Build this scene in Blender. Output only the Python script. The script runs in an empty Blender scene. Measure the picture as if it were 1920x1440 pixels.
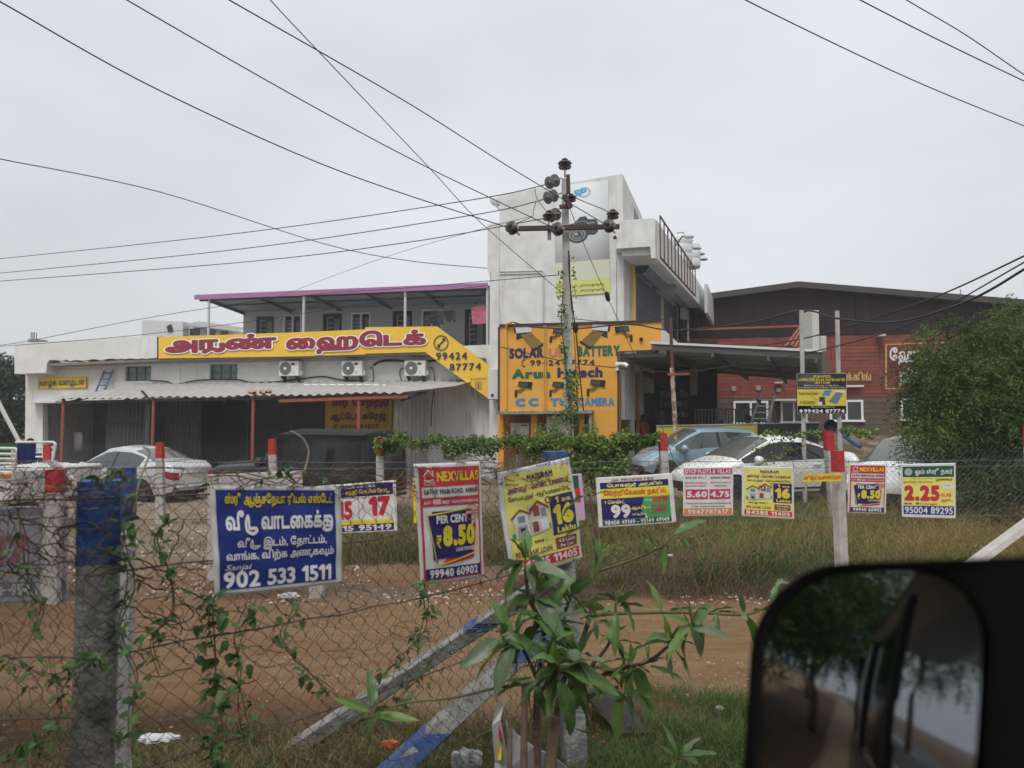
import bpy, bmesh, math, random
import numpy as np
from mathutils import Vector, Matrix
from mathutils.geometry import tessellate_polygon
R = math.radians
random.seed(7); NR = np.random.default_rng(11)
sc = bpy.context.scene
COL = sc.collection
# ------------------------------------------------------------------ camera
FPX = 1340.0
CAM = Vector((0, 0, 1.95)); PITCH = 2.99
cd = bpy.data.cameras.new('camera'); cam = bpy.data.objects.new('camera', cd); COL.objects.link(cam)
cam.location = CAM; cam.rotation_euler = (R(90 + PITCH), 0, 0)
cd.lens = 24; cd.sensor_width = 24 * 1920 / FPX; cd.clip_start = .05; cd.clip_end = 2000
cd.dof.use_dof = True; cd.dof.focus_distance = 9.0; cd.dof.aperture_fstop = 3.1
sc.camera = cam
# ------------------------------------------------------------------ world, overcast
SUN_EL, SUN_AZ = 58, 200
w = bpy.data.worlds.new('World'); sc.world = w; w.use_nodes = True
nt = w.node_tree; nt.nodes.clear()
out = nt.nodes.new('ShaderNodeOutputWorld'); bg = nt.nodes.new('ShaderNodeBackground')
sky = nt.nodes.new('ShaderNodeTexSky'); sky.sky_type = 'NISHITA'; sky.sun_disc = False
sky.sun_elevation = R(SUN_EL); sky.sun_rotation = R(SUN_AZ); sky.dust_density = 6; sky.air_density = 1.5
hs = nt.nodes.new('ShaderNodeHueSaturation'); hs.inputs['Saturation'].default_value = .12
tc = nt.nodes.new('ShaderNodeTexCoord'); sp = nt.nodes.new('ShaderNodeSeparateXYZ')
rmp = nt.nodes.new('ShaderNodeValToRGB')
e = rmp.color_ramp.elements
e[0].position = 0; e[0].color = (4.2, 4.3, 4.48, 1)
e[1].position = 1; e[1].color = (7.2, 7.4, 7.7, 1)
x_ = rmp.color_ramp.elements.new(.12); x_.color = (4.75, 4.87, 5.08, 1)
x_ = rmp.color_ramp.elements.new(.45); x_.color = (5.0, 5.15, 5.45, 1)
noi = nt.nodes.new('ShaderNodeTexNoise'); noi.inputs['Scale'].default_value = 1.3; noi.inputs['Detail'].default_value = 4
mp = nt.nodes.new('ShaderNodeMapping'); mp.inputs['Scale'].default_value = (1, 1, 2.2)
mr = nt.nodes.new('ShaderNodeMapRange'); mr.inputs[1].default_value = .3; mr.inputs[2].default_value = .7; mr.inputs[3].default_value = .82; mr.inputs[4].default_value = 1.12
mul = nt.nodes.new('ShaderNodeVectorMath'); mul.operation = 'SCALE'
mix = nt.nodes.new('ShaderNodeMixRGB'); mix.inputs[0].default_value = .88
L = nt.links.new
L(tc.outputs['Generated'], sp.inputs[0]); L(sp.outputs['Z'], rmp.inputs[0])
L(tc.outputs['Generated'], mp.inputs[0]); L(mp.outputs[0], noi.inputs['Vector']); L(noi.outputs['Fac'], mr.inputs[0])
L(rmp.outputs[0], mul.inputs[0]); L(mr.outputs[0], mul.inputs['Scale'])
L(sky.outputs[0], hs.inputs['Color']); L(hs.outputs[0], mix.inputs[1]); L(mul.outputs[0], mix.inputs[2])
L(mix.outputs[0], bg.inputs[0]); bg.inputs[1].default_value = .12; L(bg.outputs[0], out.inputs[0])
sl = bpy.data.lights.new('sun', 'SUN'); so = bpy.data.objects.new('sun', sl); COL.objects.link(so)
sl.energy = 1.5; sl.angle = R(25); sl.color = (1, .97, .92); so.location = (0, -20, 40)
sd = Vector((math.sin(R(SUN_AZ)) * math.cos(R(SUN_EL)), math.cos(R(SUN_AZ)) * math.cos(R(SUN_EL)), math.sin(R(SUN_EL))))
so.rotation_euler = sd.to_track_quat('Z', 'Y').to_euler()
vs = sc.view_settings; vs.view_transform = 'Standard'; vs.look = 'None'; vs.exposure = .40; vs.gamma = 1; vs.use_curve_mapping = False
# ------------------------------------------------------------------ pixel to world
_rm = Matrix.Rotation(R(90 + PITCH), 3, 'X')
def ray(px, py): return _rm @ Vector(((px - 960) / FPX, -(py - 720) / FPX, -1))
def at(px, py, Y):
    d = ray(px, py); return CAM + d * (Y / d.y)
def ss(a, b, x):
    t = min(1, max(0, (x - a) / (b - a))); return t * t * (3 - 2 * t)
def gz(x, y):
    z = -.15 * ss(-2, -8, x) * ss(12, 18, y) + ss(0, 4, x) * (.10 * ss(12, 16, y) + .28 * ss(17, 21, y)) + 1.0 * ss(24, 31, y) * ss(5, 10, x)
    z += .07 * ss(8.3, 9.6, y) * ss(12.8, 10.5, y)
    z += -.12 * ss(2.6, 3.6, y) * ss(5.2, 4.4, y) * ss(-1, 1, x) * 0
    return z
class Frame:
    """vertical plane: u runs along it, n points away from the viewer"""
    def __init__(s, o, ang):
        a = R(ang); s.o = Vector((o[0], o[1], 0)); s.u = Vector((math.cos(a), math.sin(a), 0)); s.n = Vector((-math.sin(a), math.cos(a), 0))
    def W(s, a, b, z): return s.o + s.u * a + s.n * b + Vector((0, 0, z))
    def az(s, px, py, b=0):
        d = ray(px, py); k = s.n.dot(s.o) + b; t = (k - s.n.dot(CAM)) / s.n.dot(d); p = CAM + d * t
        return s.u.dot(p - s.o), p.z
    def p(s, px, py, b=0):
        a, z = s.az(px, py, b); return s.W(a, b, z)
# ------------------------------------------------------------------ objects
def thing(name, label, cat, loc=(0, 0, 0), rz=0, group=None, kind=None):
    o = bpy.data.objects.new(name, None); COL.objects.link(o); o.location = loc; o.rotation_euler = (0, 0, rz)
    o.empty_display_size = .1; o['label'] = label; o['category'] = cat
    if group: o['group'] = group
    if kind: o['kind'] = kind
    return o
def copy_tree(o, loc=None, rz=None, label=None, group=None):
    def cp(q, par):
        c = q.copy(); COL.objects.link(c)
        if par: c.parent = par
        for ch in list(q.children): cp(ch, c)
        return c
    c = cp(o, None)
    if loc is not None: c.location = loc
    if rz is not None: c.rotation_euler = (0, 0, rz)
    if label: c['label'] = label
    if group: c['group'] = group
    return c
def rootloc(par):
    v = Vector((0, 0, 0))
    while par is not None: v = v + par.location; par = par.parent
    return v
def link_mesh(name, verts, faces, mat, parent=None, smooth=False, local=False, mats=None, mi=None):
    me = bpy.data.meshes.new(name)
    if parent is not None and not local:
        rl = rootloc(parent)
        if isinstance(verts, np.ndarray): verts = verts - np.array(rl)
        else: verts = [(v[0] - rl.x, v[1] - rl.y, v[2] - rl.z) for v in verts]
    if isinstance(verts, np.ndarray): verts = verts.tolist()
    if isinstance(faces, np.ndarray): faces = faces.tolist()
    me.from_pydata([tuple(v) for v in verts], [], faces)
    if mats:
        for m in mats: me.materials.append(m)
        me.polygons.foreach_set('material_index', mi)
    else: me.materials.append(mat)
    if smooth: me.polygons.foreach_set('use_smooth', [True] * len(me.polygons))
    me.update()
    o = bpy.data.objects.new(name, me); COL.objects.link(o)
    if parent is not None: o.parent = parent
    return o
class MB:
    def __init__(s): s.v = []; s.f = []
    def poly(s, pts):
        i = len(s.v); s.v += [tuple(p) for p in pts]; s.f.append(tuple(range(i, i + len(pts)))); return s
    def hexa(s, p):   # 8 points: bottom 4, top 4
        i = len(s.v); s.v += [tuple(q) for q in p]
        for f in ((3, 2, 1, 0), (4, 5, 6, 7), (0, 1, 5, 4), (1, 2, 6, 5), (2, 3, 7, 6), (3, 0, 4, 7)): s.f.append(tuple(i + k for k in f))
        return s
    def box(s, x0, x1, y0, y1, z0, z1):
        return s.hexa([(x0, y0, z0), (x1, y0, z0), (x1, y1, z0), (x0, y1, z0), (x0, y0, z1), (x1, y0, z1), (x1, y1, z1), (x0, y1, z1)])
    def fbox(s, F, a0, a1, b0, b1, z0, z1):
        return s.hexa([F.W(a, b, z) for z in (z0, z1) for a, b in ((a0, b0), (a1, b0), (a1, b1), (a0, b1))])
    def pxbox(s, F, x0, y0, x1, y1, b0, b1, ref=None):
        ref = b0 if ref is None else ref
        a0 = F.az(x0, (y0 + y1) / 2, ref)[0]; a1 = F.az(x1, (y0 + y1) / 2, ref)[0]; xm = (x0 + x1) / 2
        return s.fbox(F, a0, a1, b0, b1, F.az(xm, y1, ref)[1], F.az(xm, y0, ref)[1])
    def prism(s, F, pix, b0, b1, ref=None):
        ref = b0 if ref is None else ref
        return s.aprism(F, [F.az(x, y, ref) for x, y in pix], b0, b1)
    def aprism(s, F, az, b0, b1, holes=(), reveal=0):
        area = sum(az[i][0] * az[(i + 1) % len(az)][1] - az[(i + 1) % len(az)][0] * az[i][1] for i in range(len(az)))
        if area < 0: az = az[::-1]
        loops = [az] + [list(h) for h in holes]
        tris = tessellate_polygon([[Vector((a, z, 0)) for a, z in lp] for lp in loops])
        flat = [q for lp in loops for q in lp]; n = len(flat)
        for b in (b0, b1):
            i = len(s.v); s.v += [tuple(F.W(a, b, z)) for a, z in flat]
            for t in tris: s.f.append(tuple(i + k for k in t))
        i = len(s.v) - 2 * n; k0 = 0
        for lp in loops:
            m = len(lp)
            for k in range(m):
                a_, c_ = i + k0 + k, i + k0 + (k + 1) % m; s.f.append((a_, c_, c_ + n, a_ + n))
            k0 += m
        return s
    def tube(s, pts, r, n=6, r1=None, caps=True):
        pts = [Vector(p) for p in pts]; r1 = r if r1 is None else r1; m = len(pts); i0 = len(s.v); prev = None
        for k, p in enumerate(pts):
            t = (pts[min(k + 1, m - 1)] - pts[max(k - 1, 0)])
            if t.length < 1e-9: t = Vector((0, 0, 1))
            t.normalize()
            if prev is None:
                a = Vector((0, 0, 1)) if abs(t.z) < .9 else Vector((1, 0, 0)); u = t.cross(a).normalized()
            else:
                u = prev - t * prev.dot(t); u = u.normalized() if u.length > 1e-6 else t.orthogonal().normalized()
            prev = u; v = t.cross(u); rr = r + (r1 - r) * k / max(1, m - 1)
            for j in range(n):
                q = p + (u * math.cos(2 * math.pi * j / n) + v * math.sin(2 * math.pi * j / n)) * rr; s.v.append(tuple(q))
        for k in range(m - 1):
            for j in range(n):
                a = i0 + k * n + j; b = i0 + k * n + (j + 1) % n; s.f.append((a, b, b + n, a + n))
        if caps and n > 2:
            s.f.append(tuple(i0 + j for j in range(n - 1, -1, -1))); s.f.append(tuple(i0 + (m - 1) * n + j for j in range(n)))
        return s
    def lathe(s, prof, c=(0, 0, 0), axis=(0, 0, 1), n=16):
        c = Vector(c); ax = Vector(axis).normalized(); u = ax.orthogonal().normalized(); v = ax.cross(u); i0 = len(s.v); m = len(prof)
        for r, h in prof:
            for j in range(n):
                t = 2 * math.pi * j / n; s.v.append(tuple(c + ax * h + (u * math.cos(t) + v * math.sin(t)) * max(r, 1e-4)))
        for k in range(m - 1):
            for j in range(n):
                a = i0 + k * n + j; b = i0 + k * n + (j + 1) % n; s.f.append((a, b, b + n, a + n))
        s.f.append(tuple(i0 + j for j in range(n - 1, -1, -1))); s.f.append(tuple(i0 + (m - 1) * n + j for j in range(n)))
        return s
    def rotbox(s, c, ux, uy, uz, hx, hy, hz):
        c = Vector(c); ux, uy, uz = Vector(ux) * hx, Vector(uy) * hy, Vector(uz) * hz
        return s.hexa([c + ux * i + uy * j + uz * k for k in (-1, 1) for i, j in ((-1, -1), (1, -1), (1, 1), (-1, 1))])
    def beam(s, p, q, wd, ht=None):
        p, q = Vector(p), Vector(q); t = (q - p); l = t.length; t.normalize(); ht = wd if ht is None else ht
        a = Vector((0, 0, 1)) if abs(t.z) < .95 else Vector((0, 1, 0)); u = t.cross(a).normalized(); v = u.cross(t)
        return s.rotbox((p + q) / 2, t, u, v, l / 2, wd / 2, ht / 2)
    def build(s, name, mat, parent=None, smooth=False, local=False, bevel=0):
        o = link_mesh(name, s.v, s.f, mat, parent, smooth, local)
        if bevel:
            bm = bmesh.new(); bm.from_mesh(o.data); bmesh.ops.remove_doubles(bm, verts=bm.verts, dist=1e-5)
            ed = [e_ for e_ in bm.edges if len(e_.link_faces) == 2 and e_.calc_face_angle(0) > .6]
            bmesh.ops.bevel(bm, geom=ed, offset=bevel, segments=1, affect='EDGES'); bm.to_mesh(o.data); bm.free()
        return o
# ------------------------------------------------------------------ materials
_M = {}
def M(name, c, rough=.8, c2=None, scale=3, amt=.5, bump=0, bscale=30, metal=0, streak=0, sc_=(.35, .33, .3), spec=.3, trans=0, coat=0, lo=.35, hi=.65):
    if name in _M: return _M[name]
    m = bpy.data.materials.new(name); m.use_nodes = True; t = m.node_tree; b = t.nodes['Principled BSDF']
    b.inputs['Base Color'].default_value = (*c, 1); b.inputs['Roughness'].default_value = rough; b.inputs['Metallic'].default_value = metal
    b.inputs['Specular IOR Level'].default_value = spec
    if coat: b.inputs['Coat Weight'].default_value = coat; b.inputs['Coat Roughness'].default_value = .06
    if trans: b.inputs['Subsurface Weight'].default_value = 0
    tc = t.nodes.new('ShaderNodeTexCoord'); lk = t.links.new; last = None
    def noise(scl, det=5, vec=None, rg=.6):
        n = t.nodes.new('ShaderNodeTexNoise'); n.inputs['Scale'].default_value = scl; n.inputs['Detail'].default_value = det; n.inputs['Roughness'].default_value = rg
        lk(vec if vec else tc.outputs['Object'], n.inputs['Vector']); return n
    def mr(src, a, bb, lo_, hi_):
        r = t.nodes.new('ShaderNodeMapRange'); lk(src, r.inputs[0])
        for i, q in enumerate((a, bb, lo_, hi_)): r.inputs[i + 1].default_value = q
        return r.outputs[0]
    def mx(f, a, bb):
        q = t.nodes.new('ShaderNodeMixRGB'); lk(f, q.inputs[0])
        for i, s_ in ((1, a), (2, bb)):
            if isinstance(s_, tuple): q.inputs[i].default_value = (*s_, 1)
            else: lk(s_, q.inputs[i])
        return q.outputs[0]
    if c2 is not None:
        last = mx(mr(noise(scale).outputs['Fac'], lo, hi, 0, amt), tuple(c), tuple(c2))
    if streak:
        mp_ = t.nodes.new('ShaderNodeMapping'); mp_.inputs['Scale'].default_value = (2.2, 2.2, .22); lk(tc.outputs['Object'], mp_.inputs[0])
        n1 = noise(1.6, 8, mp_.outputs[0], .7); n2 = noise(.35, 4)
        ml = t.nodes.new('ShaderNodeMath'); ml.operation = 'MULTIPLY'; lk(mr(n1.outputs['Fac'], .5, .75, 0, 1), ml.inputs[0]); lk(mr(n2.outputs['Fac'], .42, .68, 0, streak), ml.inputs[1])
        last = mx(ml.outputs[0], last if last else tuple(c), sc_)
    if last: lk(last, b.inputs['Base Color'])
    if bump:
        n = noise(bscale, 6); bp = t.nodes.new('ShaderNodeBump'); bp.inputs['Strength'].default_value = bump; bp.inputs['Distance'].default_value = .02
        lk(n.outputs['Fac'], bp.inputs['Height']); lk(bp.outputs[0], b.inputs['Normal'])
    _M[name] = m; return m
def leafmat(name, cols, rough=.55, trans=.25, spec=.3):
    """foliage colour per leaf from the mesh attribute 'tint' (0..1)"""
    m = bpy.data.materials.new(name); m.use_nodes = True; t = m.node_tree; b = t.nodes['Principled BSDF']; lk = t.links.new
    at_ = t.nodes.new('ShaderNodeAttribute'); at_.attribute_name = 'tint'; r = t.nodes.new('ShaderNodeValToRGB')
    el = r.color_ramp.elements
    while len(el) < len(cols): el.new(.5)
    for i, cc in enumerate(cols): el[i].position = i / (len(cols) - 1); el[i].color = (*cc, 1)
    lk(at_.outputs['Fac'], r.inputs[0]); lk(r.outputs[0], b.inputs['Base Color'])
    b.inputs['Roughness'].default_value = rough; b.inputs['Specular IOR Level'].default_value = spec
    tr = t.nodes.new('ShaderNodeBsdfTranslucent'); lk(r.outputs[0], tr.inputs[0]); ms = t.nodes.new('ShaderNodeMixShader'); ms.inputs[0].default_value = trans
    lk(b.outputs[0], ms.inputs[1]); lk(tr.outputs[0], ms.inputs[2]); lk(ms.outputs[0], t.nodes['Material Output'].inputs[0])
    return m
def tinted(name, V, Fc, tint, mat, parent=None, smooth=False, kind=None):
    o = link_mesh(name, V, Fc, mat, parent, smooth)
    at_ = o.data.attributes.new('tint', 'FLOAT', 'POINT'); at_.data.foreach_set('value', np.asarray(tint, dtype=np.float32))
    if kind: o['kind'] = kind
    return o
white_wall = M('white_painted_plaster', (.70, .71, .70), .85, (.58, .585, .57), 1.6, .75, .35, 8, streak=.95)
white_wall2 = M('weathered_white_plaster', (.71, .72, .71), .88, (.50, .50, .48), 2.2, .55, .3, 9, streak=1.0, sc_=(.25, .25, .24))
grey_wall = M('grey_plaster', (.42, .43, .42), .88, (.36, .37, .36), 1.5, .6, .2, 10)
beige_wall = M('cream_plaster', (.55, .54, .48), .88, (.48, .46, .4), 1.5, .6, .2, 10)
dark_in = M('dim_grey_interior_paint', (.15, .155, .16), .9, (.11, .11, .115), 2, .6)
black = M('black_paint', (.012, .012, .013), .5)
charcoal = M('charcoal_metal', (.035, .035, .04), .55, (.05, .045, .045), 6, .5)
steel = M('galvanised_steel', (.42, .43, .44), .45, (.3, .3, .31), 8, .6, metal=.6)
roofsheet = M('weathered_cement_sheet', (.40, .39, .37), .9, (.27, .26, .24), 3, .7, .3, 30, streak=.6, sc_=(.2, .17, .13))
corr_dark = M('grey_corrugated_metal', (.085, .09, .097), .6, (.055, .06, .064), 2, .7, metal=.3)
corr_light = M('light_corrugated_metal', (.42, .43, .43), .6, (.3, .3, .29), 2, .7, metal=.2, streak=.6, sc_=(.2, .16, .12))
redpipe = M('red_oxide_pipe', (.33, .09, .055), .7, (.22, .07, .05), 9, .6)
rust = M('rusty_white_steel', (.5, .46, .42), .8, (.22, .075, .03), 7, .95, lo=.42, hi=.55)
purple = M('mauve_fascia_sheet', (.37, .17, .33), .55, (.30, .14, .28), 1.2, .6)
signyel = M('yellow_signboard', (.82, .53, .06), .6, (.74, .45, .05), 1.5, .5)
orangewall = M('orange_yellow_paint', (.72, .375, .065), .75, (.64, .31, .04), 1.1, .6, .2, 12, streak=.35, sc_=(.35, .2, .06))
maroon = M('maroon_letter_paint', (.27, .035, .06), .6, (.23, .03, .05), 5, .5)
letwhite = M('white_letter', (.80, .80, .82), .6)
navy = M('navy_letter_paint', (.035, .03, .10), .7)
green_l = M('green_letter_paint', (.02, .12, .07), .7)
salmon = M('faded_pink_letter_paint', (.55, .20, .12), .75)
brown_l = M('dark_brown_letter_paint', (.07, .035, .03), .7)
blue_l = M('blue_letter_paint', (.05, .22, .42), .7)
glass = M('dark_window_glass', (.03, .038, .04), .08, spec=.6)
winwhite = M('white_window_frame', (.72, .72, .72), .5)
doorblue = M('dark_blue_painted_door', (.045, .045, .075), .5)
redclad = M('red_brown_wood_cladding', (.22, .055, .036), .7, (.14, .04, .03), 4, .8, .15, 40)
browclad = M('brown_slate_cladding', (.13, .095, .075), .8, (.07, .05, .04), 3, .8, .4, 25)
darkroof = M('dark_brown_roof_sheet', (.030, .018, .022), .75, (.024, .015, .018), 2, .5, spec=.08)
concrete = M('weathered_concrete', (.30, .30, .285), .92, (.12, .12, .11), 9, .8, .8, 45, lo=.4, hi=.6)
concrete_l = M('pale_concrete', (.50, .49, .47), .92, (.36, .35, .33), 8, .7, .5, 40)
bluepaint = M('chipped_blue_paint', (.025, .07, .23), .75, (.09, .11, .15), 14, .8, .5, 40, lo=.46, hi=.6)
redpaint = M('chipped_red_paint', (.42, .03, .03), .75, (.30, .05, .05), 18, .6, .3, 40)
wire_m = M('rusty_fence_wire', (.085, .058, .045), .75, (.15, .13, .12), 20, .6, metal=.2)
galv_wire = M('dull_galvanised_wire', (.15, .15, .15), .6, (.09, .08, .07), 20, .6, metal=.3)
cable = M('black_cable', (.02, .02, .022), .6)
porcelain = M('dark_brown_porcelain', (.028, .017, .02), .3, spec=.5)
greypor = M('grey_porcelain', (.14, .13, .14), .35, spec=.5)
bark = M('grey_brown_bark', (.16, .12, .09), .9, (.08, .06, .045), 14, .7, .6, 40)
stemg = M('green_brown_stem', (.12, .12, .05), .8, (.10, .06, .04), 10, .7)
# ------------------------------------------------------------------ lettering: glyph outlines -> signed distance -> clean flat polygons
_fc = bpy.data.curves.new('glyph_source', 'FONT'); _fc.fill_mode = 'NONE'; _fc.resolution_u = 3; _fc.size = 1.0
_fo = bpy.data.objects.new('glyph_source', _fc); COL.objects.link(_fo)
_seg = {}
def segs(ch):
    if ch in _seg: return _seg[ch]
    _fc.body = ch; bpy.context.view_layer.update()
    dg = bpy.context.evaluated_depsgraph_get(); me = _fo.evaluated_get(dg).to_mesh()
    v = np.array([q.co[:2] for q in me.vertices]); e_ = np.array([q.vertices[:] for q in me.edges])
    r = (v[e_[:, 0]], v[e_[:, 1]]) if len(e_) else None
    _seg[ch] = r; return r
def sdist(px, py, A, B):
    d = B - A; l2 = np.maximum((d ** 2).sum(1), 1e-12)
    ax = px[:, None] - A[None, :, 0]; ay = py[:, None] - A[None, :, 1]
    t = np.clip((ax * d[:, 0] + ay * d[:, 1]) / l2, 0, 1)
    return np.sqrt(((ax - t * d[:, 0]) ** 2 + (ay - t * d[:, 1]) ** 2).min(1))
def winding(px, py, A, B):
    y0 = A[None, :, 1]; y1 = B[None, :, 1]; P = py[:, None]; X = px[:, None]
    up = (y0 <= P) & (y1 > P); dn = (y0 > P) & (y1 <= P)
    t = (P - y0) / np.where(np.abs(y1 - y0) < 1e-12, 1e-12, y1 - y0); xi = A[None, :, 0] + t * (B[None, :, 0] - A[None, :, 0])
    return ((up & (xi > X)).astype(int) - (dn & (xi > X)).astype(int)).sum(1)
def arcpts(pts, n=5):
    """smooth polyline through pts"""
    P = [np.array(p, float) for p in pts]; o = []
    for i in range(len(P) - 1):
        p0 = P[max(i - 1, 0)]; p1 = P[i]; p2 = P[i + 1]; p3 = P[min(i + 2, len(P) - 1)]
        for k in range(n):
            t = k / n; o.append(.5 * ((2 * p1) + (-p0 + p2) * t + (2 * p0 - 5 * p1 + 4 * p2 - p3) * t * t + (-p0 + 3 * p1 - 3 * p2 + p3) * t ** 3))
    o.append(P[-1]); return np.array(o)
U_, UU_, PU_, IS_, IIS_ = '\u0bc1', '\u0bc2', '\u0bcd', '\u0bbf', '\u0bc0'
UNDER = set('கடமழள')
_gc = {}
def glyph(cl, bold, q):
    """cluster: base char + optional marks. returns verts2d, faces, (x0,x1)"""
    key = (cl, round(bold, 4), q)
    if key in _gc: return _gc[key]
    base = cl[0]; s0 = segs(base)
    if s0 is None: _gc[key] = None; return None
    A, B = s0; x0, x1 = min(A[:, 0].min(), B[:, 0].min()), max(A[:, 0].max(), B[:, 0].max())
    WA, WB = [A], [B]; strokes = []; hw = .045
    if base == '1': strokes.append(np.array([(x0 + .02, A[:, 1].max() - .03), (x0 - .12, A[:, 1].max() - .15)])); x0 -= .15
    if '\u0b80' <= base <= '\u0bff': ytop = .62
    for mk in cl[1:]:
        if mk == PU_:
            d = segs(PU_)
            if d is not None:
                a, b = d; cx = (x0 + x1) / 2; off = np.array([cx - (a[:, 0].min() + a[:, 0].max()) / 2, 0.0]); WA.append(a + off); WB.append(b + off)
        elif mk in (U_, UU_):
            yt = A[:, 1].max()
            if base in UNDER:
                st = arcpts([(x1 - .03, .02), (x1 + .08, .12), (x1 + .13, .0), (x1 + .02, -.17), ((x0 + x1) / 2, -.2), (x0 + .05, -.12)])
                if base == 'ட': st = arcpts([(x1 - .02, .03), (x1 + .05, -.08), ((x0 + x1) / 2, -.21), (x0 - .12, -.08), (x0 - .19, .2), (x0 - .12, .48), (x0 - .0, yt + .06)])
                if base == 'க': st = arcpts([(x1 - .05, yt - .04), (x1 + .08, yt - .12), (x1 + .12, .12), (x1 + .02, -.12), ((x0 + x1) / 2, -.19), (x0 + .03, -.1)])
                x1 += .14 if base != 'ட' else .04
                if base == 'ட': x0 -= .2
            elif base == 'ர':
                st = arcpts([(x1 - .05, .0), (x1 + .04, -.10), (x1 + .15, -.06), (x1 + .2, .12), (x1 + .19, .3)]); x1 += .2
            else:
                st = arcpts([(x1 - .03, .05), (x1 - .03, -.14), (x1 + .06, -.2), (x1 + .15, -.12), (x1 + .15, .1)]); x1 += .16
            strokes.append(st)
            if mk == UU_:
                strokes.append(arcpts([(x1 - .02, .1), (x1 + .02, .3), (x1 + .12, .3), (x1 + .13, .1), (x1 + .04, .04)])); x1 += .14
        elif mk in (IS_, IIS_):
            a, b = segs(mk); off = np.array([x1 - a[:, 0].min() - (.06 if mk == IS_ else .06), 0.0]); WA.append(a + off); WB.append(b + off); x1 = max(x1, (a + off)[:, 0].max())
    A = np.concatenate(WA); B = np.concatenate(WB)
    h = 1.0 / q; pad = bold + 1.5 * h
    sx = [s_[:, 0].min() for s_ in strokes] + [A[:, 0].min()]; ex = [s_[:, 0].max() for s_ in strokes] + [A[:, 0].max()]
    sy = [s_[:, 1].min() for s_ in strokes] + [A[:, 1].min()]; ey = [s_[:, 1].max() for s_ in strokes] + [A[:, 1].max()]
    X0, X1, Y0, Y1 = min(sx) - pad - hw, max(ex) + pad + hw, min(sy) - pad - hw, max(ey) + pad + hw
    nx = int((X1 - X0) / h) + 2; ny = int((Y1 - Y0) / h) + 2
    gx = X0 + np.arange(nx) * h; gy = Y0 + np.arange(ny) * h; GX, GY = np.meshgrid(gx, gy); fx, fy = GX.ravel(), GY.ravel()
    wn = winding(fx, fy, A, B) != 0; d = sdist(fx, fy, A, B)
    f = np.where(wn, -np.maximum(d, h * .3), d) - bold
    for s_ in strokes: f = np.minimum(f, sdist(fx, fy, s_[:-1], s_[1:]) - hw - bold)
    f = f.reshape(ny, nx); f[np.abs(f) < 1e-6] = 1e-6
    vs_, fs_ = [], []
    ins = f < 0
    for j in range(ny - 1):
        i = 0
        while i < nx - 1:
            c = (ins[j, i], ins[j, i + 1], ins[j + 1, i + 1], ins[j + 1, i])
            if not any(c): i += 1; continue
            if all(c):
                k = i
                while k + 1 < nx - 1 and ins[j, k + 2] and ins[j + 1, k + 2]: k += 1
                n0 = len(vs_); vs_ += [(gx[i], gy[j]), (gx[k + 1], gy[j]), (gx[k + 1], gy[j + 1]), (gx[i], gy[j + 1])]; fs_.append((n0, n0 + 1, n0 + 2, n0 + 3)); i = k + 1; continue
            cs = ((i, j), (i + 1, j), (i + 1, j + 1), (i, j + 1)); pl = []
            for k in range(4):
                a = cs[k]; b = cs[(k + 1) % 4]; fa = f[a[1], a[0]]; fb = f[b[1], b[0]]
                if fa < 0: pl.append((gx[a[0]], gy[a[1]]))
                if (fa < 0) != (fb < 0):
                    t = fa / (fa - fb); pl.append((gx[a[0]] + (gx[b[0]] - gx[a[0]]) * t, gy[a[1]] + (gy[b[1]] - gy[a[1]]) * t))
            if len(pl) >= 3:
                n0 = len(vs_); vs_ += pl; fs_.append(tuple(range(n0, n0 + len(pl))))
            i += 1
    r = (np.array(vs_), fs_, x0, x1); _gc[key] = r; return r
def visual(s):
    o = []
    for ch in s:
        if ch in 'ெேை' and o: c = o.pop(); o += [ch, c]
        elif ch in 'ொோ' and o: c = o.pop(); o += ['ெ' if ch == 'ொ' else 'ே', c, 'ா']
        else: o.append(ch)
    return ''.join(o)
def layout(s, bold, q, gap=.07, gb=None):
    s = visual(s); gb = bold if gb is None else gb; bold = bold * .75; gap = gap + gb * 1.05
    cl = []; 
    for ch in s:
        if cl and ch in (PU_, U_, UU_, IS_, IIS_) and cl[-1] != ' ': cl[-1] += ch
        else: cl.append(ch)
    V, Fc, x, n = [], [], 0.0, 0
    for c in cl:
        if c == ' ': x += .3; continue
        g = glyph(c, bold, q)
        if g is None: x += .3; continue
        v, f, x0, x1 = g
        V.append(v + np.array([x - x0, 0])); Fc += [tuple(k + n for k in t) for t in f]; n += len(v); x += x1 - x0 + gap
    return np.concatenate(V), Fc
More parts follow.
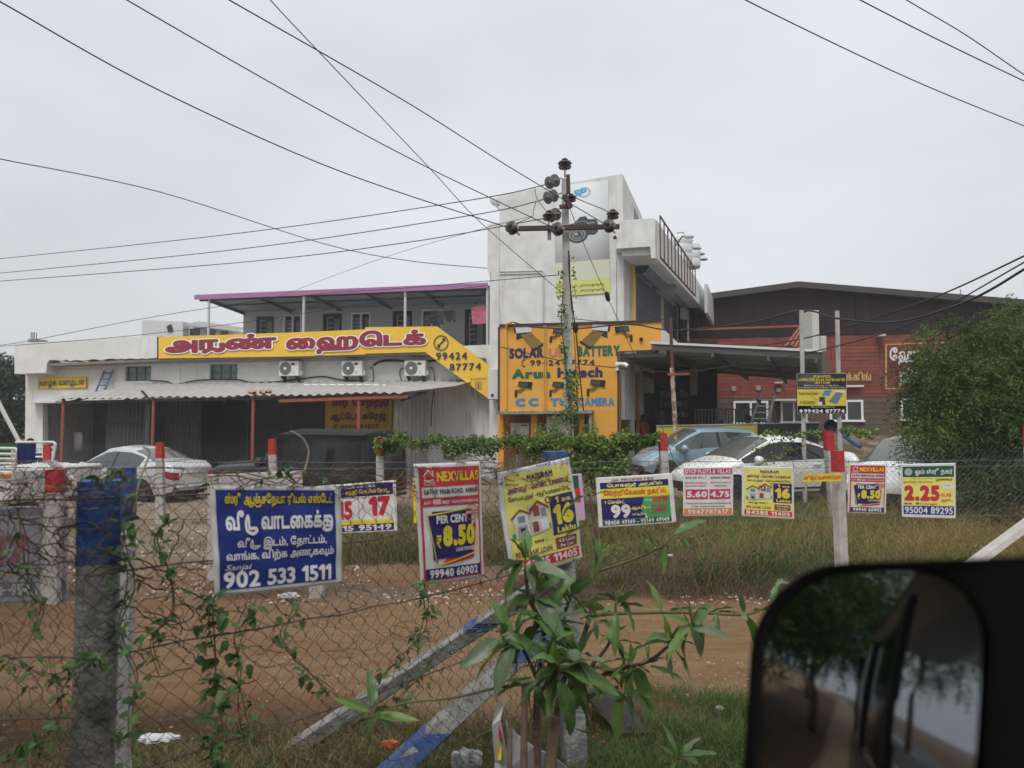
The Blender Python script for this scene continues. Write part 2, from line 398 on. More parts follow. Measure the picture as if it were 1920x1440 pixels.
class Panel:
    """four world corners TL,TR,BR,BL; u right, v down; sag = shape of cloth"""
    def __init__(s, c, off=.003, sag=None):
        s.c = [Vector(q) for q in c]; s.n = (s.c[3] - s.c[0]).cross(s.c[1] - s.c[0]).normalized()
        if s.n.dot(CAM - s.c[0]) < 0: s.n = -s.n
        s.off = off; s.sag = sag
    def W(s, u, v, lay=0):
        a, b, c, d = s.c; p = (a * (1 - u) + b * u) * (1 - v) + (d * (1 - u) + c * u) * v
        k = s.off * lay
        if s.sag: k += s.sag(u, v)
        return p + s.n * k
    def sheet(s, name, mat, parent, nu=10, nv=10, thick=.004, edge=None):
        V, Fc = [], []
        for side in (0, 1):
            for j in range(nv + 1):
                for i in range(nu + 1):
                    u, v = i / nu, j / nv
                    if edge: u2, v2 = edge(u, v)
                    else: u2, v2 = u, v
                    V.append(s.W(u2, v2, 0) - s.n * thick * side)
        m = (nu + 1) * (nv + 1)
        for j in range(nv):
            for i in range(nu):
                a = j * (nu + 1) + i; Fc.append((a, a + nu + 1, a + nu + 2, a + 1)); Fc.append((a + m, a + 1 + m, a + nu + 2 + m, a + nu + 1 + m))
        rim = [i for i in range(nu + 1)] + [j * (nu + 1) + nu for j in range(1, nv + 1)] + [nv * (nu + 1) + i for i in range(nu - 1, -1, -1)] + [j * (nu + 1) for j in range(nv - 1, 0, -1)]
        for k in range(len(rim)):
            a, b = rim[k], rim[(k + 1) % len(rim)]; Fc.append((a, b, b + m, a + m))
        return link_mesh(name, V, Fc, mat, parent, smooth=True)
    def rect(s, u0, v0, u1, v1, mat, parent, lay=1, name='printed_band', n=8):
        m = MB(); n = max(n, 18) if s.sag else 2
        for i in range(n):
            for j in range(n):
                a, b = u0 + (u1 - u0) * i / n, u0 + (u1 - u0) * (i + 1) / n; c, d = v0 + (v1 - v0) * j / n, v0 + (v1 - v0) * (j + 1) / n
                m.poly([s.W(a, d, lay), s.W(b, d, lay), s.W(b, c, lay), s.W(a, c, lay)])
        return m.build(name, mat, parent)
    def shape(s, pts, mat, parent, lay=1, name='printed_shape'):
        tr = tessellate_polygon([[Vector((a, b, 0)) for a, b in pts]]); T = [tuple(pts[i] for i in t) for t in tr]
        if s.sag:
            big = max(p[0] for p in pts) - min(p[0] for p in pts) > .15
            for _ in range(3 if big else 1):
                N = []
                for a, b, c in T:
                    h = lambda p, q: ((p[0] + q[0]) / 2, (p[1] + q[1]) / 2); ab, bc, ca = h(a, b), h(b, c), h(c, a); N += [(a, ab, ca), (ab, b, bc), (ca, bc, c), (ab, bc, ca)]
                T = N
        V = [s.W(u, v, lay) for t in T for u, v in t]
        return link_mesh(name, V, [(3 * i, 3 * i + 1, 3 * i + 2) for i in range(len(T))], mat, parent)
    def ring(s, cu, cv, ru, rv, mat, parent, lay=1, w=.15, name='printed_ring', n=24):
        m = MB(); r2 = 1 - w
        for k in range(n):
            t0, t1 = 2 * math.pi * k / n, 2 * math.pi * (k + 1) / n
            P = lambda r, t: s.W(cu + ru * r * math.cos(t), cv + rv * r * math.sin(t), lay)
            m.poly([P(1, t0), P(1, t1), P(r2, t1), P(r2, t0)]) if w < 1 else m.poly([P(1, t0), P(1, t1), s.W(cu, cv, lay)])
        return m.build(name, mat, parent)
    def line(s, pts, wd, mat, parent, lay=1, name='printed_line'):
        m = MB()
        if s.sag: pts = [(a + (c - a) * k / 10, b + (d - b) * k / 10) for (a, b), (c, d) in zip(pts, pts[1:]) for k in range(10)] + [pts[-1]]
        for (a, b), (c, d) in zip(pts, pts[1:]):
            dx, dy = c - a, d - b; l = math.hypot(dx, dy) or 1; nx_, ny_ = -dy / l * wd / 2, dx / l * wd / 2
            m.poly([s.W(a + nx_, b + ny_, lay), s.W(c + nx_, d + ny_, lay), s.W(c - nx_, d - ny_, lay), s.W(a - nx_, b - ny_, lay)])
        return m.build(name, mat, parent)
    def text(s, t, u0, v0, u1, v1, mat, parent, bold=.03, lay=2, q=22, gap=.07, shear=0, outline=None, ow=.05, rot=0, name='lettering', gb=None):
        if outline is not None:
            bx = s.text(t, u0, v0, u1, v1, outline, parent, bold + ow, lay - .5, q, gap, shear, None, 0, rot, 'letter_outline_print', bold)
        V, Fc = layout(t, bold, q, gap, gb)
        if outline is not None:
            V2, _ = layout(t, bold + ow, q, gap, bold); mn, mxx = V2.min(0), V2.max(0)
        elif name == 'letter_outline_print': mn, mxx = V.min(0), V.max(0)
        else: mn, mxx = V.min(0), V.max(0)
        U = (V - mn) / (mxx - mn); U[:, 0] += shear * (U[:, 1] - .5)
        out_ = []
        for a, b in U:
            u = u0 + (u1 - u0) * a; v = v1 + (v0 - v1) * b
            if rot: v -= rot * (a - .5)
            out_.append(s.W(u, v, lay))
        return link_mesh(name, out_, Fc, mat, parent)
# ================================================================== GROUND
def build_ground():
    xs = np.concatenate([np.linspace(-400, -30, 14), np.linspace(-28, 28, 170), np.linspace(30, 400, 14)])
    ys = np.concatenate([np.linspace(-300, -22, 10), np.linspace(-20, 1.4, 20), np.linspace(1.6, 12, 90), np.linspace(12.3, 40, 90), np.linspace(45, 900, 14)])
    V, Fc = [], []
    for y in ys:
        for x in xs:
            z = gz(x, y)
            near = 1 if 1.5 < y < 22 and abs(x) < 20 else 0
            z += near * (.022 * math.sin(x * 3.1 + y * 1.7) * math.sin(y * 2.3 - x * .9) + .012 * math.sin(x * 9.3 + 2) * math.sin(y * 8.1))
            if 5.0 < y < 8.0:  # wheel ruts of the track
                for r in (5.75, 7.15): z -= .035 * math.exp(-((y - r - .12 * math.sin(x * .6)) / .16) ** 2)
            V.append((x, y, z))
    nx = len(xs)
    for j in range(len(ys) - 1):
        for i in range(nx - 1):
            a = j * nx + i; Fc.append((a, a + 1, a + nx + 1, a + nx))
    m = bpy.data.materials.new('sandy_soil'); m.use_nodes = True; t = m.node_tree; b = t.nodes['Principled BSDF']; lk = t.links.new
    b.inputs['Roughness'].default_value = .95; b.inputs['Specular IOR Level'].default_value = .1
    tc = t.nodes.new('ShaderNodeTexCoord'); sp = t.nodes.new('ShaderNodeSeparateXYZ'); lk(tc.outputs['Object'], sp.inputs[0])
    def noise(scl, det=6, rg=.65, msc=(1, 1, 1)):
        mp_ = t.nodes.new('ShaderNodeMapping'); mp_.inputs['Scale'].default_value = msc; lk(tc.outputs['Object'], mp_.inputs[0])
        n = t.nodes.new('ShaderNodeTexNoise'); n.inputs['Scale'].default_value = scl; n.inputs['Detail'].default_value = det; n.inputs['Roughness'].default_value = rg; lk(mp_.outputs[0], n.inputs['Vector']); return n.outputs['Fac']
    def mr(src, a, bb, lo=0., hi=1.):
        r = t.nodes.new('ShaderNodeMapRange'); lk(src, r.inputs[0])
        for i, q in enumerate((a, bb, lo, hi)): r.inputs[i + 1].default_value = q
        return r.outputs[0]
    def ma(op, a, bb):
        q = t.nodes.new('ShaderNodeMath'); q.operation = op
        for i, s_ in ((0, a), (1, bb)):
            if isinstance(s_, (int, float)): q.inputs[i].default_value = s_
            else: lk(s_, q.inputs[i])
        return q.outputs[0]
    def mx(f, a, bb):
        q = t.nodes.new('ShaderNodeMixRGB'); lk(f, q.inputs[0])
        for i, s_ in ((1, a), (2, bb)):
            if isinstance(s_, tuple): q.inputs[i].default_value = (*s_, 1)
            else: lk(s_, q.inputs[i])
        return q.outputs[0]
    yy = ma('ADD', sp.outputs['Y'], ma('MULTIPLY', ma('SUBTRACT', noise(.35, 3), .5), 2.4))
    sand = mx(mr(noise(1.1), .35, .68), (.32, .24, .165), (.45, .365, .27))
    red = mx(mr(noise(1.8), .35, .65), (.31, .14, .065), (.40, .225, .12))
    trk = mx(mr(noise(2.2, 5, .6, (.35, 2.5, 1)), .4, .65), (.36, .215, .115), (.45, .295, .175))
    isred = ma('MULTIPLY', mr(noise(.55, 4), .33, .55), mr(yy, 10.5, 8.6))
    base = mx(isred, sand, red)
    track = ma('MULTIPLY', mr(yy, 4.9, 5.5), mr(yy, 8.1, 7.5)); base = mx(track, base, trk)
    grassy = ma('MULTIPLY', mr(noise(.8, 4), .38, .56), mr(sp.outputs['X'], -2.5, 1.5)); grassy = ma('MULTIPLY', grassy, mr(yy, 8.6, 9.6))
    base = mx(grassy, base, (.12, .10, .055))
    nearg = mr(yy, 5.2, 4.5); base = mx(nearg, base, mx(mr(noise(2.5), .4, .6), (.085, .068, .036), (.13, .068, .038)))
    far = mr(sp.outputs['Y'], 60, 90); base = mx(far, base, (.10, .12, .06))
    vor = t.nodes.new('ShaderNodeTexVoronoi'); vor.inputs['Scale'].default_value = 14; lk(tc.outputs['Object'], vor.inputs['Vector'])
    base = mx(ma('MULTIPLY', mr(vor.outputs['Distance'], .16, .05), mr(noise(3), .5, .62)), base, (.50, .44, .36))
    base = mx(mr(noise(38, 8, .8), .46, .7, 0, .4), base, (.17, .10, .055)); base = mx(mr(noise(9, 8, .8), .5, .72, 0, .55), base, (.42, .31, .21))
    lk(base, b.inputs['Base Color'])
    bp = t.nodes.new('ShaderNodeBump'); bp.inputs['Strength'].default_value = 1.0; bp.inputs['Distance'].default_value = .06
    lk(ma('ADD', ma('ADD', noise(28, 8, .8), ma('MULTIPLY', noise(7, 6, .8), 1.1)), ma('MULTIPLY', noise(2.0, 4, .6, (.3, 3, 1)), .5)), bp.inputs['Height']); lk(bp.outputs[0], b.inputs['Normal'])
    o = link_mesh('ground', V, Fc, m, smooth=True); o['kind'] = 'structure'
    asph = M('asphalt', (.055, .055, .055), .9, (.08, .078, .075), 20, .6, .4, 120)
    o = MB().box(-150, 150, -8.4, -1.6, -.3, .25).build('road', asph); o['kind'] = 'structure'
    o = MB().hexa([(-150, -1.6, -.2), (150, -1.6, -.2), (150, 1.5, -.2), (-150, 1.5, -.2), (-150, -1.6, .2), (150, -1.6, .2), (150, .9, .16), (-150, .9, .16)]).build('road_shoulder', M('shoulder_soil', (.20, .12, .075), .95, (.13, .12, .06), 1.2, .8, .5, 30)); o['kind'] = 'structure'
    o = MB().box(-150, 150, -5.08, -4.93, .2, .254).build('road_centre_line', M('white_road_paint', (.6, .6, .58), .8)); o['kind'] = 'structure'
build_ground()
# ================================================================== BUILDINGS
TH = math.degrees(math.atan(.2))
F = Frame((0, 23.69), -TH)          # plane of the tower's front
def wall_holes(F, pix, b, thick, holes, mat, name, parent):
    az = [F.az(x, y, b) for x, y in pix]
    hs_ = []
    for (x0, y0, x1, y1) in holes:
        a0, z1 = F.az(x0, y0, b); a1, z0 = F.az(x1, y1, b); hs_.append([(a0, z0), (a1, z0), (a1, z1), (a0, z1)])
    m = MB(); m.aprism(F, az, b, b + thick, hs_); return m.build(name, mat, parent), hs_
def ground_z(F, px, b):
    p = F.p(px, 800, b); return gz(p.x, p.y)
# ---- left garage building
LB = 1.5
gar = thing('garage_building', 'long low white garage building with lean-to shed and upper floor under mauve-edged roof', 'building', F.p(480, 905, LB))
body, hs1 = wall_holes(F, [(48, 690), (937, 645), (937, 905), (610, 905), (610, 745), (80, 757), (80, 925), (46, 925)], LB, .25,
                       [(235, 687, 283, 714), (393, 683, 445, 712)], white_wall, 'wall', gar)
for (x0, y0, x1, y1) in ((235, 687, 283, 714), (393, 683, 445, 712)):
    a0, z1 = F.az(x0, y0, LB); a1, z0 = F.az(x1, y1, LB)
    wn = MB().fbox(F, a0, a1, LB + .16, LB + .2, z0, z1).build('window', M('blue_grey_window_glass', (.10, .14, .15), .2, (.22, .27, .27), 3, .9, spec=.6), gar)
    m = MB(); 
    for k in range(4): a = a0 + (a1 - a0) * k / 3; m.fbox(F, a - .025, a + .025, LB + .11, LB + .155, z0, z1)
    m.fbox(F, a0, a1, LB + .10, LB + .15, z0 - .02, z0 + .03); m.fbox(F, a0, a1, LB + .10, LB + .15, z1 - .03, z1 + .0); m.fbox(F, a0, a1, LB + .095, LB + .15, (z0 + z1) / 2 - .02, (z0 + z1) / 2 + .02)
    m.build('window_frame', M('grey_blue_frame', (.12, .15, .16), .6), wn)
m = MB(); rdr = random.Random(77)
for k in range(26):
    x = rdr.uniform(806, 906); y0 = rdr.choice([rdr.uniform(700, 730), rdr.uniform(770, 800)]); l_ = rdr.uniform(15, 75); w_ = rdr.uniform(.4, 1.3); b_ = LB - .004
    m.poly([F.p(x, y0, b_), F.p(x + w_, y0, b_), F.p(x + w_ * .6 + rdr.uniform(-1, 1), min(y0 + l_, 860), b_), F.p(x + w_ * .3, min(y0 + l_, 860), b_)])
o = m.build('drip_stain', M('grey_drip_stain', (.40, .395, .38), .9), gar); o['kind'] = 'stuff'
# shallow pilasters and string course
m = MB()
for x0, x1, y0, y1 in ((333, 337, 690, 722), (505, 530, 683, 720), (699, 704, 682, 722)): m.pxbox(F, x0, y0, x1, y1, LB - .03, LB - .001)
m.prism(F, [(48, 752), (104, 751), (104, 755), (48, 756)], LB - .45, LB - .002)
m.prism(F, [(180, 683), (520, 678), (905, 671), (905, 674), (520, 681), (180, 686)], LB - .04, LB - .0015)
m.build('plaster_band', white_wall, gar)
jag = [(27, 644), (297, 629), (297, 669.5)]
xs_ = np.linspace(290, 92, 26)
for k, x in enumerate(xs_): jag.append((float(x), 672 + (297 - x) * .02 + random.uniform(-1.4, 1.8)))
jag += [(88, 682), (86, 699), (27, 701)]
MB().prism(F, jag, LB - .6, LB - .02).build('parapet', white_wall, gar)
MB().prism(F, [(88, 681.5), (297, 672), (800, 660), (905, 670), (905, 674), (800, 665), (297, 677), (90, 686)], LB - .55, LB - .05, ref=LB - .6).build('broken_soffit_edge', M('broken_plaster', (.28, .27, .25), .95, (.16, .15, .14), 20, .8, .9, 30), gar)
MB().prism(F, [(297, 640), (560, 632), (800, 622), (924, 700), (924, 735), (800, 652), (297, 664)], LB - .5, LB - .03).build('parapet', white_wall, gar)
a0 = F.az(46, 757, LB)[0]; a1 = F.az(937, 757, LB)[0]; ztop = F.az(297, 640, LB)[1]; zb = 2.9
# terrace slab, side and back walls, interior
m = MB(); m.fbox(F, a0 + .02, a1, LB + .26, LB + 9, 4.15, 4.35); m.build('terrace_slab', grey_wall, gar)
m = MB(); m.fbox(F, a0 + .01, a0 + .24, LB + .26, LB + 9, -.3, 4.6); m.build('wall', white_wall, gar); MB().fbox(F, a0 + .3, a1, LB + 8.8, LB + 9, -.3, 4.14).build('wall', white_wall, gar)
ai = F.az(610, 757, LB)[0]
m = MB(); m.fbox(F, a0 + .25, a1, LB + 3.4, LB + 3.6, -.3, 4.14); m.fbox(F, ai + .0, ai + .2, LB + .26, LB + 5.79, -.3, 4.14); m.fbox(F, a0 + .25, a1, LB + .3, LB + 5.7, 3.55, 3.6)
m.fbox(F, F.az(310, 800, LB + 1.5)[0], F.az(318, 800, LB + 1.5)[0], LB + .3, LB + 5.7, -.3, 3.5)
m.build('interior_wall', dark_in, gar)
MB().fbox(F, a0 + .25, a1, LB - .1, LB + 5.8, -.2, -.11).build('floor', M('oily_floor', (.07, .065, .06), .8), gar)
# grey corrugated cladding under the shed, left bay
def corr(F, a0, a1, b, z0, z1, mat, name, parent, pitch=.2, amp=.03, zt=None):
    n = max(2, int((a1 - a0) / pitch)) * 4; V, Fc = [], []
    for i in range(n + 1):
        a = a0 + (a1 - a0) * i / n; bb = b + (0, amp, amp, 0)[i % 4]
        zz = z1 if zt is None else z1 + (zt - z1) * i / n
        V += [F.W(a, bb, z0), F.W(a, bb, zz)]
    for i in range(n): Fc.append((2 * i, 2 * i + 2, 2 * i + 3, 2 * i + 1))
    return link_mesh(name, V, Fc, mat, parent)
SB = LB - 1.2
aL = F.az(121, 800, SB)[0]; aM = F.az(312, 800, SB)[0]
k = 0
for i in range(6):
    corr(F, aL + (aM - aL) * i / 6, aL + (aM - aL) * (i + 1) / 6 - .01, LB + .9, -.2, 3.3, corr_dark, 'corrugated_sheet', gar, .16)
MB().fbox(F, aL, aM, LB + .8, LB + .86, 1.85, 1.95).build('cross_rail', charcoal, gar)
# upper storey
UB = LB + 4.2
doors = [(480, 593, 514), (605, 588, 641), (736, 583, 773), (871, 579, 912)]; wins = [(533, 592, 565), (660, 588, 694), (792, 582, 828)]
zfl = 4.36
hpx = [(x0, y, x1, F) for x0, y, x1 in doors + wins]
az = [F.az(x, y, UB) for x, y in ((457, 562), (919, 540))]; az = [(az[0][0], zfl), (az[1][0], zfl), az[1], az[0]]
holes = []
for x0, y, x1 in doors:
    aa, zt = F.az(x0, y, UB); ab, _ = F.az(x1, y, UB); holes.append([(aa, zfl + .03), (ab, zfl + .03), (ab, zt), (aa, zt)])
for x0, y, x1 in wins:
    aa, zt = F.az(x0, y, UB); ab, _ = F.az(x1, y, UB); holes.append([(aa, zt - 1.25), (ab, zt - 1.25), (ab, zt), (aa, zt)])
m = MB(); m.aprism(F, az, UB, UB + .2, holes); m.build('wall', grey_wall, gar); MB().fbox(F, az[0][0] + .0, az[0][0] + .2, UB + .21, UB + 4, zfl, az[3][1] - .02).build('wall', grey_wall, gar)
def az0(h): return h[0][0], h[1][0], h[0][1], h[2][1]
for i, h in enumerate(holes):
    x0, x1, z0, z1 = az0(h)
    if i < 4:
        d = MB().fbox(F, x0 + .002, x1 - .002, UB + .1, UB + .15, z0, z1 - .002).build('door', doorblue, gar)
        m = MB()
        for q in range(9): zz = z0 + .3 + (z1 - z0 - .5) * q / 8; m.fbox(F, x0 + (x1 - x0) * .2, x0 + (x1 - x0) * .5, UB + .08, UB + .095, zz, zz + .03)
        m.fbox(F, x0 + (x1 - x0) * .2, x0 + (x1 - x0) * .24, UB + .07, UB + .08, z0 + .2, z1 - .2)
        m.build('grille', M('pale_grille', (.35, .35, .36), .5), d)
        MB().fbox(F, x0 + (x1 - x0) * .55, x1 - (x1 - x0) * .16, UB + .085, UB + .098, z0 + .25, z1 - .22).build('door_panel', M('greenish_glass_panel', (.16, .17, .16), .3), d)
    else:
        wd = MB().fbox(F, x0 + .002, x1 - .002, UB + .1, UB + .14, z0, z1 - .002).build('window', glass, gar)
        m = MB(); t_ = .06
        for q in (x0 - .03, (x0 + x1) / 2 - .03, x1 - .03): m.fbox(F, q, q + t_, UB - .03, UB + .095, z0, z1)
        m.fbox(F, x0 - .03, x1 + .03, UB - .031, UB + .094, z1 - .03, z1 + .04); m.fbox(F, x0 - .03, x1 + .03, UB - .031, UB + .094, z0 - .04, z0 + .03); m.build('window_frame', winwhite, wd)
        m = MB()
        for q in range(6): zz = z0 + .15 + (z1 - z0 - .2) * q / 6; m.fbox(F, x0 + .03, (x0 + x1) / 2 - .04, UB + .06, UB + .08, zz, zz + .025)
        m.build('grille', M('pale_grille', (.35, .35, .36), .5), wd)
RB = LB + 1.2
ra = [F.az(x, y, RB) for x, y in ((365, 553), (916, 530))]
# roof as corrugated sheets with fascia
aw, ae = ra[0][0], ra[1][0]; zw, ze = ra[0][1], ra[1][1]
nsh = 13
for i in range(nsh):
    V, Fc = [], []; x0 = aw + (ae - aw) * i / nsh; x1 = aw + (ae - aw) * (i + 1) / nsh + .02; n = 20
    for k in range(n + 1):
        a = x0 + (x1 - x0) * k / n; z = zw + (ze - zw) * (a - aw) / (ae - aw) - .1 + (.02 if k % 4 in (1, 2) else 0)
        V += [F.W(a, RB + .03, z), F.W(a, UB + 1.5, z - .25)]
    for k in range(n): Fc.append((2 * k, 2 * k + 2, 2 * k + 3, 2 * k + 1))
    link_mesh('roof_sheet', V, Fc, M('grey_roof_sheet', (.25, .26, .28), .6), gar)
nf = 5
for i in range(nf):
    q0, q1 = i / nf, (i + 1) / nf - .001
    aa, ab = aw + (ae - aw) * q0, aw + (ae - aw) * q1; za, zc = zw + (ze - zw) * q0, zw + (ze - zw) * q1
    m = MB(); m.aprism(F, [(aa, za - .20), (ab, zc - .20), (ab, zc), (aa, za)], RB - .02, RB + .02); m.build('fascia', purple, gar)
m = MB()
for q in np.linspace(.03, .97, 6):
    a = aw + (ae - aw) * q; z = zw + (ze - zw) * q - .16; m.beam(F.W(a, RB + .05, z), F.W(a, UB, z - .18), .08, .10)
for b_ in (RB + .2, (RB + UB) / 2): m.beam(F.W(aw + .1, b_, zw - .2), F.W(ae, b_, ze - .2), .06, .08)
m.build('roof_beam', M('dark_grey_steel', (.10, .105, .12), .6), gar)
for px, y in ((392, 561), (570, 556), (760, 549), (914, 545)):
    p = F.p(px, y, RB + .1); MB().tube([(p.x, p.y, 4.2), (p.x, p.y, p.z + .1)], .055, 8).build('roof_post', M('silver_pipe', (.5, .51, .52), .5), gar)
for px, y in ((496, 573), (623, 571), (755, 568), (852, 560), (891, 565)):
    p = F.p(px, y, UB - .1); m = MB(); m.lathe([(.0, -.1), (.07, -.08), (.09, 0), (.03, .08), (.02, .2)], p, n=8); m.build('ceiling_lamp', charcoal, gar)
# shed roof
def shed():
    e0 = (104, 749); e1 = (757, 736); k0 = (250, 731); k1 = (818, 722)
    EB = LB - 3.2
    pe0, pe1 = F.az(*e0, EB), F.az(*e1, EB); n = 10; zbk = 3.42
    for i in range(n):
        V, Fc = [], []; st = 16
        for k in range(st + 1):
            q = (i + k / st) / n; a = pe0[0] + (pe1[0] - pe0[0]) * q; z = pe0[1] + (pe1[1] - pe0[1]) * q + .02 * math.sin(q * 23) ; c = .035 * math.cos(2 * math.pi * k / 4)
            sk = .9 * q
            V += [F.W(a, EB, z + c), F.W(a + .35 + sk, (EB + LB) / 2, (z + zbk) / 2 + c - .03), F.W(a + .8 + sk, LB - .01, zbk + c)]
        for k in range(st):
            for r in (0, 1): Fc.append((3 * k + r, 3 * k + 3 + r, 3 * k + 4 + r, 3 * k + 1 + r))
        link_mesh('roof_sheet', V, Fc, roofsheet, gar)
    m = MB(); m.beam(F.W(pe0[0] + .2, EB + .15, pe0[1] - .09), F.W(pe1[0] + .3, EB + .15, pe1[1] - .09), .06, .09)
    for q in np.linspace(.02, .99, 7):
        a = pe0[0] + (pe1[0] - pe0[0]) * q; m.beam(F.W(a, EB + .1, pe0[1] - .12), F.W(a + .5, LB, zbk - .12), .05, .07)
    m.build('roof_beam', charcoal, gar)
    m = MB(); a = F.az(600, 740, EB)[0]; m.beam(F.W(a - 1.5, EB + .1, 2.62), F.W(pe1[0] + .1, EB + .1, pe1[1] - .12), .07, .1); m.build('roof_beam', redpipe, gar)
    for px, l in ((119, 0), (288, 0), (475, 0), (673, 0)):
        a, z = F.az(px, 760, EB + .15); g = F.W(a, EB + .15, 0)
        MB().tube([(g.x, g.y, -.25), (g.x, g.y, pe0[1] + .02)], .055, 8).build('shed_post', redpipe, gar)
    for px in (466, 528):
        a, z = F.az(px, 760, LB - .5); g = F.W(a, LB - .5, 0); MB().tube([(g.x, g.y, -.25), (g.x, g.y, 3.2)], .04, 6).build('shed_post', charcoal, gar)
    # end wall of light corrugated metal
    aa = F.az(738, 760, EB + 1.0)[0]; ab = F.az(803, 760, LB - .3)[0]
    p0, p1 = F.W(aa, EB + 1.0, 0), F.W(ab, LB - .3, 0); d = (p1 - p0); Fr = Frame((p0.x, p0.y), math.degrees(math.atan2(d.y, d.x)))
    for i in range(4): corr(Fr, d.length * i / 4, d.length * (i + 1) / 4, 0, -.2, 2.8 + .12 * i, corr_light, 'corrugated_sheet', gar, .17, .035, zt=2.8 + .12 * (i + 1))
shed()
# ---- shop tower
tow = thing('shop_tower', 'white weathered two-storey shop building with tall stair tower and balcony band', 'building', F.p(1060, 880, 0))
S_ANG = 23.1
def sframe(corner, b0=0):  # receding side plane through a corner point
    return Frame((corner.x, corner.y), 90 - S_ANG)
m = MB(); m.prism(F, [(937, 365), (1155, 328), (1157, 880), (937, 880)], 0, .25)
m.build('tower_wall', white_wall2, tow)
pc = F.p(1155, 328, 0); S1 = sframe(pc)
# stair head side: sloping top, tall opening
def sp_(Fr, pts, b0=0): return [Fr.az(x, y, b0) for x, y in pts]
zt = pc.z
m = MB(); m.aprism(S1, [(0.005, 2.0), (2.8, 2.0), (2.8, zt - .66), (0.005, zt)], -.22, 0, [[(1.5, 6.2), (2.55, 6.2), (2.55, zt - .95), (1.5, zt - .62)]]); m.build('tower_wall', white_wall2, tow)
aL0 = F.az(937, 400, 0)[0]; aR0 = F.az(1155, 400, 0)[0]; zl = F.az(937, 365, 0)[1]
m = MB(); m.hexa([F.W(aL0, .25, zl - .3), F.W(aR0, .25, zt - .3), S1.W(2.7, .0, zt - .9), F.W(aL0, 4, zl - 1.1), F.W(aL0, .25, zl - .05), F.W(aR0, .25, zt - .05), S1.W(2.7, 0, zt - .66), F.W(aL0, 4, zl - .9)]); m.build('roof_slab', grey_wall, tow)
m = MB(); m.fbox(F, aL0, aL0 + .22, .26, 4.2, 4, zl - .9); m.fbox(F, aL0 + .3, aR0 + 1, 4, 4.2, 4, zl - 1.2); m.build('tower_wall', white_wall2, tow)
# left lower strip
m = MB(); m.prism(F, [(914, 421), (936.5, 417), (936.5, 880), (920, 880), (920, 512), (914, 508)], .35, .6); m.build('wall', white_wall2, tow)
al = F.az(914, 421, .35)[0]; m = MB(); m.fbox(F, al + .02, al + .24, .61, 6.5, 0, F.az(914, 421, .35)[1]); m.build('wall', white_wall2, tow)
# roof deck behind
MB().fbox(F, al + .25, aR0 + 2.0, 4.3, 11, 6.9, 7.1).build('roof_slab', grey_wall, tow)
# thin raised render joints
# balcony band front + side
BB = -.75
cB = F.p(1228, 409, BB); S2 = sframe(cB)
m = MB(); m.prism(F, [(1154, 414), (1228, 409), (1229, 484), (1221, 484), (1219, 462), (1156, 466)], BB, BB + .18)
m.build('balcony_parapet', white_wall2, tow)
aB0 = F.az(1154, 414, BB)[0]; m = MB(); m.fbox(F, aB0, aB0 + .16, BB + .18, 0, F.az(1154, 466, BB)[1], F.az(1154, 414, BB)[1]); m.build('balcony_parapet', white_wall2, tow)
zt2 = cB.z; zb2 = F.az(1228, 482, BB)[1]
sL = 12.0
m = MB(); m.aprism(S2, [(.19, zb2), (sL, zb2 - .15), (sL, zt2 - .55), (.19, zt2)], 0, .15); m.build('balcony_parapet', white_wall2, tow)
# soffit
SH = 1.55   # shutters set back from the band
pS = F.p(1190, 600, .9); S3 = sframe(pS)
q0 = F.W(aB0 + .16, BB + .18, zb2); 
m = MB(); z_ = zb2 + .12
m.hexa([F.W(aB0 + .17, BB + .19, z_), F.W(F.az(1226, 470, BB)[0], BB + .19, z_), S2.W(sL, .16, z_ - .12), S3.W(sL, .4, z_ - .12), F.W(aB0 + .17, BB + .19, z_ + .6), F.W(F.az(1226, 470, BB)[0], BB + .19, z_ + .6), S2.W(sL, .16, z_), S3.W(sL, .4, z_)])
m.build('soffit', white_wall, tow)
m = MB(); m.prism(F, [(1157.5, 463), (1191, 461), (1191, 615), (1157.5, 615)], .7, .9); m.build('wall', beige_wall, tow)
m = MB(); m.prism(F, [(1186, 490), (1190.5, 490), (1190.5, 606), (1186, 606)], .66, .698, ref=.7); m.build('corner_stripe', signyel, tow)
def s3z(px, py): return S3.az(px, py, 0)
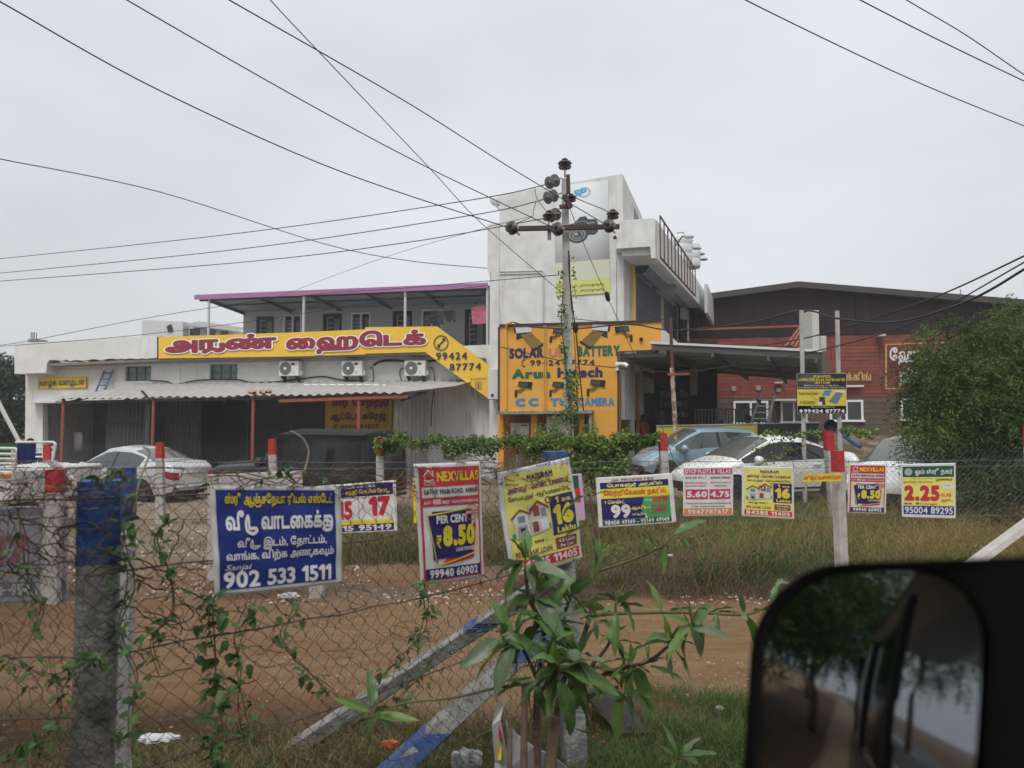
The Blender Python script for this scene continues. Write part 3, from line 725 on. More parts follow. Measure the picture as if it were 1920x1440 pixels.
# wall with two shutters
m = MB(); m.aprism(S3, [(0.01, 3.0), (sL, 3.0), (sL, z_ - .12), (0.01, z_ + .1)], .12, .3); m.build('wall', white_wall, tow)
for (x0, x1) in ((1192, 1241), (1244, 1271)):
    s0, s1 = S3.az(x0, 560)[0], S3.az(x1, 560)[0]; top = 5.95 + .0; zlo = 3.9
    top = S3.az(x0, 512 if x0 < 1200 else 553)[1]
    sh = MB().fbox(S3, s0, s1, .06, .1, zlo, top).build('rolling_shutter', M('blue_grey_shutter', (.12, .145, .18), .5, (.1, .12, .15), 4, .5, metal=.3), tow)
    n = 26
    proto = None
    for i in range(n):
        z = zlo + (top - zlo) * i / n; hh = (top - zlo) / n
        s_ = MB(); s_.hexa([S3.W(s0 + .02, .06, z + .01), S3.W(s1 - .02, .06, z + .01), S3.W(s1 - .02, .08, z + .01), S3.W(s0 + .02, .08, z + .01), S3.W(s0 + .02, .02, z + hh * .55), S3.W(s1 - .02, .02, z + hh * .55), S3.W(s1 - .02, .059, z + hh * .95), S3.W(s0 + .02, .059, z + hh * .95)])
        s_.build('slat', _M['blue_grey_shutter'], sh)
    for q_ in (s0, s1): MB().fbox(S3, q_ - .05, q_ + .05, -.0, .06, zlo, top).build('guide_rail', M('cream_rail', (.5, .45, .3), .6), sh)
    p0, p1 = S3.W(s0 - .1, -.2, top + .2), S3.W(s1 + .1, -.2, top + .2)
    m = MB(); m.tube([p0, p1], .25, 8); m.build('shutter_roller_box', M('grey_blue_roller_box', (.22, .24, .30), .5), sh)
    MB().tube([p0 - (p1 - p0).normalized() * .04, p0], .29, 8).build('roller_bracket', M('dark_teal_bracket', (.05, .09, .13), .6), sh)
# far end wall with two narrow windows
s0 = S3.az(1273, 600)[0]; m = MB(); m.fbox(S3, s0, s0 + 6, -.3, -.06, 0, zb2 - .1); m.build('wall', white_wall, tow)
for x0 in (1276, 1283):
    sa, sb = S3.az(x0, 610, -.3)[0], S3.az(x0 + 4, 610, -.3)[0]; zz = S3.az(x0, 598, -.3)[1]
    MB().fbox(S3, sa, sb, -.33, -.301, zz - 1.6, zz).build('window', glass, tow)
# railing on the band
rl_ = thing('balcony_railing', 'thin rusty steel railing fixed outside the sloping balcony band', 'railing', S2.W(0, 0, zb2))
top_l = [S2.W(s, -.12, zt2 + .12 - .045 * s) for s in np.linspace(.2, 7.2, 8)]; bot_l = [S2.W(s, -.12, zb2 + .02 - .012 * s) for s in np.linspace(.2, 7.2, 8)]
MB().tube(top_l, .03, 5).build('top_rail', M('rusty_dark_steel', (.10, .075, .06), .8, (.2, .09, .04), 12, .7), rl_)
MB().tube(bot_l, .035, 5).build('bottom_rail', _M['rusty_dark_steel'], rl_)
for i in range(12):
    s = .2 + 7.0 * i / 11; MB().tube([S2.W(s, -.12, zb2 - .0), S2.W(s, -.12, zt2 + .12 - .045 * s)], .022, 4).build('baluster', _M['rusty_dark_steel'], rl_)
MB().aprism(S2, [(9.0, zb2 - .5), (11.8, zb2 - .9), (11.8, zt2 - 1.0), (9.0, zt2 - .5)], -.35, -.22).build('hanging_sign_panel', M('grey_white_sign_back', (.5, .5, .5), .6), tow)
# balcony poles / lamps / tanks
for i, (px, py, Y) in enumerate(((1284, 442, 30.0), (1299, 463, 31.5), (1306, 474, 33), (1312, 484, 34.5))):
    p = at(px, py, Y); g = thing('floodlight', ['bent-arm rooftop lamp nearest the tower, beside the front water tank', 'second bent-arm rooftop lamp, beside the rear water tank', 'third bent-arm rooftop lamp from the tower', 'rooftop lamp farthest from the tower at the low end of the railing'][i], 'lamp', (p.x - .7, p.y, p.z - 1.5), group='bent-arm lamps along the roof edge')
    MB().tube([(p.x - .55, p.y, p.z - 1.5), (p.x - .45, p.y, p.z - .5), (p.x - .1, p.y, p.z - .02), (p.x + .1, p.y, p.z)], .035, 5).build('arm', charcoal, g)
    MB().lathe([(.03, .1), (.16, .04), (.22, -.04), (.20, -.06), (.0, -.05)], (p.x + .18, p.y, p.z - .03), n=10).build('lamp_shade', M('pale_lamp_metal', (.45, .46, .47), .4), g)
for i, (px, py, Y, r, h) in enumerate(((1276, 444, 31, .5, 1.2), (1293, 457, 33, .48, 1.15))):
    p = at(px, py, Y); o = MB().lathe([(r * .95, -h), (r, -h + .05), (r, -h * .68), (r * .96, -h * .66), (r, -h * .63), (r, -h * .35), (r * .96, -h * .33), (r, -h * .3), (r, -.1), (r * .9, -.02), (r * .35, .03), (r * .33, .12), (0, .12)], p, n=20).build('tank_body', M('white_plastic_tank', (.6, .62, .63), .4), None, True)
    t_ = thing('water_tank', ['round white ribbed water tank standing nearest the stair tower', 'round white ribbed water tank behind and to the right of the first'][i], 'water tank', p - Vector((0, 0, h)), group='white water tanks on the roof')
    o.parent = t_; o.location = -t_.location
    MB().lathe([(r * .33, .12), (r * .34, .17), (0, .19)], p, n=14).build('lid', M('grey_lid', (.3, .3, .3), .5), t_)
dishw = thing('satellite_dish', 'round white dish on the top left corner of the stair tower', 'satellite dish', F.p(934, 392, 1.0))
pd = F.p(932, 374, .8); MB().lathe([(.02, .06), (.16, .03), (.24, -.02), (.25, -.04), (.15, .01), (.02, .04)], pd, (0.1, -1, .2), 20).build('reflector', M('pale_dish', (.55, .56, .57), .5), dishw, True)
MB().beam(F.p(926, 382, .8), F.p(940, 396, .8), .3, .04).build('bracket', steel, dishw)
# conduit pipes on the tower
m = MB(); zz = F.az(990, 508, 0)[1]
for k, dz in enumerate((0, -.1)):
    m.tube([F.p(937, 509 + 5 * k, -.03), F.p(1017 + 0 - 3 * k, 507 + 5 * k, -.03), F.p(1020 - 3 * k, 511 + 5 * k, -.03), F.p(1021 - 3 * k, 605, -.03)], .018, 5)
m.build('conduit', M('white_conduit', (.6, .6, .58), .6), tow)
# photo poster on tower
ph = thing('wall_banner', 'large sun-faded grey banner with a camera picture and lime strip on the tower wall', 'banner', F.p(1092, 550, -.02))
P = Panel([F.p(1038, 349, -.03), F.p(1140, 338, -.03), F.p(1144, 549, -.03), F.p(1043, 556, -.03)], .004)
P.sheet('banner_sheet', M('faded_grey_banner', (.56, .58, .60), .7, (.62, .63, .62), 1.2, .6), ph, 2, 2, .01)
lime = M('faded_lime_print', (.58, .62, .16), .7, (.62, .65, .3), 3, .5); dk = M('dark_print', (.045, .05, .055), .6)
P.rect(0, .865, 1, 1, lime, ph, 1)
P.rect(0, .70, 1, .865, M('pale_lime_fade', (.62, .63, .44), .7, (.56, .58, .56), 3, .8), ph, 1)
P.text('Follow Us', .01, .885, .2, .91, dk, ph, .0, q=14); P.text('snowwatch_photography', -.0, .905, .90, .935, dk, ph, .005, q=16); P.text('snowwatch_photography', -.0, .95, .90, .98, dk, ph, .005, q=16)
cy = M('cyan_logo_print', (.08, .40, .62), .6)
P.ring(.56, .085, .12, .047, M('pale_cyan_logo_print', (.35, .5, .6), .6), ph, 1, .3); P.text('SP', .36, .055, .6, .115, cy, ph, .05, lay=2, shear=.2)
# camera picture
P.shape([(.22, .40), (.24, .365), (.36, .355), (.42, .33), (.47, .305), (.58, .30), (.62, .33), (.76, .335), (.80, .36), (.80, .45), (.74, .475), (.58, .47), (.4, .5), (.24, .47)], M('camera_print_dark', (.06, .065, .075), .5), ph, 1)
P.ring(.42, .46, .20, .075, _M['camera_print_dark'], ph, 2, 1.0); P.ring(.42, .46, .155, .058, M('camera_print_grey', (.25, .26, .27), .5), ph, 3, .2); P.ring(.42, .46, .10, .038, _M['camera_print_grey'], ph, 3, .3); P.ring(.40, .455, .03, .012, M('lens_glint_print', (.5, .5, .5), .4), ph, 3, 1)
P.ring(.50, .39, .16, .05, _M['camera_print_grey'], ph, 2, .12); P.rect(.6, .36, .74, .372, _M['camera_print_grey'], ph, 2, n=2)
# ---- orange painted shop front
shop = thing('painted_shop', 'orange-yellow painted shop wall with dark trim and open doorway beside it', 'shop', F.p(1060, 885, -.6))
OB = -.6
m = MB(); m.prism(F, [(937, 613), (1240, 603.5), (1240, 655), (1162, 658.5), (1162, 773), (937, 773)], OB, OB + .3); m.build('wall', orangewall, shop)
m = MB(); m.prism(F, [(1112, 773.2), (1162, 773.2), (1162, 905), (1112, 905)], OB, OB + .3); m.build('wall', orangewall, shop); m = MB(); m.prism(F, [(933, 775), (944, 775), (944, 905), (933, 905)], OB, OB + .3)
m.build('wall', orangewall, shop)
MB().prism(F, [(995, 775), (1006, 775), (1006, 905), (995, 905)], OB, OB + .3).build('pillar', orangewall, shop); MB().prism(F, [(1086, 775), (1096, 775), (1096, 905), (1086, 905)], OB, OB + .3).build('pillar', orangewall, shop)
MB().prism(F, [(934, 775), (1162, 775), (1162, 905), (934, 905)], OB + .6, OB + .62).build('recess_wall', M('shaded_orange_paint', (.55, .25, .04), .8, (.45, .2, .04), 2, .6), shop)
m = MB(); m.prism(F, [(936, 608), (1240, 599.5), (1240, 603.3), (936, 612.8)], OB - .05, OB + .32); m.prism(F, [(933.5, 613), (936.6, 613), (936.6, 774), (933.5, 774)], OB - .04, OB + .3)
m.prism(F, [(1157.5, 659), (1161.5, 659), (1161.5, 860), (1157.5, 860)], OB - .02, OB - .002); m.build('dark_trim', M('dark_brown_trim', (.05, .03, .035), .7), shop)
m = MB(); m.prism(F, [(930, 772), (1100, 769), (1110, 769), (1110, 775), (930, 777)], OB - .55, OB - .003); m.prism(F, [(1104, 776), (1110, 776), (1110, 822), (1104, 822)], OB - .5, OB - .003); m.build('concrete_ledge', concrete, shop)
# conduit yellow pipes
m = MB()
for x in (949, 1020, 1023.5, 1082): m.tube([F.p(x, 610 if x > 1000 else 618, OB - .04), F.p(x, 768, OB - .04)], .022 if x > 1000 else .045, 6)
m.tube([F.p(949, 618, OB - .04), F.p(950, 608, OB - .1), F.p(960, 604, OB - .2)], .045, 6)
m.tube([F.p(949, 776, OB + .3), F.p(949, 792, OB + .3), F.p(957, 799, OB + .3)], .04, 6); m.build('conduit', M('yellow_painted_pipe', (.66, .36, .07), .6), shop)
mc = thing('meter_cabinet', 'pale grey double-door meter cabinet in the left niche of the orange wall', 'meter cabinet', F.p(976, 830, OB + .2))
m = MB(); m.pxbox(F, 957, 793, 992.5, 829, OB + .15, OB + .5, ref=OB + .15); m.build('body', M('pale_grey_cabinet', (.50, .50, .46), .6), mc, bevel=.01)
for x0, x1 in ((958, 974.3), (975, 991.5)): MB().pxbox(F, x0, 794, x1, 828, OB + .13, OB + .149, ref=OB + .13).build('door', _M['pale_grey_cabinet'], mc)
MB().pxbox(F, 963, 799, 970, 809, OB + .11, OB + .128, ref=OB + .11).build('window', M('grey_meter_glass', (.3, .3, .3), .3), mc)
m = MB()
for x in (979, 983, 986.5): m.lathe([(.03, 0), (.03, .02)], F.p(x, 797.5, OB + .1), (0, 1, 0), 8)
m.build('indicator', charcoal, mc)
wb = thing('notice_board', 'white framed notice board with small print in the right niche of the orange wall', 'board', F.p(1042, 825, OB + .25))
MB().pxbox(F, 1025, 781, 1059, 823, OB + .2, OB + .28, ref=OB + .2).build('panel', M('white_sheet', (.66, .66, .66), .6), wb)
P = Panel([F.p(1025, 781, OB + .195), F.p(1059, 781, OB + .195), F.p(1059, 823, OB + .195), F.p(1025, 823, OB + .195)], .003)
gl_ = M('grey_small_print', (.25, .25, .27), .7)
for k in range(7): P.line([(.1, .12 + k * .115), (.9 - .12 * (k % 3), .12 + k * .115)], .012, gl_, wb)
wbx = thing('switch_box', 'tall white metal box on the wall end left of the orange wall', 'electrical box', F.p(925, 750, 0))
MB().pxbox(F, 915, 691, 934, 749, -.35, .3, ref=-.35).build('body', M('white_metal_box', (.62, .62, .62), .5), wbx, bevel=.02)
MB().lathe([(.05, 0), (.05, .03)], F.p(923, 741, -.37), F.n, 8).build('lock', charcoal, wbx)
# doorway interior
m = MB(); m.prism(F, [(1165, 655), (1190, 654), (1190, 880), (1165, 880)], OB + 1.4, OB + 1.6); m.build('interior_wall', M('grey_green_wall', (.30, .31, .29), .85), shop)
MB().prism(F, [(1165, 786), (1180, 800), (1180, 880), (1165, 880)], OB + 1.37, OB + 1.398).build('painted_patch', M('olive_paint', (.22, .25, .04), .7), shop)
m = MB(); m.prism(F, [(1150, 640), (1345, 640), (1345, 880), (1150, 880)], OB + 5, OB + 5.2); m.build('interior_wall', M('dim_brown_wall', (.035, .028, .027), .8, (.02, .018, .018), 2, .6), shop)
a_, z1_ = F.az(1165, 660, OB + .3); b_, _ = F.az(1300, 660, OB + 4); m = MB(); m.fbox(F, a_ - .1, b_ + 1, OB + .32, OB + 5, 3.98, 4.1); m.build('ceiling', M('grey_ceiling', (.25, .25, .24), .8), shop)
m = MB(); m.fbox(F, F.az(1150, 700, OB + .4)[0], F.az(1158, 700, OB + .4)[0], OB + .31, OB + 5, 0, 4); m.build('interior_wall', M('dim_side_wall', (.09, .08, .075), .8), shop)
MB().prism(F, [(1193, 703), (1199, 703), (1199, 880), (1193, 880)], OB + 2, OB + 2.1).build('door_jamb', M('orange_jamb', (.4, .2, .04), .7, (.12, .07, .03), 8, .7), shop)
MB().prism(F, [(1160.3, 720), (1164, 710), (1164, 880), (1160.3, 880)], OB + .1, OB + .28, ref=OB + .1).build('door_jamb', _M['orange_jamb'], shop)
MB().prism(F, [(1205, 704), (1260, 722), (1260, 712), (1205, 694)], OB + 3, OB + 3.1).build('door_header_banner', M('brown_header', (.10, .05, .03), .8), shop)
P = Panel([F.p(1213, 690, OB + 2.98), F.p(1250, 700, OB + 2.98), F.p(1250, 714, OB + 2.98), F.p(1213, 704, OB + 2.98)], .003); P.text('Lifestyle', .1, .1, 1, .95, M('dim_red_print', (.16, .04, .025), .7), shop, .03, shear=.2)
shelf = thing('goods_shelf', 'dark shop shelf stacked with dim boxes and cartons behind the rusty pole', 'shelf', F.p(1270, 850, OB + 3))
m = MB(); m.pxbox(F, 1232, 705, 1236, 860, OB + 3, OB + 3.4); m.pxbox(F, 1292, 705, 1294, 860, OB + 3, OB + 3.4)
for y in (724, 745, 762, 782, 800, 820, 840): m.pxbox(F, 1236, y, 1292, y + 1.2, OB + 3, OB + 3.4)
m.build('frame', M('black_shelf_steel', (.02, .02, .02), .6), shelf)
rr = random.Random(5); bxm = [M('carton_grey', (.10, .10, .10), .8), M('carton_brown', (.11, .065, .04), .8), M('carton_dark', (.035, .035, .04), .7), M('carton_pale', (.16, .16, .15), .8)]
for y in (745, 762, 782, 800, 820, 840):
    x = 1238
    while x < 1286:
        w_ = rr.uniform(5, 11); h_ = rr.uniform(8, 14); MB().pxbox(F, x, y - h_, x + w_, y - .2, OB + 3.02, OB + 3.35).build('carton', rr.choice(bxm), shelf); x += w_ + rr.uniform(.5, 3)
# white slanted wall + canopy
cW = F.p(1240, 613, OB); S4 = sframe(cW)
zc = F.az(1240, 656, OB)[1]; z0c = F.az(1240, 613, OB)[1]
m = MB(); m.aprism(S4, [(.01, zc), (9, zc - .05), (9, zc + .1), (.01, z0c)], 0, .15); m.build('side_parapet', M('clean_white_wall', (.72, .72, .71), .8), shop)
can = thing('metal_canopy', 'long grey sheet-metal canopy on beams jutting right from the shop front', 'canopy', F.p(1380, 700, 1))
c0, c1, c2, c3 = at(1219, 645.5, 20.6), at(1541, 661.5, 17.6), at(1541, 713, 27), at(1320, 694, 30)
n = 9
for i in range(n):
    t0, t1 = i / n, (i + 1) / n
    V, Fc = [], []; st = 12
    for k in range(st + 1):
        t = t0 + (t1 - t0) * k / st; a = c0.lerp(c1, t); b_ = c3.lerp(c2, t); cz = .03 * (k % 2); V += [a + Vector((0, 0, cz)), b_ + Vector((0, 0, cz))]
    for k in range(st): Fc.append((2 * k, 2 * k + 2, 2 * k + 3, 2 * k + 1))
    link_mesh('roof_sheet', V, Fc, M('pale_grey_canopy_sheet', (.33, .34, .34), .6, (.27, .28, .28), 2, .6, metal=.1), can)
for t in (.02, .13, .27, .45, .66, .9):
    MB().beam(c0.lerp(c3, t) - Vector((0, 0, .08)), c1.lerp(c2, t) - Vector((0, 0, .08)), .07, .12).build('purlin', M('grey_purlin', (.28, .29, .29), .6), can)
for t in (.1, .4, .72, .97): MB().beam(c0.lerp(c1, t) - Vector((0, 0, .2)), c3.lerp(c2, t) - Vector((0, 0, .2)), .07, .14).build('rafter', M('dark_rafter', (.09, .09, .09), .6), can)
MB().beam(c0 + Vector((0, 0, .05)), c1 + Vector((0, 0, .05)), .05, .06).build('edge_flashing', M('white_flashing', (.65, .65, .64), .6), can)
pts = [(1541, 661), (1547, 664), (1552, 671), (1555, 680), (1555, 701), (1541, 701)]
mm = MB(); Fx = Frame((c1.x, c1.y), -TH)
mm.aprism(Fx, [Fx.az(x, y, 0) for x, y in pts], 0, .05); mm.build('end_panel', M('olive_brown_panel', (.10, .09, .07), .7), can)
MB().pxbox(F, 1296, 664, 1306, 700, OB + 1, OB + 1.3).build('column_capital', beige_wall, can) if False else None
m = MB(); m.prism(F, [(1294, 672), (1308, 690), (1308, 741), (1294, 741)], 2.0, 2.3); m.build('hanging_panel', M('beige_panel', (.24, .22, .17), .8), can)
# ---- brick-red hall
RBK = 10.0
hall = thing('cladded_hall', 'large hall with red-brown board cladding, brown slate base and dark metal gable', 'building', F.p(1600, 815, RBK))
zsp = F.az(1500, 629.5, RBK)[1]; zbr = F.az(1500, 746, RBK)[1]
aH0 = F.az(1286, 700, RBK)[0]; aH1 = aH0 + 24
a_, _ = F.az(1494, 541, RBK); zr = F.az(1494, 541, RBK)[1]
zr_r = F.az(1920, 576, RBK)[1]; ar_ = F.az(1920, 576, RBK)[0]; slope = (zr_r - zr) / (ar_ - a_)
MB().fbox(F, aH0 - 3, aH1, RBK + .05, RBK + .3, 0, zsp + .3).build('wall', M('hall_backing_wall', (.10, .05, .04), .8), hall)
# cladding boards
rows = 17; hh = (zsp - zbr) / rows
edges_ = [1286, 1375, 1470, 1560, 1650, 1740, 1830, 1925]
aed = [F.az(x, 700, RBK)[0] for x in edges_] + [aH1]
rd = random.Random(9)
redv = [redclad, M('red_brown_wood_cladding_darker', (.20, .05, .034), .7, (.13, .036, .027), 4, .8, .15, 40), M('red_brown_wood_cladding_lighter', (.235, .062, .042), .7, (.15, .045, .033), 4, .8, .15, 40)]
for r in range(rows):
    z0 = zbr + r * hh
    for i in range(len(aed) - 1):
        m = MB(); x0, x1 = aed[i] + .004, aed[i + 1] - .004
        m.hexa([F.W(x0, RBK - .008, z0 + .008), F.W(x1, RBK - .008, z0 + .008), F.W(x1, RBK + .05, z0 + .012), F.W(x0, RBK + .05, z0 + .012), F.W(x0, RBK + .0, z0 + hh - .008), F.W(x1, RBK + .0, z0 + hh - .008), F.W(x1, RBK + .05, z0 + hh - .008), F.W(x0, RBK + .05, z0 + hh - .008)])
        m.build('cladding_board', rd.choice(redv), hall)
hw = [(1292, 753, 1311, 795), (1375, 752, 1441, 796), (1463, 752, 1514, 794), (1555, 750, 1619, 791), (1688, 747, 1745, 789)]
rowsb = 12; hb = (zbr - .2) / rowsb
for r in range(rowsb):
    z0 = .2 + r * hb; off = .015 * (r % 2)
    MB().fbox(F, aH0, aH1, RBK - .005 - off, RBK + .05, z0, z0 + hb - .012).build('slate_course', browclad, hall)
for x0, y0, x1, y1 in hw:
    a0, z1 = F.az(x0, y0, RBK - .06); a1, z0 = F.az(x1, y1, RBK - .06)
    wd = MB().fbox(F, a0 + .05, a1 - .05, RBK - .06, RBK - .03, z0 + .05, z1 - .05).build('window', glass, hall)
    m = MB(); t_ = .09
    for q in ([a0, a1 - t_] + ([(a0 + a1) / 2 - t_ / 2] if x1 - x0 > 25 else [])): m.fbox(F, q, q + t_, RBK - .1, RBK - .025, z0, z1)
    m.fbox(F, a0, a1, RBK - .101, RBK - .024, z1 - t_, z1); m.fbox(F, a0 - .05, a1 + .05, RBK - .14, RBK - .024, z0, z0 + t_); m.build('window_frame', winwhite, wd)
# dark gable sheets
xg = np.linspace(aH0 - 3, aH1, 46)
for i in range(45):
    x0, x1 = xg[i], xg[i + 1] - .012
    top = lambda a: zr + (slope * (a - a_) if a > a_ else -.105 * (a_ - a))
    m = MB(); m.aprism(F, [(x0, zsp), (x1, zsp), (x1, top(x1)), (x0, top(x0))], RBK - .04 - .02 * (i % 2), RBK + .04); m.build('gable_sheet', darkroof, hall)
m = MB()
for (xa, xb) in ((aH0 - 3, a_), (a_, aH1)):
    m.aprism(F, [(xa, top(xa) - .02), (xb, top(xb) - .02), (xb, top(xb) + .22), (xa, top(xa) + .22)], RBK - .45, RBK - .1)
m.build('barge_board', M('barge_grey_brown', (.06, .052, .055), .55), hall)
for (xa, xb) in ((aH0 - 3, a_), (a_, aH1)):
    MB().hexa([F.W(xa, RBK - .4, top(xa) + .2), F.W(xb, RBK - .4, top(xb) + .2), F.W(xb, RBK + 16, top(xb) + .2), F.W(xa, RBK + 16, top(xa) + .2), F.W(xa, RBK - .4, top(xa) + .25), F.W(xb, RBK - .4, top(xb) + .25), F.W(xb, RBK + 16, top(xb) + .25), F.W(xa, RBK + 16, top(xa) + .25)]).build('roof', darkroof, hall)
# small things on hall
m = MB()
for px, py in ((1376, 729), (1422, 728), (1460, 731)): m.lathe([(.10, 0), (.12, .03), (.12, .05), (.07, .06)], F.p(px, py, RBK - .08), F.n, 14)
m.build('round_vent', M('grey_pink_vent', (.30, .24, .23), .6), hall)
m = MB(); m.pxbox(F, 1452, 747.5, 1516, 751.5, RBK - .8, RBK - .06, ref=RBK - .8); m.pxbox(F, 1453, 716, 1468, 718.5, RBK - .3, RBK - .06, ref=RBK - .3); m.pxbox(F, 1647, 626, 1661, 630, RBK - .5, RBK - .06, ref=RBK - .5); m.build('window_ledge', M('pale_ledge', (.45, .44, .42), .8), hall)
# hall signs
yf = M('dull_yellow_frame', (.42, .30, .08), .6); hs_l = M('pale_sign_letter', (.62, .61, .60), .6)
hsign = thing('hall_sign', 'white Tamil hotel lettering in a yellow frame on the red cladding, partly behind the tree', 'sign', F.p(1720, 728, RBK - .2))
P = Panel([F.p(1660, 646, RBK - .25), F.p(1790, 642, RBK - .25), F.p(1790, 727, RBK - .25), F.p(1660, 729, RBK - .25)], .01)
for a in (((0, 0), (1, 0)), ((0, 1), (1, 1)), ((0.01, 0), (.01, 1)), ((.99, 0), (.99, 1))): P.line(a, .025, yf, hsign, name='frame_bar')
P.text('ஹோட்டல்', .06, .07, .95, .47, hs_l, hsign, .045, lay=2, q=30); P.text('நீலா', .20, .52, .72, .95, hs_l, hsign, .045, lay=2, q=30)
ps = thing('parking_sign', 'yellow Tamil parking lettering over a white bar on the red cladding', 'sign', F.p(1610, 717, RBK - .2))
P = Panel([F.p(1555, 697, RBK - .2), F.p(1633, 696, RBK - .2), F.p(1633, 717, RBK - .2), F.p(1555, 717, RBK - .2)], .01); P.text('பார்க்கிங்', 0, .03, 1, 1, M('gold_letter', (.50, .36, .10), .6), ps, .03, q=26)
MB().pxbox(F, 1580, 722, 1620, 725.5, RBK - .25, RBK - .1, ref=RBK - .25).build('bar', hs_l, ps)
# small white house far back
bh = thing('distant_house', 'small white flat-roofed house seen behind the garage parapet', 'house', F.p(350, 640, 12))
m = MB(); m.prism(F, [(266, 600), (343, 603), (343, 660), (266, 660)], 12, 15); m.build('wall', M('far_white_wall', (.55, .56, .56), .8), bh)
m = MB(); m.prism(F, [(345, 612), (430, 617), (430, 660), (345, 660)], 12.5, 15); m.build('wall', _M['far_white_wall'], bh)
for x0, x1, y0, y1 in ((356, 373, 616, 628), (386, 402, 619, 628), (413, 425, 622, 630)): MB().pxbox(F, x0, y0, x1, y1, 12.42, 12.48).build('window', glass, bh)
V, Fc = [], []
for k in range(49):
    p = F.az(343 + (440 - 343) * k / 48, 609 + 13 * k / 48, 11.6); V += [F.W(p[0], 11.6, p[1] + .05 * (k % 2)), F.W(p[0], 13, p[1] + .35 + .05 * (k % 2))]
for k in range(48): Fc.append((2 * k, 2 * k + 2, 2 * k + 3, 2 * k + 1))
link_mesh('eave_sheet', V, Fc, roofsheet, bh)
MB().prism(F, [(312, 612), (320, 608), (323, 619), (315, 622)], 11.9, 11.98).build('wall_lamp', charcoal, bh)
# low boundary wall yellow / black in front of the shop
LWB = -2.2
lw = thing('low_wall', 'low boundary wall painted yellow on its left half and black on its right', 'wall', F.p(1385, 860, LWB))
m = MB(); m.prism(F, [(1231, 799.5), (1420, 795.5), (1420, 880), (1231, 880)], LWB, LWB + .15); m.build('yellow_panel', M('dull_yellow_panel', (.52, .43, .05), .65, (.45, .37, .05), 2, .5), lw)
m = MB(); m.prism(F, [(1420.5, 795.5), (1535, 793.5), (1535, 880), (1420.5, 880)], LWB, LWB + .15); m.build('black_panel', M('blue_black_panel', (.028, .033, .042), .5), lw)
m = MB(); m.prism(F, [(1230, 797.5), (1537, 791), (1537, 793.3), (1420, 795.3), (1230, 799.3)], LWB - .03, LWB + .18); m.build('coping', M('grey_coping', (.35, .35, .34), .8), lw)
MB().pxbox(F, 1389, 806, 1396, 817, LWB - .03, LWB - .002, ref=LWB - .03).build('socket_box', M('white_metal_box2', (.6, .6, .6), .5), lw)
# red-brown ground gate grille
gr = thing('grille_fence', 'grey-purple steel grille leaning before the hall windows', 'grille', F.p(1350, 800, 3))
gm = M('grey_mauve_steel', (.19, .165, .19), .5)
b3 = 3.0
m = MB(); m.prism(F, [(1302, 767), (1448, 766), (1448, 768.5), (1302, 769.5)], b3, b3 + .06); m.build('top_rail', gm, gr)
for i in range(22):
    x = 1302.5 + i * 6.3
    if x < 1392 or i % 2: MB().pxbox(F, x, 769, x + 2.6, 812, b3 + .005, b3 + .045).build('bar', gm, gr)
# ================================================================== SIGNS ON THE BUILDINGS
sb = LB - .62
rs = thing('roof_sign', 'long yellow sign with maroon Tamil letters on the parapet, bending down at its right end', 'sign', F.p(600, 665, sb))
outl = [(297, 632), (560, 623), (684, 617.5), (684.5, 613.5), (819, 612), (870, 650), (924, 691), (918, 748), (914, 746.5), (797, 660), (684.5, 663), (684, 664.5), (560, 668), (297, 672)]
MB().prism(F, outl, sb, sb + .1).build('board', signyel, rs)
MB().prism(F, [(294.5, 632), (296.9, 632), (296.9, 672), (294.5, 672)], sb - .01, sb + .1).build('edge_trim', charcoal, rs)
P = Panel([F.p(306, 628, sb - .03), F.p(524, 621, sb - .03), F.p(524, 662, sb - .03), F.p(306, 666, sb - .03)], .012)
def ptxt(t, tl, tr, br, bl, mat, par, b, bold=.05, outline=None, ow=.07, q=30, lay=2, gap=.07, off=.006):
    p_ = Panel([F.p(*tl, b), F.p(*tr, b), F.p(*br, b), F.p(*bl, b)], off); return p_.text(t, 0, 0, 1, 1, mat, par, bold, lay, q, gap, outline=outline, ow=ow)
ptxt('அருண்', (307, 630), (522, 622), (522, 662), (307, 667), maroon, rs, sb - .03, .085, letwhite, .07, 34)
ptxt('ஹைடெக்', (534, 624), (802, 614), (802, 658), (534, 668), maroon, rs, sb - .03, .085, letwhite, .07, 34, off=.007)
pi = Panel([F.p(813, 629, sb - .02), F.p(841, 628, sb - .02), F.p(841, 657, sb - .02), F.p(813, 658, sb - .02)], .006)
pi.ring(.5, .5, .5, .5, navy, rs, 1, .13, 'phone_ring')
pi.shape([(.22, .72), (.26, .60), (.38, .58), (.60, .36), (.58, .26), (.70, .18), (.80, .24), (.76, .36), (.66, .42), (.44, .64), (.42, .78), (.32, .84)], navy, rs, 1, 'phone_icon')
ptxt('99424', (818, 661), (876, 660), (876, 674), (818, 675), navy, rs, sb - .02, .03, gap=.14)
ptxt('87774', (843, 682), (902, 680), (902, 694), (843, 695), navy, rs, sb - .02, .03, gap=.14)
ptxt('Aniyoorsmith', (882, 708), (912, 707), (912, 713), (882, 714), navy, rs, sb - .02, .0, q=14)
p5_ = Panel([F.p(892, 717, sb - .02), F.p(902, 717, sb - .02), F.p(902, 729, sb - .02), F.p(892, 729, sb - .02)], .006)
p5_.line([(0, 0), (1, 0), (1, 1), (0, 1), (0, 0)], .08, navy, rs); p5_.text('5', .28, .2, .72, .8, navy, rs, .03)
ws = thing('wall_sign', 'small yellow plaque with green Tamil greeting, left of the blue wall ladder', 'sign', F.p(118, 728, LB))
MB().prism(F, [(72, 709), (163, 706), (163, 727), (72, 730)], LB - .06, LB - .002).build('board', signyel, ws)
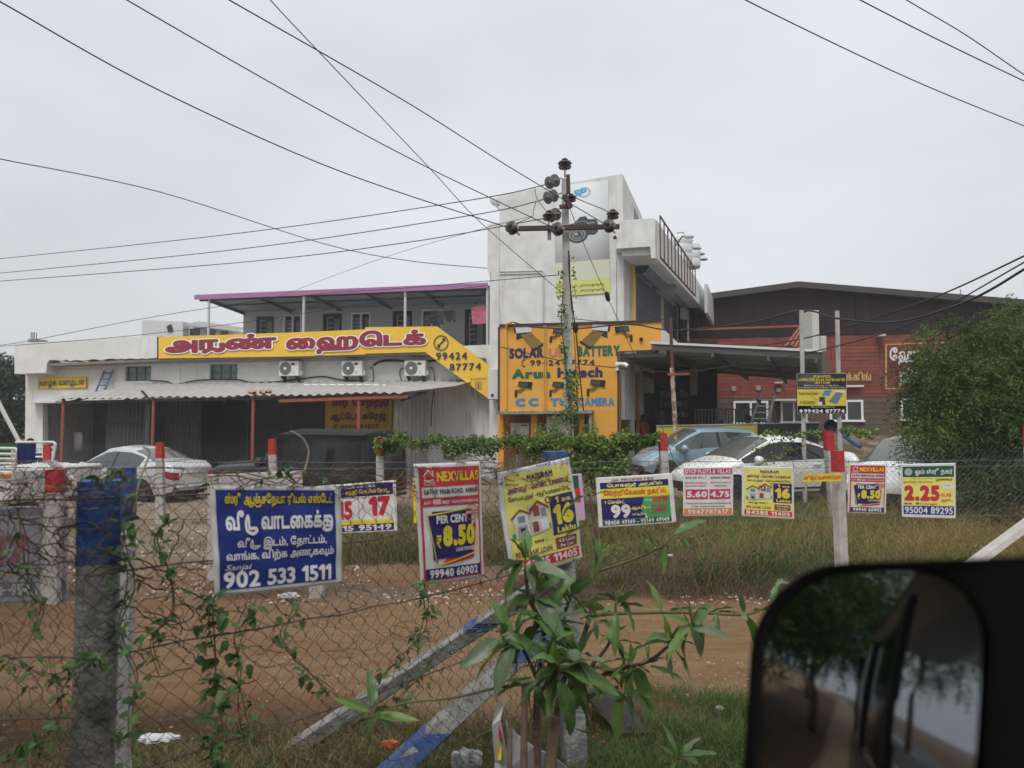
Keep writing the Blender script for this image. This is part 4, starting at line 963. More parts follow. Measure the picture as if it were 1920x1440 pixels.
P = Panel([F.p(72, 709, LB - .065), F.p(163, 706, LB - .065), F.p(163, 727, LB - .065), F.p(72, 730, LB - .065)], .004)
P.text('வாழ்க வளமுடன்', .03, .12, .96, .92, green_l, ws, .03, q=26); P.line([(.01, .04), (.99, .04), (.99, .96), (.01, .96), (.01, .04)], .012, brown_l, ws)
# garage sign on corrugated sheet (ribbed)
gs = thing('garage_sign', 'yellow painted sheet with Tamil garage name and phone number inside the shed', 'sign', F.p(672, 808, LB - .3))
gb = LB - .3
ga0, gz1 = F.az(610, 740, gb); ga1, gz0 = F.az(735, 808, gb)
corr(F, ga0, ga1, gb, gz0, gz1 + .1, M('yellow_painted_sheet', (.62, .38, .045), .6, (.55, .33, .04), 2, .6), 'painted_sheet', gs, .3, .03)
MB().fbox(F, ga0, ga1, gb - .01, gb + .02, gz0 - .1, gz0).build('green_base_strip', M('dark_green_strip', (.03, .12, .05), .6), gs)
corr(F, ga0, ga1, gb + .06, -.2, gz0 - .1, corr_light, 'lower_sheet', gs, .3, .03)
ptxt('ஸ்ரீசெந்தூர்', (622, 741), (731, 739), (731, 767), (622, 769), maroon, gs, gb - .02, .06, M('dull_pink_outline', (.40, .16, .12), .6), .04)
ptxt('ஆட்டோ கரேஜ்', (619, 774), (723, 772), (723, 790), (619, 792), navy, gs, gb - .02, .035)
ptxt('✆:9994684507', (623, 796), (710, 794), (710, 804), (623, 806), navy, gs, gb - .02, .012, q=20, gap=.1)
# painted lettering on the orange wall
ob = OB - .006
ptxt('SOLAR', (955, 653), (1019, 651), (1019, 671), (955, 673), navy, shop, ob, 0.085, off=.003)
ptxt('UPS', (1029, 652), (1072, 651), (1072, 669), (1029, 670), salmon, shop, ob, 0.070, off=.003)
ptxt('BATTERY', (1083, 649), (1162, 647), (1162, 667), (1083, 669), green_l, shop, ob, 0.085, off=.003)
ptxt('99424 87774', (994, 675), (1115, 674), (1115, 685), (994, 686), brown_l, shop, ob, 0.054, gap=.14, off=.003)
p_ = Panel([F.p(977, 674, ob), F.p(986, 674, ob), F.p(986, 688, ob), F.p(977, 688, ob)], .003); p_.line([(.9, .08), (.6, .02), (.25, .3), (.2, .7), (.55, .98), (.85, .9)], .2, brown_l, shop, name='phone_icon')
ptxt('Arun', (960, 692), (1032, 692), (1032, 709), (960, 711), green_l, shop, ob, 0.093, off=.003)
ptxt('Hitech', (1045, 689), (1130, 688), (1130, 708), (1045, 708), navy, shop, ob, 0.078, off=.003)
ptxt('CC', (966, 747), (1010, 746), (1010, 762), (966, 763), blue_l, shop, ob, 0.109, gap=.28, off=.003)
ptxt('TV', (1032, 747), (1064, 746), (1064, 761), (1032, 762), blue_l, shop, ob, 0.109, off=.003)
ptxt('CAMERA', (1084, 746), (1152, 745), (1152, 761), (1084, 762), blue_l, shop, ob, 0.085, gap=.1, off=.003)
blkp = M('black_icon_paint', (.02, .025, .025), .6); ylp = M('yellow_outline_paint', (.75, .5, .1), .7)
def cctv(x, y, s=1, flip=1):
    g = lambda a, b: (x + flip * a * s, y + b * s)
    pl = lambda pts, m, d: MB().poly([F.p(*g(a, b), ob - d) for a, b in pts]).build('camera_picture', m, shop)
    pl([(-10, -10), (20, -8), (18, 6), (-3, 3), (-12, -1)], blkp, .004)
    pl([(-9, -8.6), (9, -7.6), (8, 1), (-8, -1)], M('icon_teal_paint', (.05, .08, .08), .5), .007)
    pl([(9.3, -8), (19, -7), (17.3, 4.8), (8.5, 2.5)], M('icon_black2', (.012, .014, .016), .5), .007)
    for q, ln in enumerate(([(-10, -10), (20, -8), (18, 6), (-3, 3), (-12, -1), (-10, -10)], [(4, 4), (-6, 12), (-13, 10), (-13, 21), (-16, 21), (-15, 8), (-6, 7), (0, 3)])):
        m = MB()
        for (a, b), (c, d) in zip(ln, ln[1:]):
            A_, B_ = F.p(*g(a, b), ob - .01), F.p(*g(c, d), ob - .01); m.beam(A_, B_, .012 * (3.6 if q else 2.6), .004)
        m.build('camera_outline', ylp if q == 0 else blkp, shop)
cctv(981, 724, .95); cctv(1045, 724, .9); cctv(1117, 721, 1.0)
cctv(1045, 624, .85); cctv(1170, 620, .95, -1)
def heater(x, y, flip=1):
    g = lambda a, b: (x + flip * a, y + b)
    pl = lambda pts, m, d, nm='heater_picture': MB().poly([F.p(*g(a, b), ob - d) for a, b in pts]).build(nm, m, shop)
    pl([(-22, -8), (-22, 10), (-12, 6), (6, -2)], blkp, .004)
    pl([(-24, -6), (2, -9), (28, 24), (6, 38)] if 0 else [(-14, 0), (6, -4), (30, 18), (10, 30)], M('tube_tan_paint', (.42, .27, .08), .6), .006)
    for k in range(9):
        t = k / 8; a0_, b0_ = -13 + 18 * t, 0 - 4 * t; a1_, b1_ = 10.5 + 18 * t, 29 - 11 * t
        m = MB(); m.beam(F.p(*g(a0_, b0_), ob - .01), F.p(*g(a1_, b1_), ob - .01), .02, .004); m.build('tube_line', blkp, shop)
    pl([(9, 27), (29, 15), (31, 18), (11, 31)], blkp, .012)
    pl([(-25, -14), (6, -17), (7, -6), (-22, -3)], M('pale_tank_paint', (.62, .6, .62), .6), .014)
    pl([(-27, -12), (-24, -14), (-22, -4), (-26, -3)], blkp, .016)
heater(990, 628); heater(1117, 624, -1)
# ================================================================== WALL FITTINGS
acroot = None
def make_ac():
    t = thing('air_conditioner', 'x', 'air conditioner', (0, 0, 0), group='outdoor air conditioner units on the garage wall')
    m = MB(); m.box(-.40, .40, -.32, 0, 0, .56); m.build('body', M('white_ac_case', (.68, .68, .66), .5), t, local=True, bevel=.02)
    g = MB(); g.lathe([(.235, 0), (.235, .012), (.0, .014)], (-.13, -.322, .28), (0, -1, 0), 24); gg = g.build('fan_grille', M('fan_grille_grey', (.14, .14, .145), .6), t, local=True)
    m = MB()
    for k in range(3): r = .06 + .06 * k; m.tube([(-.13 + r * math.cos(a), -.345, .28 + r * math.sin(a)) for a in np.linspace(0, 6.283, 17)], .004, 4)
    m.build('grille_ring', M('pale_grille', (.35, .35, .36), .5), gg, local=True)
    MB().lathe([(.05, 0), (.05, .02), (0, .03)], (-.13, -.337, .28), (0, -1, 0), 12).build('fan_hub', letwhite, t, local=True)
    MB().lathe([(.055, 0), (.055, .006)], (.2, -.322, .14), (0, -1, 0), 12).build('round_label', M('pale_grey_label', (.5, .5, .5), .6), t, local=True)
    m = MB(); m.lathe([(.09, 0), (.09, .006)], (.17, -.322, .44), (0, -1, 0), 16)
    o = m.build('badge', charcoal, t, local=True); o.scale = (1, 1, .45); o.location = (0, 0, .242)
    MB().box(.40, .46, -.2, -.02, .04, .2).build('valve_cover', M('white_ac_case', (0, 0, 0)), t, local=True)
    for x in (-.28, .28): MB().hexa([(x - .02, -.36, -.03), (x + .02, -.36, -.03), (x + .02, 0, -.25), (x - .02, 0, -.25), (x - .02, -.36, -.002), (x + .02, -.36, -.002), (x + .02, 0, -.002), (x - .02, 0, -.002)]).build('bracket', charcoal, t, local=True)
    return t
ac = make_ac()
for i, (px, lb) in enumerate(((549, 'left air conditioner unit, under the first half of the roof sign'), (666, 'middle air conditioner unit on the white garage wall'), (783, 'right air conditioner unit, nearest the slanting end of the sign'))):
    p = F.p(px, 706, LB - .08); o = ac if i == 0 else copy_tree(ac)
    o.location = p; o.rotation_euler = (0, 0, R(-TH)); o['label'] = lb
def wirepx(name, label, pts, r=.012, mat=cable, cat='cable', group=None, n=6, fr=None, side=4):
    """pts: (px,py,depth) control points, smooth curve through them"""
    P_ = [fr.p(a, b, c) if fr else at(a, b, c) for a, b, c in pts]
    if len(P_) > 2: C_ = [Vector(q) for q in arcpts([tuple(q) for q in P_], n)]
    else: C_ = P_
    o = MB().tube(C_, r, side).build(name, mat, None)
    o['label'] = label; o['category'] = cat
    if group: o['group'] = group
    return o
bs = LB - .06
wirepx('wall_cable', 'black cable sagging along the garage wall below the air conditioners', [(281, 714, bs), (310, 715, bs), (330, 721, bs), (372, 713, bs), (445, 712, bs), (470, 717, bs), (515, 716, bs), (560, 711, bs), (604, 706, bs), (640, 712, bs), (700, 716, bs), (760, 719, bs), (820, 718, bs), (873, 712, bs)], .025, fr=F)
wirepx('wall_cable', 'thick black cable from the wall hook above the right air conditioner towards the sign', [(700, 685, bs), (712, 678, bs), (735, 676, bs), (780, 678, bs), (818, 676, bs)], .04, fr=F)
wirepx('drain_pipe', 'thin grey pipe looping down beside the right air conditioner', [(760, 690, bs), (751, 692, bs), (750, 705, bs), (755, 718, bs)], .02, galv_wire, 'pipe', fr=F)
wirepx('drain_pipe', 'thin grey pipe bending down the wall right of the third air conditioner', [(805, 690, bs), (812, 692, bs), (815, 720, bs), (810, 760, bs), (808, 800, bs)], .02, galv_wire, 'pipe', fr=F)
wirepx('drain_pipe', 'thin grey pipe arching right of the middle air conditioner', [(692, 690, bs), (698, 689, bs), (700, 700, bs), (700, 716, bs)], .02, galv_wire, 'pipe', fr=F)
wirepx('roof_pipe', 'long thin white pipe lying on the shed roof', [(570, 722, LB - .8), (700, 722, LB - .9), (785, 727, LB - 1.2)], .025, letwhite, 'pipe', fr=F)
# blue ladder
ld = thing('ladder', 'short blue ladder leaning on the white garage wall above the shed', 'ladder', F.p(185, 738, LB - .3))
blp = M('faded_blue_ladder', (.08, .15, .30), .6, (.15, .2, .3), 8, .7)
q = [(178, 738), (196, 695), (194, 738), (212, 694)]
A_, B_, C_, D_ = F.p(*q[0], LB - .35), F.p(*q[1], LB - .06), F.p(*q[2], LB - .35), F.p(*q[3], LB - .06)
for a, b in ((A_, B_), (C_, D_)): MB().tube([a, b], .035, 6).build('side_rail', blp, ld)
for t in (.1, .36, .62, .88): MB().tube([A_.lerp(B_, t), C_.lerp(D_, t)], .025, 5).build('rung', blp, ld)
# rags on the shed roof, flap
rg = thing('cloth_heap', 'crumpled tan cloth lying on the front edge of the shed roof', 'cloth', F.p(482, 742, LB - 3))
V, Fc = [], []; rr = random.Random(3)
for j in range(6):
    for i in range(14):
        a, z = F.az(465 + i * 3.4, 740, LB - 3.1 + j * .18); V.append(F.W(a, LB - 3.1 + j * .18, 2.86 + j * .02 + rr.uniform(0, .12)))
for j in range(5):
    for i in range(13): k = j * 14 + i; Fc.append((k, k + 1, k + 15, k + 14))
link_mesh('cloth', V, Fc, M('tan_rag', (.38, .26, .19), .9), rg)
lf = thing('shed_lamp', 'grey flat lamp head sticking up at the shed roof edge above the second post', 'lamp', F.p(270, 745, LB - 3.2))
MB().beam(F.p(266, 733, LB - 3.25), F.p(275, 743, LB - 3.2), .14, .05).build('lamp_head', charcoal, lf); MB().tube([F.p(275, 743, LB - 3.2), F.p(285, 751, LB - 3.15)], .02, 5).build('arm', charcoal, lf)
# notice on the dark sheet
nt_ = thing('paper_notice', 'faded pinkish paper notice on the dark corrugated wall behind the silver car', 'notice', F.p(146, 847, LB + .75))
P = Panel([F.p(139, 811, LB + .75), F.p(154, 811, LB + .75), F.p(155, 847, LB + .75), F.p(139, 847, LB + .75)], .004); P.sheet('paper', M('faded_pink_paper', (.22, .18, .21), .9), nt_, 1, 1)
for k in range(8): P.line([(.15, .18 + k * .095), (.85 - .2 * (k % 2), .18 + k * .095)], .03 if k else .06, gl_, nt_)
# laundry
ck = thing('clothes_line', 'thin clothes line stretched under the upper floor roof', 'line', F.p(850, 580, LB + 1.6))
MB().tube([F.p(760, 573, LB + 1.6), F.p(850, 581, LB + 1.6), F.p(917, 579, LB + 1.6)], .008, 4).build('rope', galv_wire, ck)
def cloth(name, label, pix, b, mat):
    pts = [F.az(x, y, b) for x, y in pix]; am = [p[0] for p in pts]; zm = [p[1] for p in pts]
    m = MB(); m.aprism(F, pts, b, b + .015); o = m.build('fabric', mat, None)
    bm = bmesh.new(); bm.from_mesh(o.data); bmesh.ops.triangulate(bm, faces=bm.faces); bmesh.ops.subdivide_edges(bm, edges=bm.edges, cuts=2, use_grid_fill=True)
    for v in bm.verts: v.co += F.n * (.06 * math.sin(v.co.x * 11) * math.sin(v.co.z * 5 + 1))
    bm.to_mesh(o.data); bm.free()
    t = thing(name, label, 'clothing', F.p(pix[0][0], pix[0][1], b)); o.parent = t; o.location = -t.location; return t
dkc = M('dark_grey_cloth', (.035, .04, .045), .9)
cloth('hanging_garment', 'dark garment hanging left of the two on the clothes line', [(807, 582), (834, 583), (830, 604), (833, 609), (822, 606), (812, 606), (804, 607)], LB + 1.6, dkc)
cloth('hanging_garment', 'dark short-sleeved garment hanging right beside the other dark one', [(834, 583), (853, 582), (856, 604), (850, 605), (848, 599), (842, 604), (836, 600), (833, 590)], LB + 1.62, dkc)
cloth('hanging_towel', 'pink towel hanging at the right end of the clothes line', [(883, 576), (912, 572), (914, 606), (886, 608)], LB + 1.6, M('pink_cloth', (.50, .15, .22), .9, (.45, .12, .19), 6, .6))
# cctv on the shop wall
cc = thing('security_camera', 'small white security camera with two junction boxes at the doorway edge', 'camera', F.p(1158, 680, OB - .1))
for y in (682, 691): MB().pxbox(F, 1154, y - 3.2, 1160, y + 3.2, OB - .1, OB - .005, ref=OB - .1).build('junction_box', letwhite, cc)
MB().tube([F.p(1162, 682, OB - .1), F.p(1172, 683, OB - .3)], .05, 8).build('camera_body', letwhite, cc)
MB().tube([F.p(1170, 682, OB - .3), F.p(1177, 686.5, OB - .35)], .06, 8).build('camera_head', letwhite, cc)
for x, y, b, l in ((1202, 636, OB, 'tiny black camera on the orange wall right of the painted pictures'), (1153, 446, BB, 'tiny black camera on the white balcony band front')):
    t = thing('dome_camera', l, 'camera', F.p(x, y, b)); MB().lathe([(.05, 0), (.06, .03), (.05, .09), (0, .1)], F.p(x, y, b - .002), -F.n, 10).build('camera_body', black, t)
# rusty pole
rp = thing('rusty_pole', 'rust-streaked steel pole with a short cross arm in front of the shop doorway', 'pole', at(1263, 815, 19.2))
a, b, c = at(1257.5, 595, 19.2), at(1260, 690, 19.2), at(1266, 800, 19.2); c2_ = c + (c - b) * .5
MB().beam(b, a, .075).build('upper_shaft', M('dark_rust', (.09, .045, .035), .85, (.15, .07, .05), 12, .6), rp)
MB().tube([b, c, c2_], .062, 8).build('lower_shaft', rust, rp)
MB().beam(at(1252, 702, 19.15), at(1292, 701, 19.2), .06).build('cross_arm', redpipe, rp)
# a-frame ladder
al_ = thing('step_ladder', 'open aluminium step ladder standing behind the low wall', 'ladder', at(1425, 800, 21.5))
am_ = M('aluminium', (.42, .43, .44), .4, metal=.6); Yl = 21.5
top = at(1423, 752, Yl); 
for dx in (0, .45):
    o_ = Vector((dx, .2 * dx, 0))
    MB().beam(at(1426, 740, Yl) + o_, at(1404, 800, Yl) + o_ * 1.3, .08, .04).build('front_rail', am_, al_)
    MB().beam(at(1423, 753, Yl) + o_ + Vector((0, .1, 0)), at(1436, 800, Yl) + o_ * 1.3 + Vector((0, .6, 0)), .08, .04).build('rear_rail', am_, al_)
for k in range(5):
    t = .15 + k * .2; p0 = at(1426, 740, Yl).lerp(at(1404, 800, Yl), t); MB().beam(p0, p0 + Vector((.45, .09, 0)), .05, .03).build('step', am_, al_)
MB().lathe([(.06, -.05), (.06, .05)], top, (1, 0, 0), 8).build('hinge', bluepaint, al_)
# ================================================================== ELECTRIC POLE
pole = thing('electric_pole', 'tall square concrete electric pole with dark steel cross arm in front of the orange wall', 'utility pole', at(1068, 815, 15.5) - Vector((0, 0, 1.7)))
pb, pt = at(1069, 830, 15.5) - Vector((0, 0, 1.75)), at(1059, 336, 15.5)
MB().hexa([pb + Vector((x * .105, y * .1, 0)) for x, y in ((-1, -1), (1, -1), (1, 1), (-1, 1))] + [pt + Vector((x * .068, y * .068, 0)) for x, y in ((-1, -1), (1, -1), (1, 1), (-1, 1))]).build('shaft', concrete_l, pole, bevel=.012)
dks = M('dark_brown_steel', (.045, .03, .032), .6, (.07, .04, .035), 14, .7)
ca = thing('x', 'x', 'x') if False else None
MB().beam(at(963, 429, 15.3), at(1161, 425, 15.3), .11, .09).build('cross_arm', dks, pole)
MB().beam(at(1065, 328, 15.3), at(1066, 363, 15.3), .08).build('top_bracket', dks, pole)
MB().beam(at(1049, 388, 15.3), at(1068, 387, 15.3), .08).beam(at(1058, 366, 15.25), at(1070, 390, 15.25), .1).build('stay_bracket', dks, pole)
MB().beam(at(1030, 424, 15.4), at(1030, 450, 15.4), .08, .03).build('hanger_plate', steel, pole)
def pin_ins(p, par, s=1.0, mat=porcelain, nm='pin_insulator'):
    s *= .74
    return MB().lathe([(.02 * s, -.28 * s), (.02 * s, -.02 * s), (.08 * s, 0), (.17 * s, -.02 * s), (.185 * s, .02 * s), (.09 * s, .06 * s), (.09 * s, .085 * s), (.17 * s, .075 * s), (.20 * s, .11 * s), (.17 * s, .16 * s), (.08 * s, .19 * s), (.09 * s, .23 * s), (.05 * s, .26 * s), (0, .26 * s)], p, n=18).build(nm, mat, par, smooth=False)
pin_ins(at(1059, 314, 15.4), pole, 1.05); MB().tube([at(1059, 316, 15.4), at(1060, 332, 15.4)], .02, 6).build('pin', steel, pole)
pin_ins(at(1149, 408, 15.3), pole, .95); MB().tube([at(1149, 410, 15.3), at(1148, 424, 15.3)], .02, 6).build('pin', steel, pole)
pin_ins(at(1029, 411, 15.3), pole, .95); MB().tube([at(1029, 413, 15.3), at(1029, 424, 15.3)], .02, 6).build('pin', steel, pole)
pin_ins(at(1071, 376, 15.6), pole, .8)
def disc(p, d, par, s=1, mat=greypor, n=2):
    d = Vector(d).normalized()
    for k in range(n):
        c_ = Vector(p) + d * (.21 * k * s)
        MB().lathe([(.03 * s, -.05 * s), (.05 * s, -.02 * s), (.15 * s, .0), (.155 * s, .02 * s), (.05 * s, .05 * s), (.04 * s, .09 * s), (.02 * s, .1 * s)], c_, d, 18).build('disc_insulator', mat, par)
for px, py in ((963, 430), (1048, 432), (1144, 426)):
    c_ = at(px, py, 15.0); d_ = (ray(px - 160, py - 90)); d_ = Vector((-.5, -.8, .25)).normalized()
    for k in range(2): MB().lathe([(.04, -.03), (.11, -.015), (.135, 0), (.10, .02), (.05, .03), (.04, .07)], c_ + d_ * .12 * k, d_, 20).build('disc_insulator', porcelain, pole)
    MB().tube([c_ - d_ * .25, c_ + d_ * .3], .02, 5).build('pin', steel, pole)
for (x0, y0), (x1, y1) in (((1053, 334), (1013, 349)), ((1053, 362), (1005, 378)), ((1053, 398), (1018, 410))):
    a, b = at(x0, y0, 15.3), at(x1, y1, 15.9); d_ = b - a; MB().tube([a, b], .018, 5).build('link_rod', steel, pole)
    disc(a + d_ * .28, d_, pole, .92)
# pole wires
W = 'overhead lines to the electric pole'
wl = [
 ('topmost-left wire rising to the upper left corner of the sky', [(-60, -28, 8.3), (0, 3, 9.1), (300, 170, 11.0), (640, 322, 13), (963, 430, 14.8)], .011),
 ('middle of three wires rising to the top left from the pole cross arm', [(180, -40, 8.6), (238, 0, 9.1), (570, 190, 11.2), (800, 313, 13), (1048, 432, 14.8)], .011),
 ('right of three wires rising to the top left, ending at the right insulator', [(380, -30, 8.6), (430, 0, 9.1), (760, 190, 11.4), (950, 310, 13.2), (1144, 426, 14.8)], .011),
 ('steep wire crossing the others on its way down to the creeper on the pole', [(480, -40, 8.6), (507, 0, 9.1), (632, 133, 10.3), (810, 320, 13), (900, 416, 14), (1052, 548, 15.4)], .009),
 ('lower service wire from the left edge to the tower wall', [(-60, 285, 15), (0, 298, 16), (300, 360, 19), (600, 455, 21.5), (760, 488, 22.5), (914, 503, 23.9)], .012),
 ('uppermost of three level wires from the left edge to the pole', [(-60, 488, 26), (0, 485, 25), (450, 437, 19.5), (870, 377, 16.4), (1013, 349, 15.9)], .011),
 ('middle of three level wires from the left edge to the pole', [(-60, 515, 26), (0, 512, 25), (450, 467, 19.5), (870, 406, 16.4), (1005, 378, 15.9)], .011),
 ('lowest of three level wires from the left edge to the pole', [(-60, 530, 26), (0, 527, 25), (450, 492, 19.5), (760, 455, 17), (1018, 410, 15.8)], .011),
 ('thin faint wire running down left of the tower towards the mauve roof', [(1000, 405, 16), (900, 430, 17), (700, 490, 20), (460, 580, 27)], .006),
 ('thin wire from the left edge over the low parapet towards the tower', [(-20, 650, 26), (60, 638, 26), (300, 592, 25), (560, 555, 24), (760, 540, 23.4), (1052, 515, 15.5)], .010),
 ('lowest thin wire from the left edge passing in front of the upper floor', [(-20, 651, 26), (200, 634, 25.5), (400, 612, 25), (620, 580, 24.5), (760, 555, 24.3), (914, 535, 24)], .010),
 ('highest wire crossing the upper right sky', [(1340, -40, 9.0), (1398, 0, 9.6), (1700, 145, 11.5), (1920, 236, 13), (2010, 270, 13.5)], .011),
 ('middle wire crossing the upper right corner', [(1560, -30, 9), (1613, 0, 9.4), (1760, 75, 10.2), (1920, 152, 11), (2000, 190, 11.5)], .011),
 ('right-hand wire cutting the top right corner', [(1650, -35, 9), (1700, 0, 9.4), (1810, 65, 10), (1920, 140, 10.6), (2000, 190, 11)], .009),
 ('upper of three cables sweeping down from the right edge behind the signboard', [(1980, 450, 10), (1920, 480, 10.6), (1770, 550, 13), (1640, 596, 15), (1500, 636, 17.5), (1330, 662, 20.5)], .016),
 ('middle cable sweeping from the right edge past the rusty pole to the orange wall', [(1980, 458, 10), (1920, 492, 10.6), (1700, 610, 14), (1500, 665, 17), (1380, 685, 18.5), (1266, 698, 19.2), (1160, 690, 21), (1060, 678, 22), (938, 650, 22.9)], .014),
 ('thick black cable from the right edge over the signboard post to the orange wall', [(1980, 462, 9.8), (1920, 505, 10.3), (1810, 566, 12), (1680, 603, 14), (1570, 597, 15.4), (1504, 582, 16.2), (1400, 606, 17.5), (1262, 619, 19.2), (1180, 608, 20.8), (1080, 616, 21.7), (1000, 613, 22.4), (962, 604, 22.7)], .022),
 ('guy wire dropping from the pole top down to the ground at the right', [(1067, 387, 15.4), (1100, 470, 15.8), (1140, 560, 16.2), (1200, 690, 16.5), (1262, 860, 16.6), (1285, 915, 16.6)], .009),
 ('black twisted wire hanging down beside the pole into the creeper', [(1066, 470, 15.35), (1068, 520, 15.35), (1074, 580, 15.35), (1079, 616, 15.35), (1086, 690, 15.3), (1094, 770, 15.3)], .014),
 ('short jumper wire looping from the pole top to the right pin insulator', [(1072, 368, 15.5), (1100, 380, 15.4), (1130, 392, 15.3), (1150, 404, 15.2), (1146, 416, 15.1)], .009),
 ('short jumper wire looping down from the upper left insulators', [(1003, 352, 15.9), (1006, 370, 15.8), (1018, 388, 15.6), (1028, 400, 15.4)], .008),
 ('jumper loop between the middle left insulators and the left end insulator', [(1005, 378, 15.9), (1000, 395, 15.6), (998, 406, 15.4), (970, 418, 15.2), (957, 424, 15.1)], .008),
 ('thin grey wire from the pole over the orange wall to the rusty pole', [(1069, 597, 15.6), (1150, 605, 17), (1210, 607, 18.5), (1257, 594, 19.2)], .008),
]
for lb, pts, r in wl: wirepx('overhead_wire', lb, pts, r, cable, 'wire', W, n=8)
li = thing('guy_insulator', 'small black egg insulator on the guy wire beside the lime banner strip', 'insulator', at(1139, 556, 16.2)); MB().lathe([(.02, -.12), (.05, -.08), (.06, 0), (.05, .08), (.02, .12)], at(1139, 556, 16.2), (.25, 0, -1), 10).build('egg', black, li)
li = thing('guy_insulator', 'small black egg insulator on the twisted wire hanging beside the pole', 'insulator', at(1079, 614, 15.35)); MB().lathe([(.02, -.12), (.05, -.08), (.06, 0), (.05, .08), (.02, .12)], at(1079, 614, 15.3), (.05, 0, -1), 10).build('egg', black, li)
# ================================================================== SIGNBOARD ON TWO POSTS
sbd = thing('shop_signboard', 'black and yellow shop signboard on two white posts right of the canopy', 'signboard', at(1540, 850, 15.8))
cw = M('chalky_white_post', (.48, .47, .45), .8, (.3, .28, .25), 9, .7)
for (x0, y0, x1, y1) in ((1502.5, 582, 1507.5, 850), (1569.5, 583, 1575.5, 850)):
    a, b = at(x0, y0, 16.0), at(x1, y1, 16.0); b.z = .1; MB().tube([a, b], .05, 8).build('post', cw, sbd)
P = Panel([at(1494, 700, 15.9), at(1587, 700, 15.9), at(1587, 776, 15.9), at(1495, 776, 15.9)], .004)
P.sheet('board', black, sbd, 2, 2, .04)
ylb = M('yellow_print', (.66, .52, .07), .6); wp = M('white_print', (.68, .68, .68), .6)
P.rect(.005, .395, .995, .80, ylb, sbd, 1)
P.text('ARUN HITECH', .32, .045, .68, .11, ylb, sbd, .03, q=22); P.text('COIMBATORE SOLAR WATER HEATER', .03, .125, .97, .195, ylb, sbd, .03, q=18); P.text('HEAT PUMP', .36, .205, .67, .265, ylb, sbd, .03, q=22)
P.text('●3/335,Sathy Road, Opp. to TNEB Office,', .14, .285, .84, .325, wp, sbd, .01, q=12); P.text('Karivampalayam, Annur, Coimbatore, Tamilnadu- 641 653.', .02, .335, .98, .375, wp, sbd, .01, q=12)
P.text('Authorised Dealer :', .03, .45, .46, .53, black, sbd, .01, q=16); P.text('V·GUARD', .05, .68, .36, .76, black, sbd, .02, q=20)
P.line([(.24, .55), (.38, .60), (.30, .61), (.37, .66), (.40, .64), (.44, .66)], .012, black, sbd)
P.shape([(.50, .54), (.56, .42), (.70, .41), (.65, .56)], M('blue_panel_print', (.06, .25, .45), .5), sbd, 2); P.shape([(.63, .70), (.78, .48), (.96, .44), (.80, .76)], M('grey_blue_panel_print', (.12, .2, .26), .5), sbd, 2)
P.shape([(.76, .45), (.80, .42), (.97, .44), (.94, .49)], wp, sbd, 3); P.shape([(.45, .58), (.56, .58), (.57, .78), (.44, .76)], charcoal, sbd, 2); P.shape([(.42, .71), (.50, .70), (.50, .79), (.42, .79)], wp, sbd, 3)
P.text('●sarunhitech@gmail.com', .28, .815, .76, .85, wp, sbd, .01, q=12); P.ring(.075, .93, .032, .04, wp, sbd, 1, 1); P.text('99424 87774', .13, .885, .96, .975, wp, sbd, .05, q=22)
P.line([(.003, .003), (.997, .003), (.997, .997), (.003, .997), (.003, .003)], .008, M('silver_edge', (.4, .4, .4), .5), sbd)
dd = thing('black_dish', 'round matt black satellite dish under the signboard, before the right post', 'satellite dish', at(1557, 812, 15.6))
MB().lathe([(.02, .10), (.09, .07), (.145, .0), (.15, .01), (.10, .09), (.02, .13)], at(1557.5, 799, 15.6), (-.1, 1, 0), 24).build('reflector', M('matt_black', (.008, .008, .009), .7), dd, True)
MB().tube([at(1558, 799, 15.7), at(1558, 850, 15.7)], .025, 6).build('mast', charcoal, dd)
for (x0, y0, x1, y1, Y, l) in ((1515, 584, 1528, 658, 19, 'tall slim white box column standing on the canopy end'), (1529.5, 632, 1541, 660, 19.4, 'short white box beside the tall slim column on the canopy end')):
    p = at((x0 + x1) / 2, y1, Y); hx = (x1 - x0) / 2 / FPX * Y; hz = (y1 - y0) / FPX * Y
    t = thing('white_box_column', l, 'box', p); MB().box(p.x - hx, p.x + hx, p.y - .3, p.y + .3, p.z, p.z + hz).build('body', M('off_white_panel', (.52, .52, .48), .6), t, bevel=.01)
# stair stringers behind the column
sr = thing('steel_stair', 'rusty slanting steel stair frame rising behind the canopy end', 'stair', at(1500, 660, 21))
for x in (0, 10, 20, 30, 40): MB().beam(at(1466 + x, 660, 21), at(1501 + x * .55, 612, 23), .05).build('stringer', redpipe, sr)
MB().beam(at(1290, 618, 21), at(1510, 611, 21), .05).build('rail', redpipe, sr)
tp = thing('tarpaulin_bundle', 'dark blue crumpled tarpaulin bundle on the canopy by the stair frame', 'tarpaulin', at(1480, 656, 18.6))
V = []; rr = random.Random(8)
for j in range(5):
    for i in range(9): p = at(1464 + i * 4, 656 - 9 * math.sin(math.pi * (i + .3) / 9) * (1 - .15 * j) + rr.uniform(-1.2, 1.2), 18.3 + j * .2); V.append(p)
link_mesh('sheet', V, [(j * 9 + i, j * 9 + i + 1, j * 9 + i + 10, j * 9 + i + 9) for j in range(4) for i in range(8)], M('dark_blue_tarp', (.04, .05, .075), .5), tp)
bp_ = thing('blue_pipe', 'thick blue plastic pipe lying slanted behind the white cars', 'pipe', at(1600, 835, 18)); MB().tube([at(1574, 812, 18.5), at(1612, 838, 17.5)], .05, 10).build('pipe_body', M('blue_plastic_pipe', (.025, .08, .24), .5), bp_)
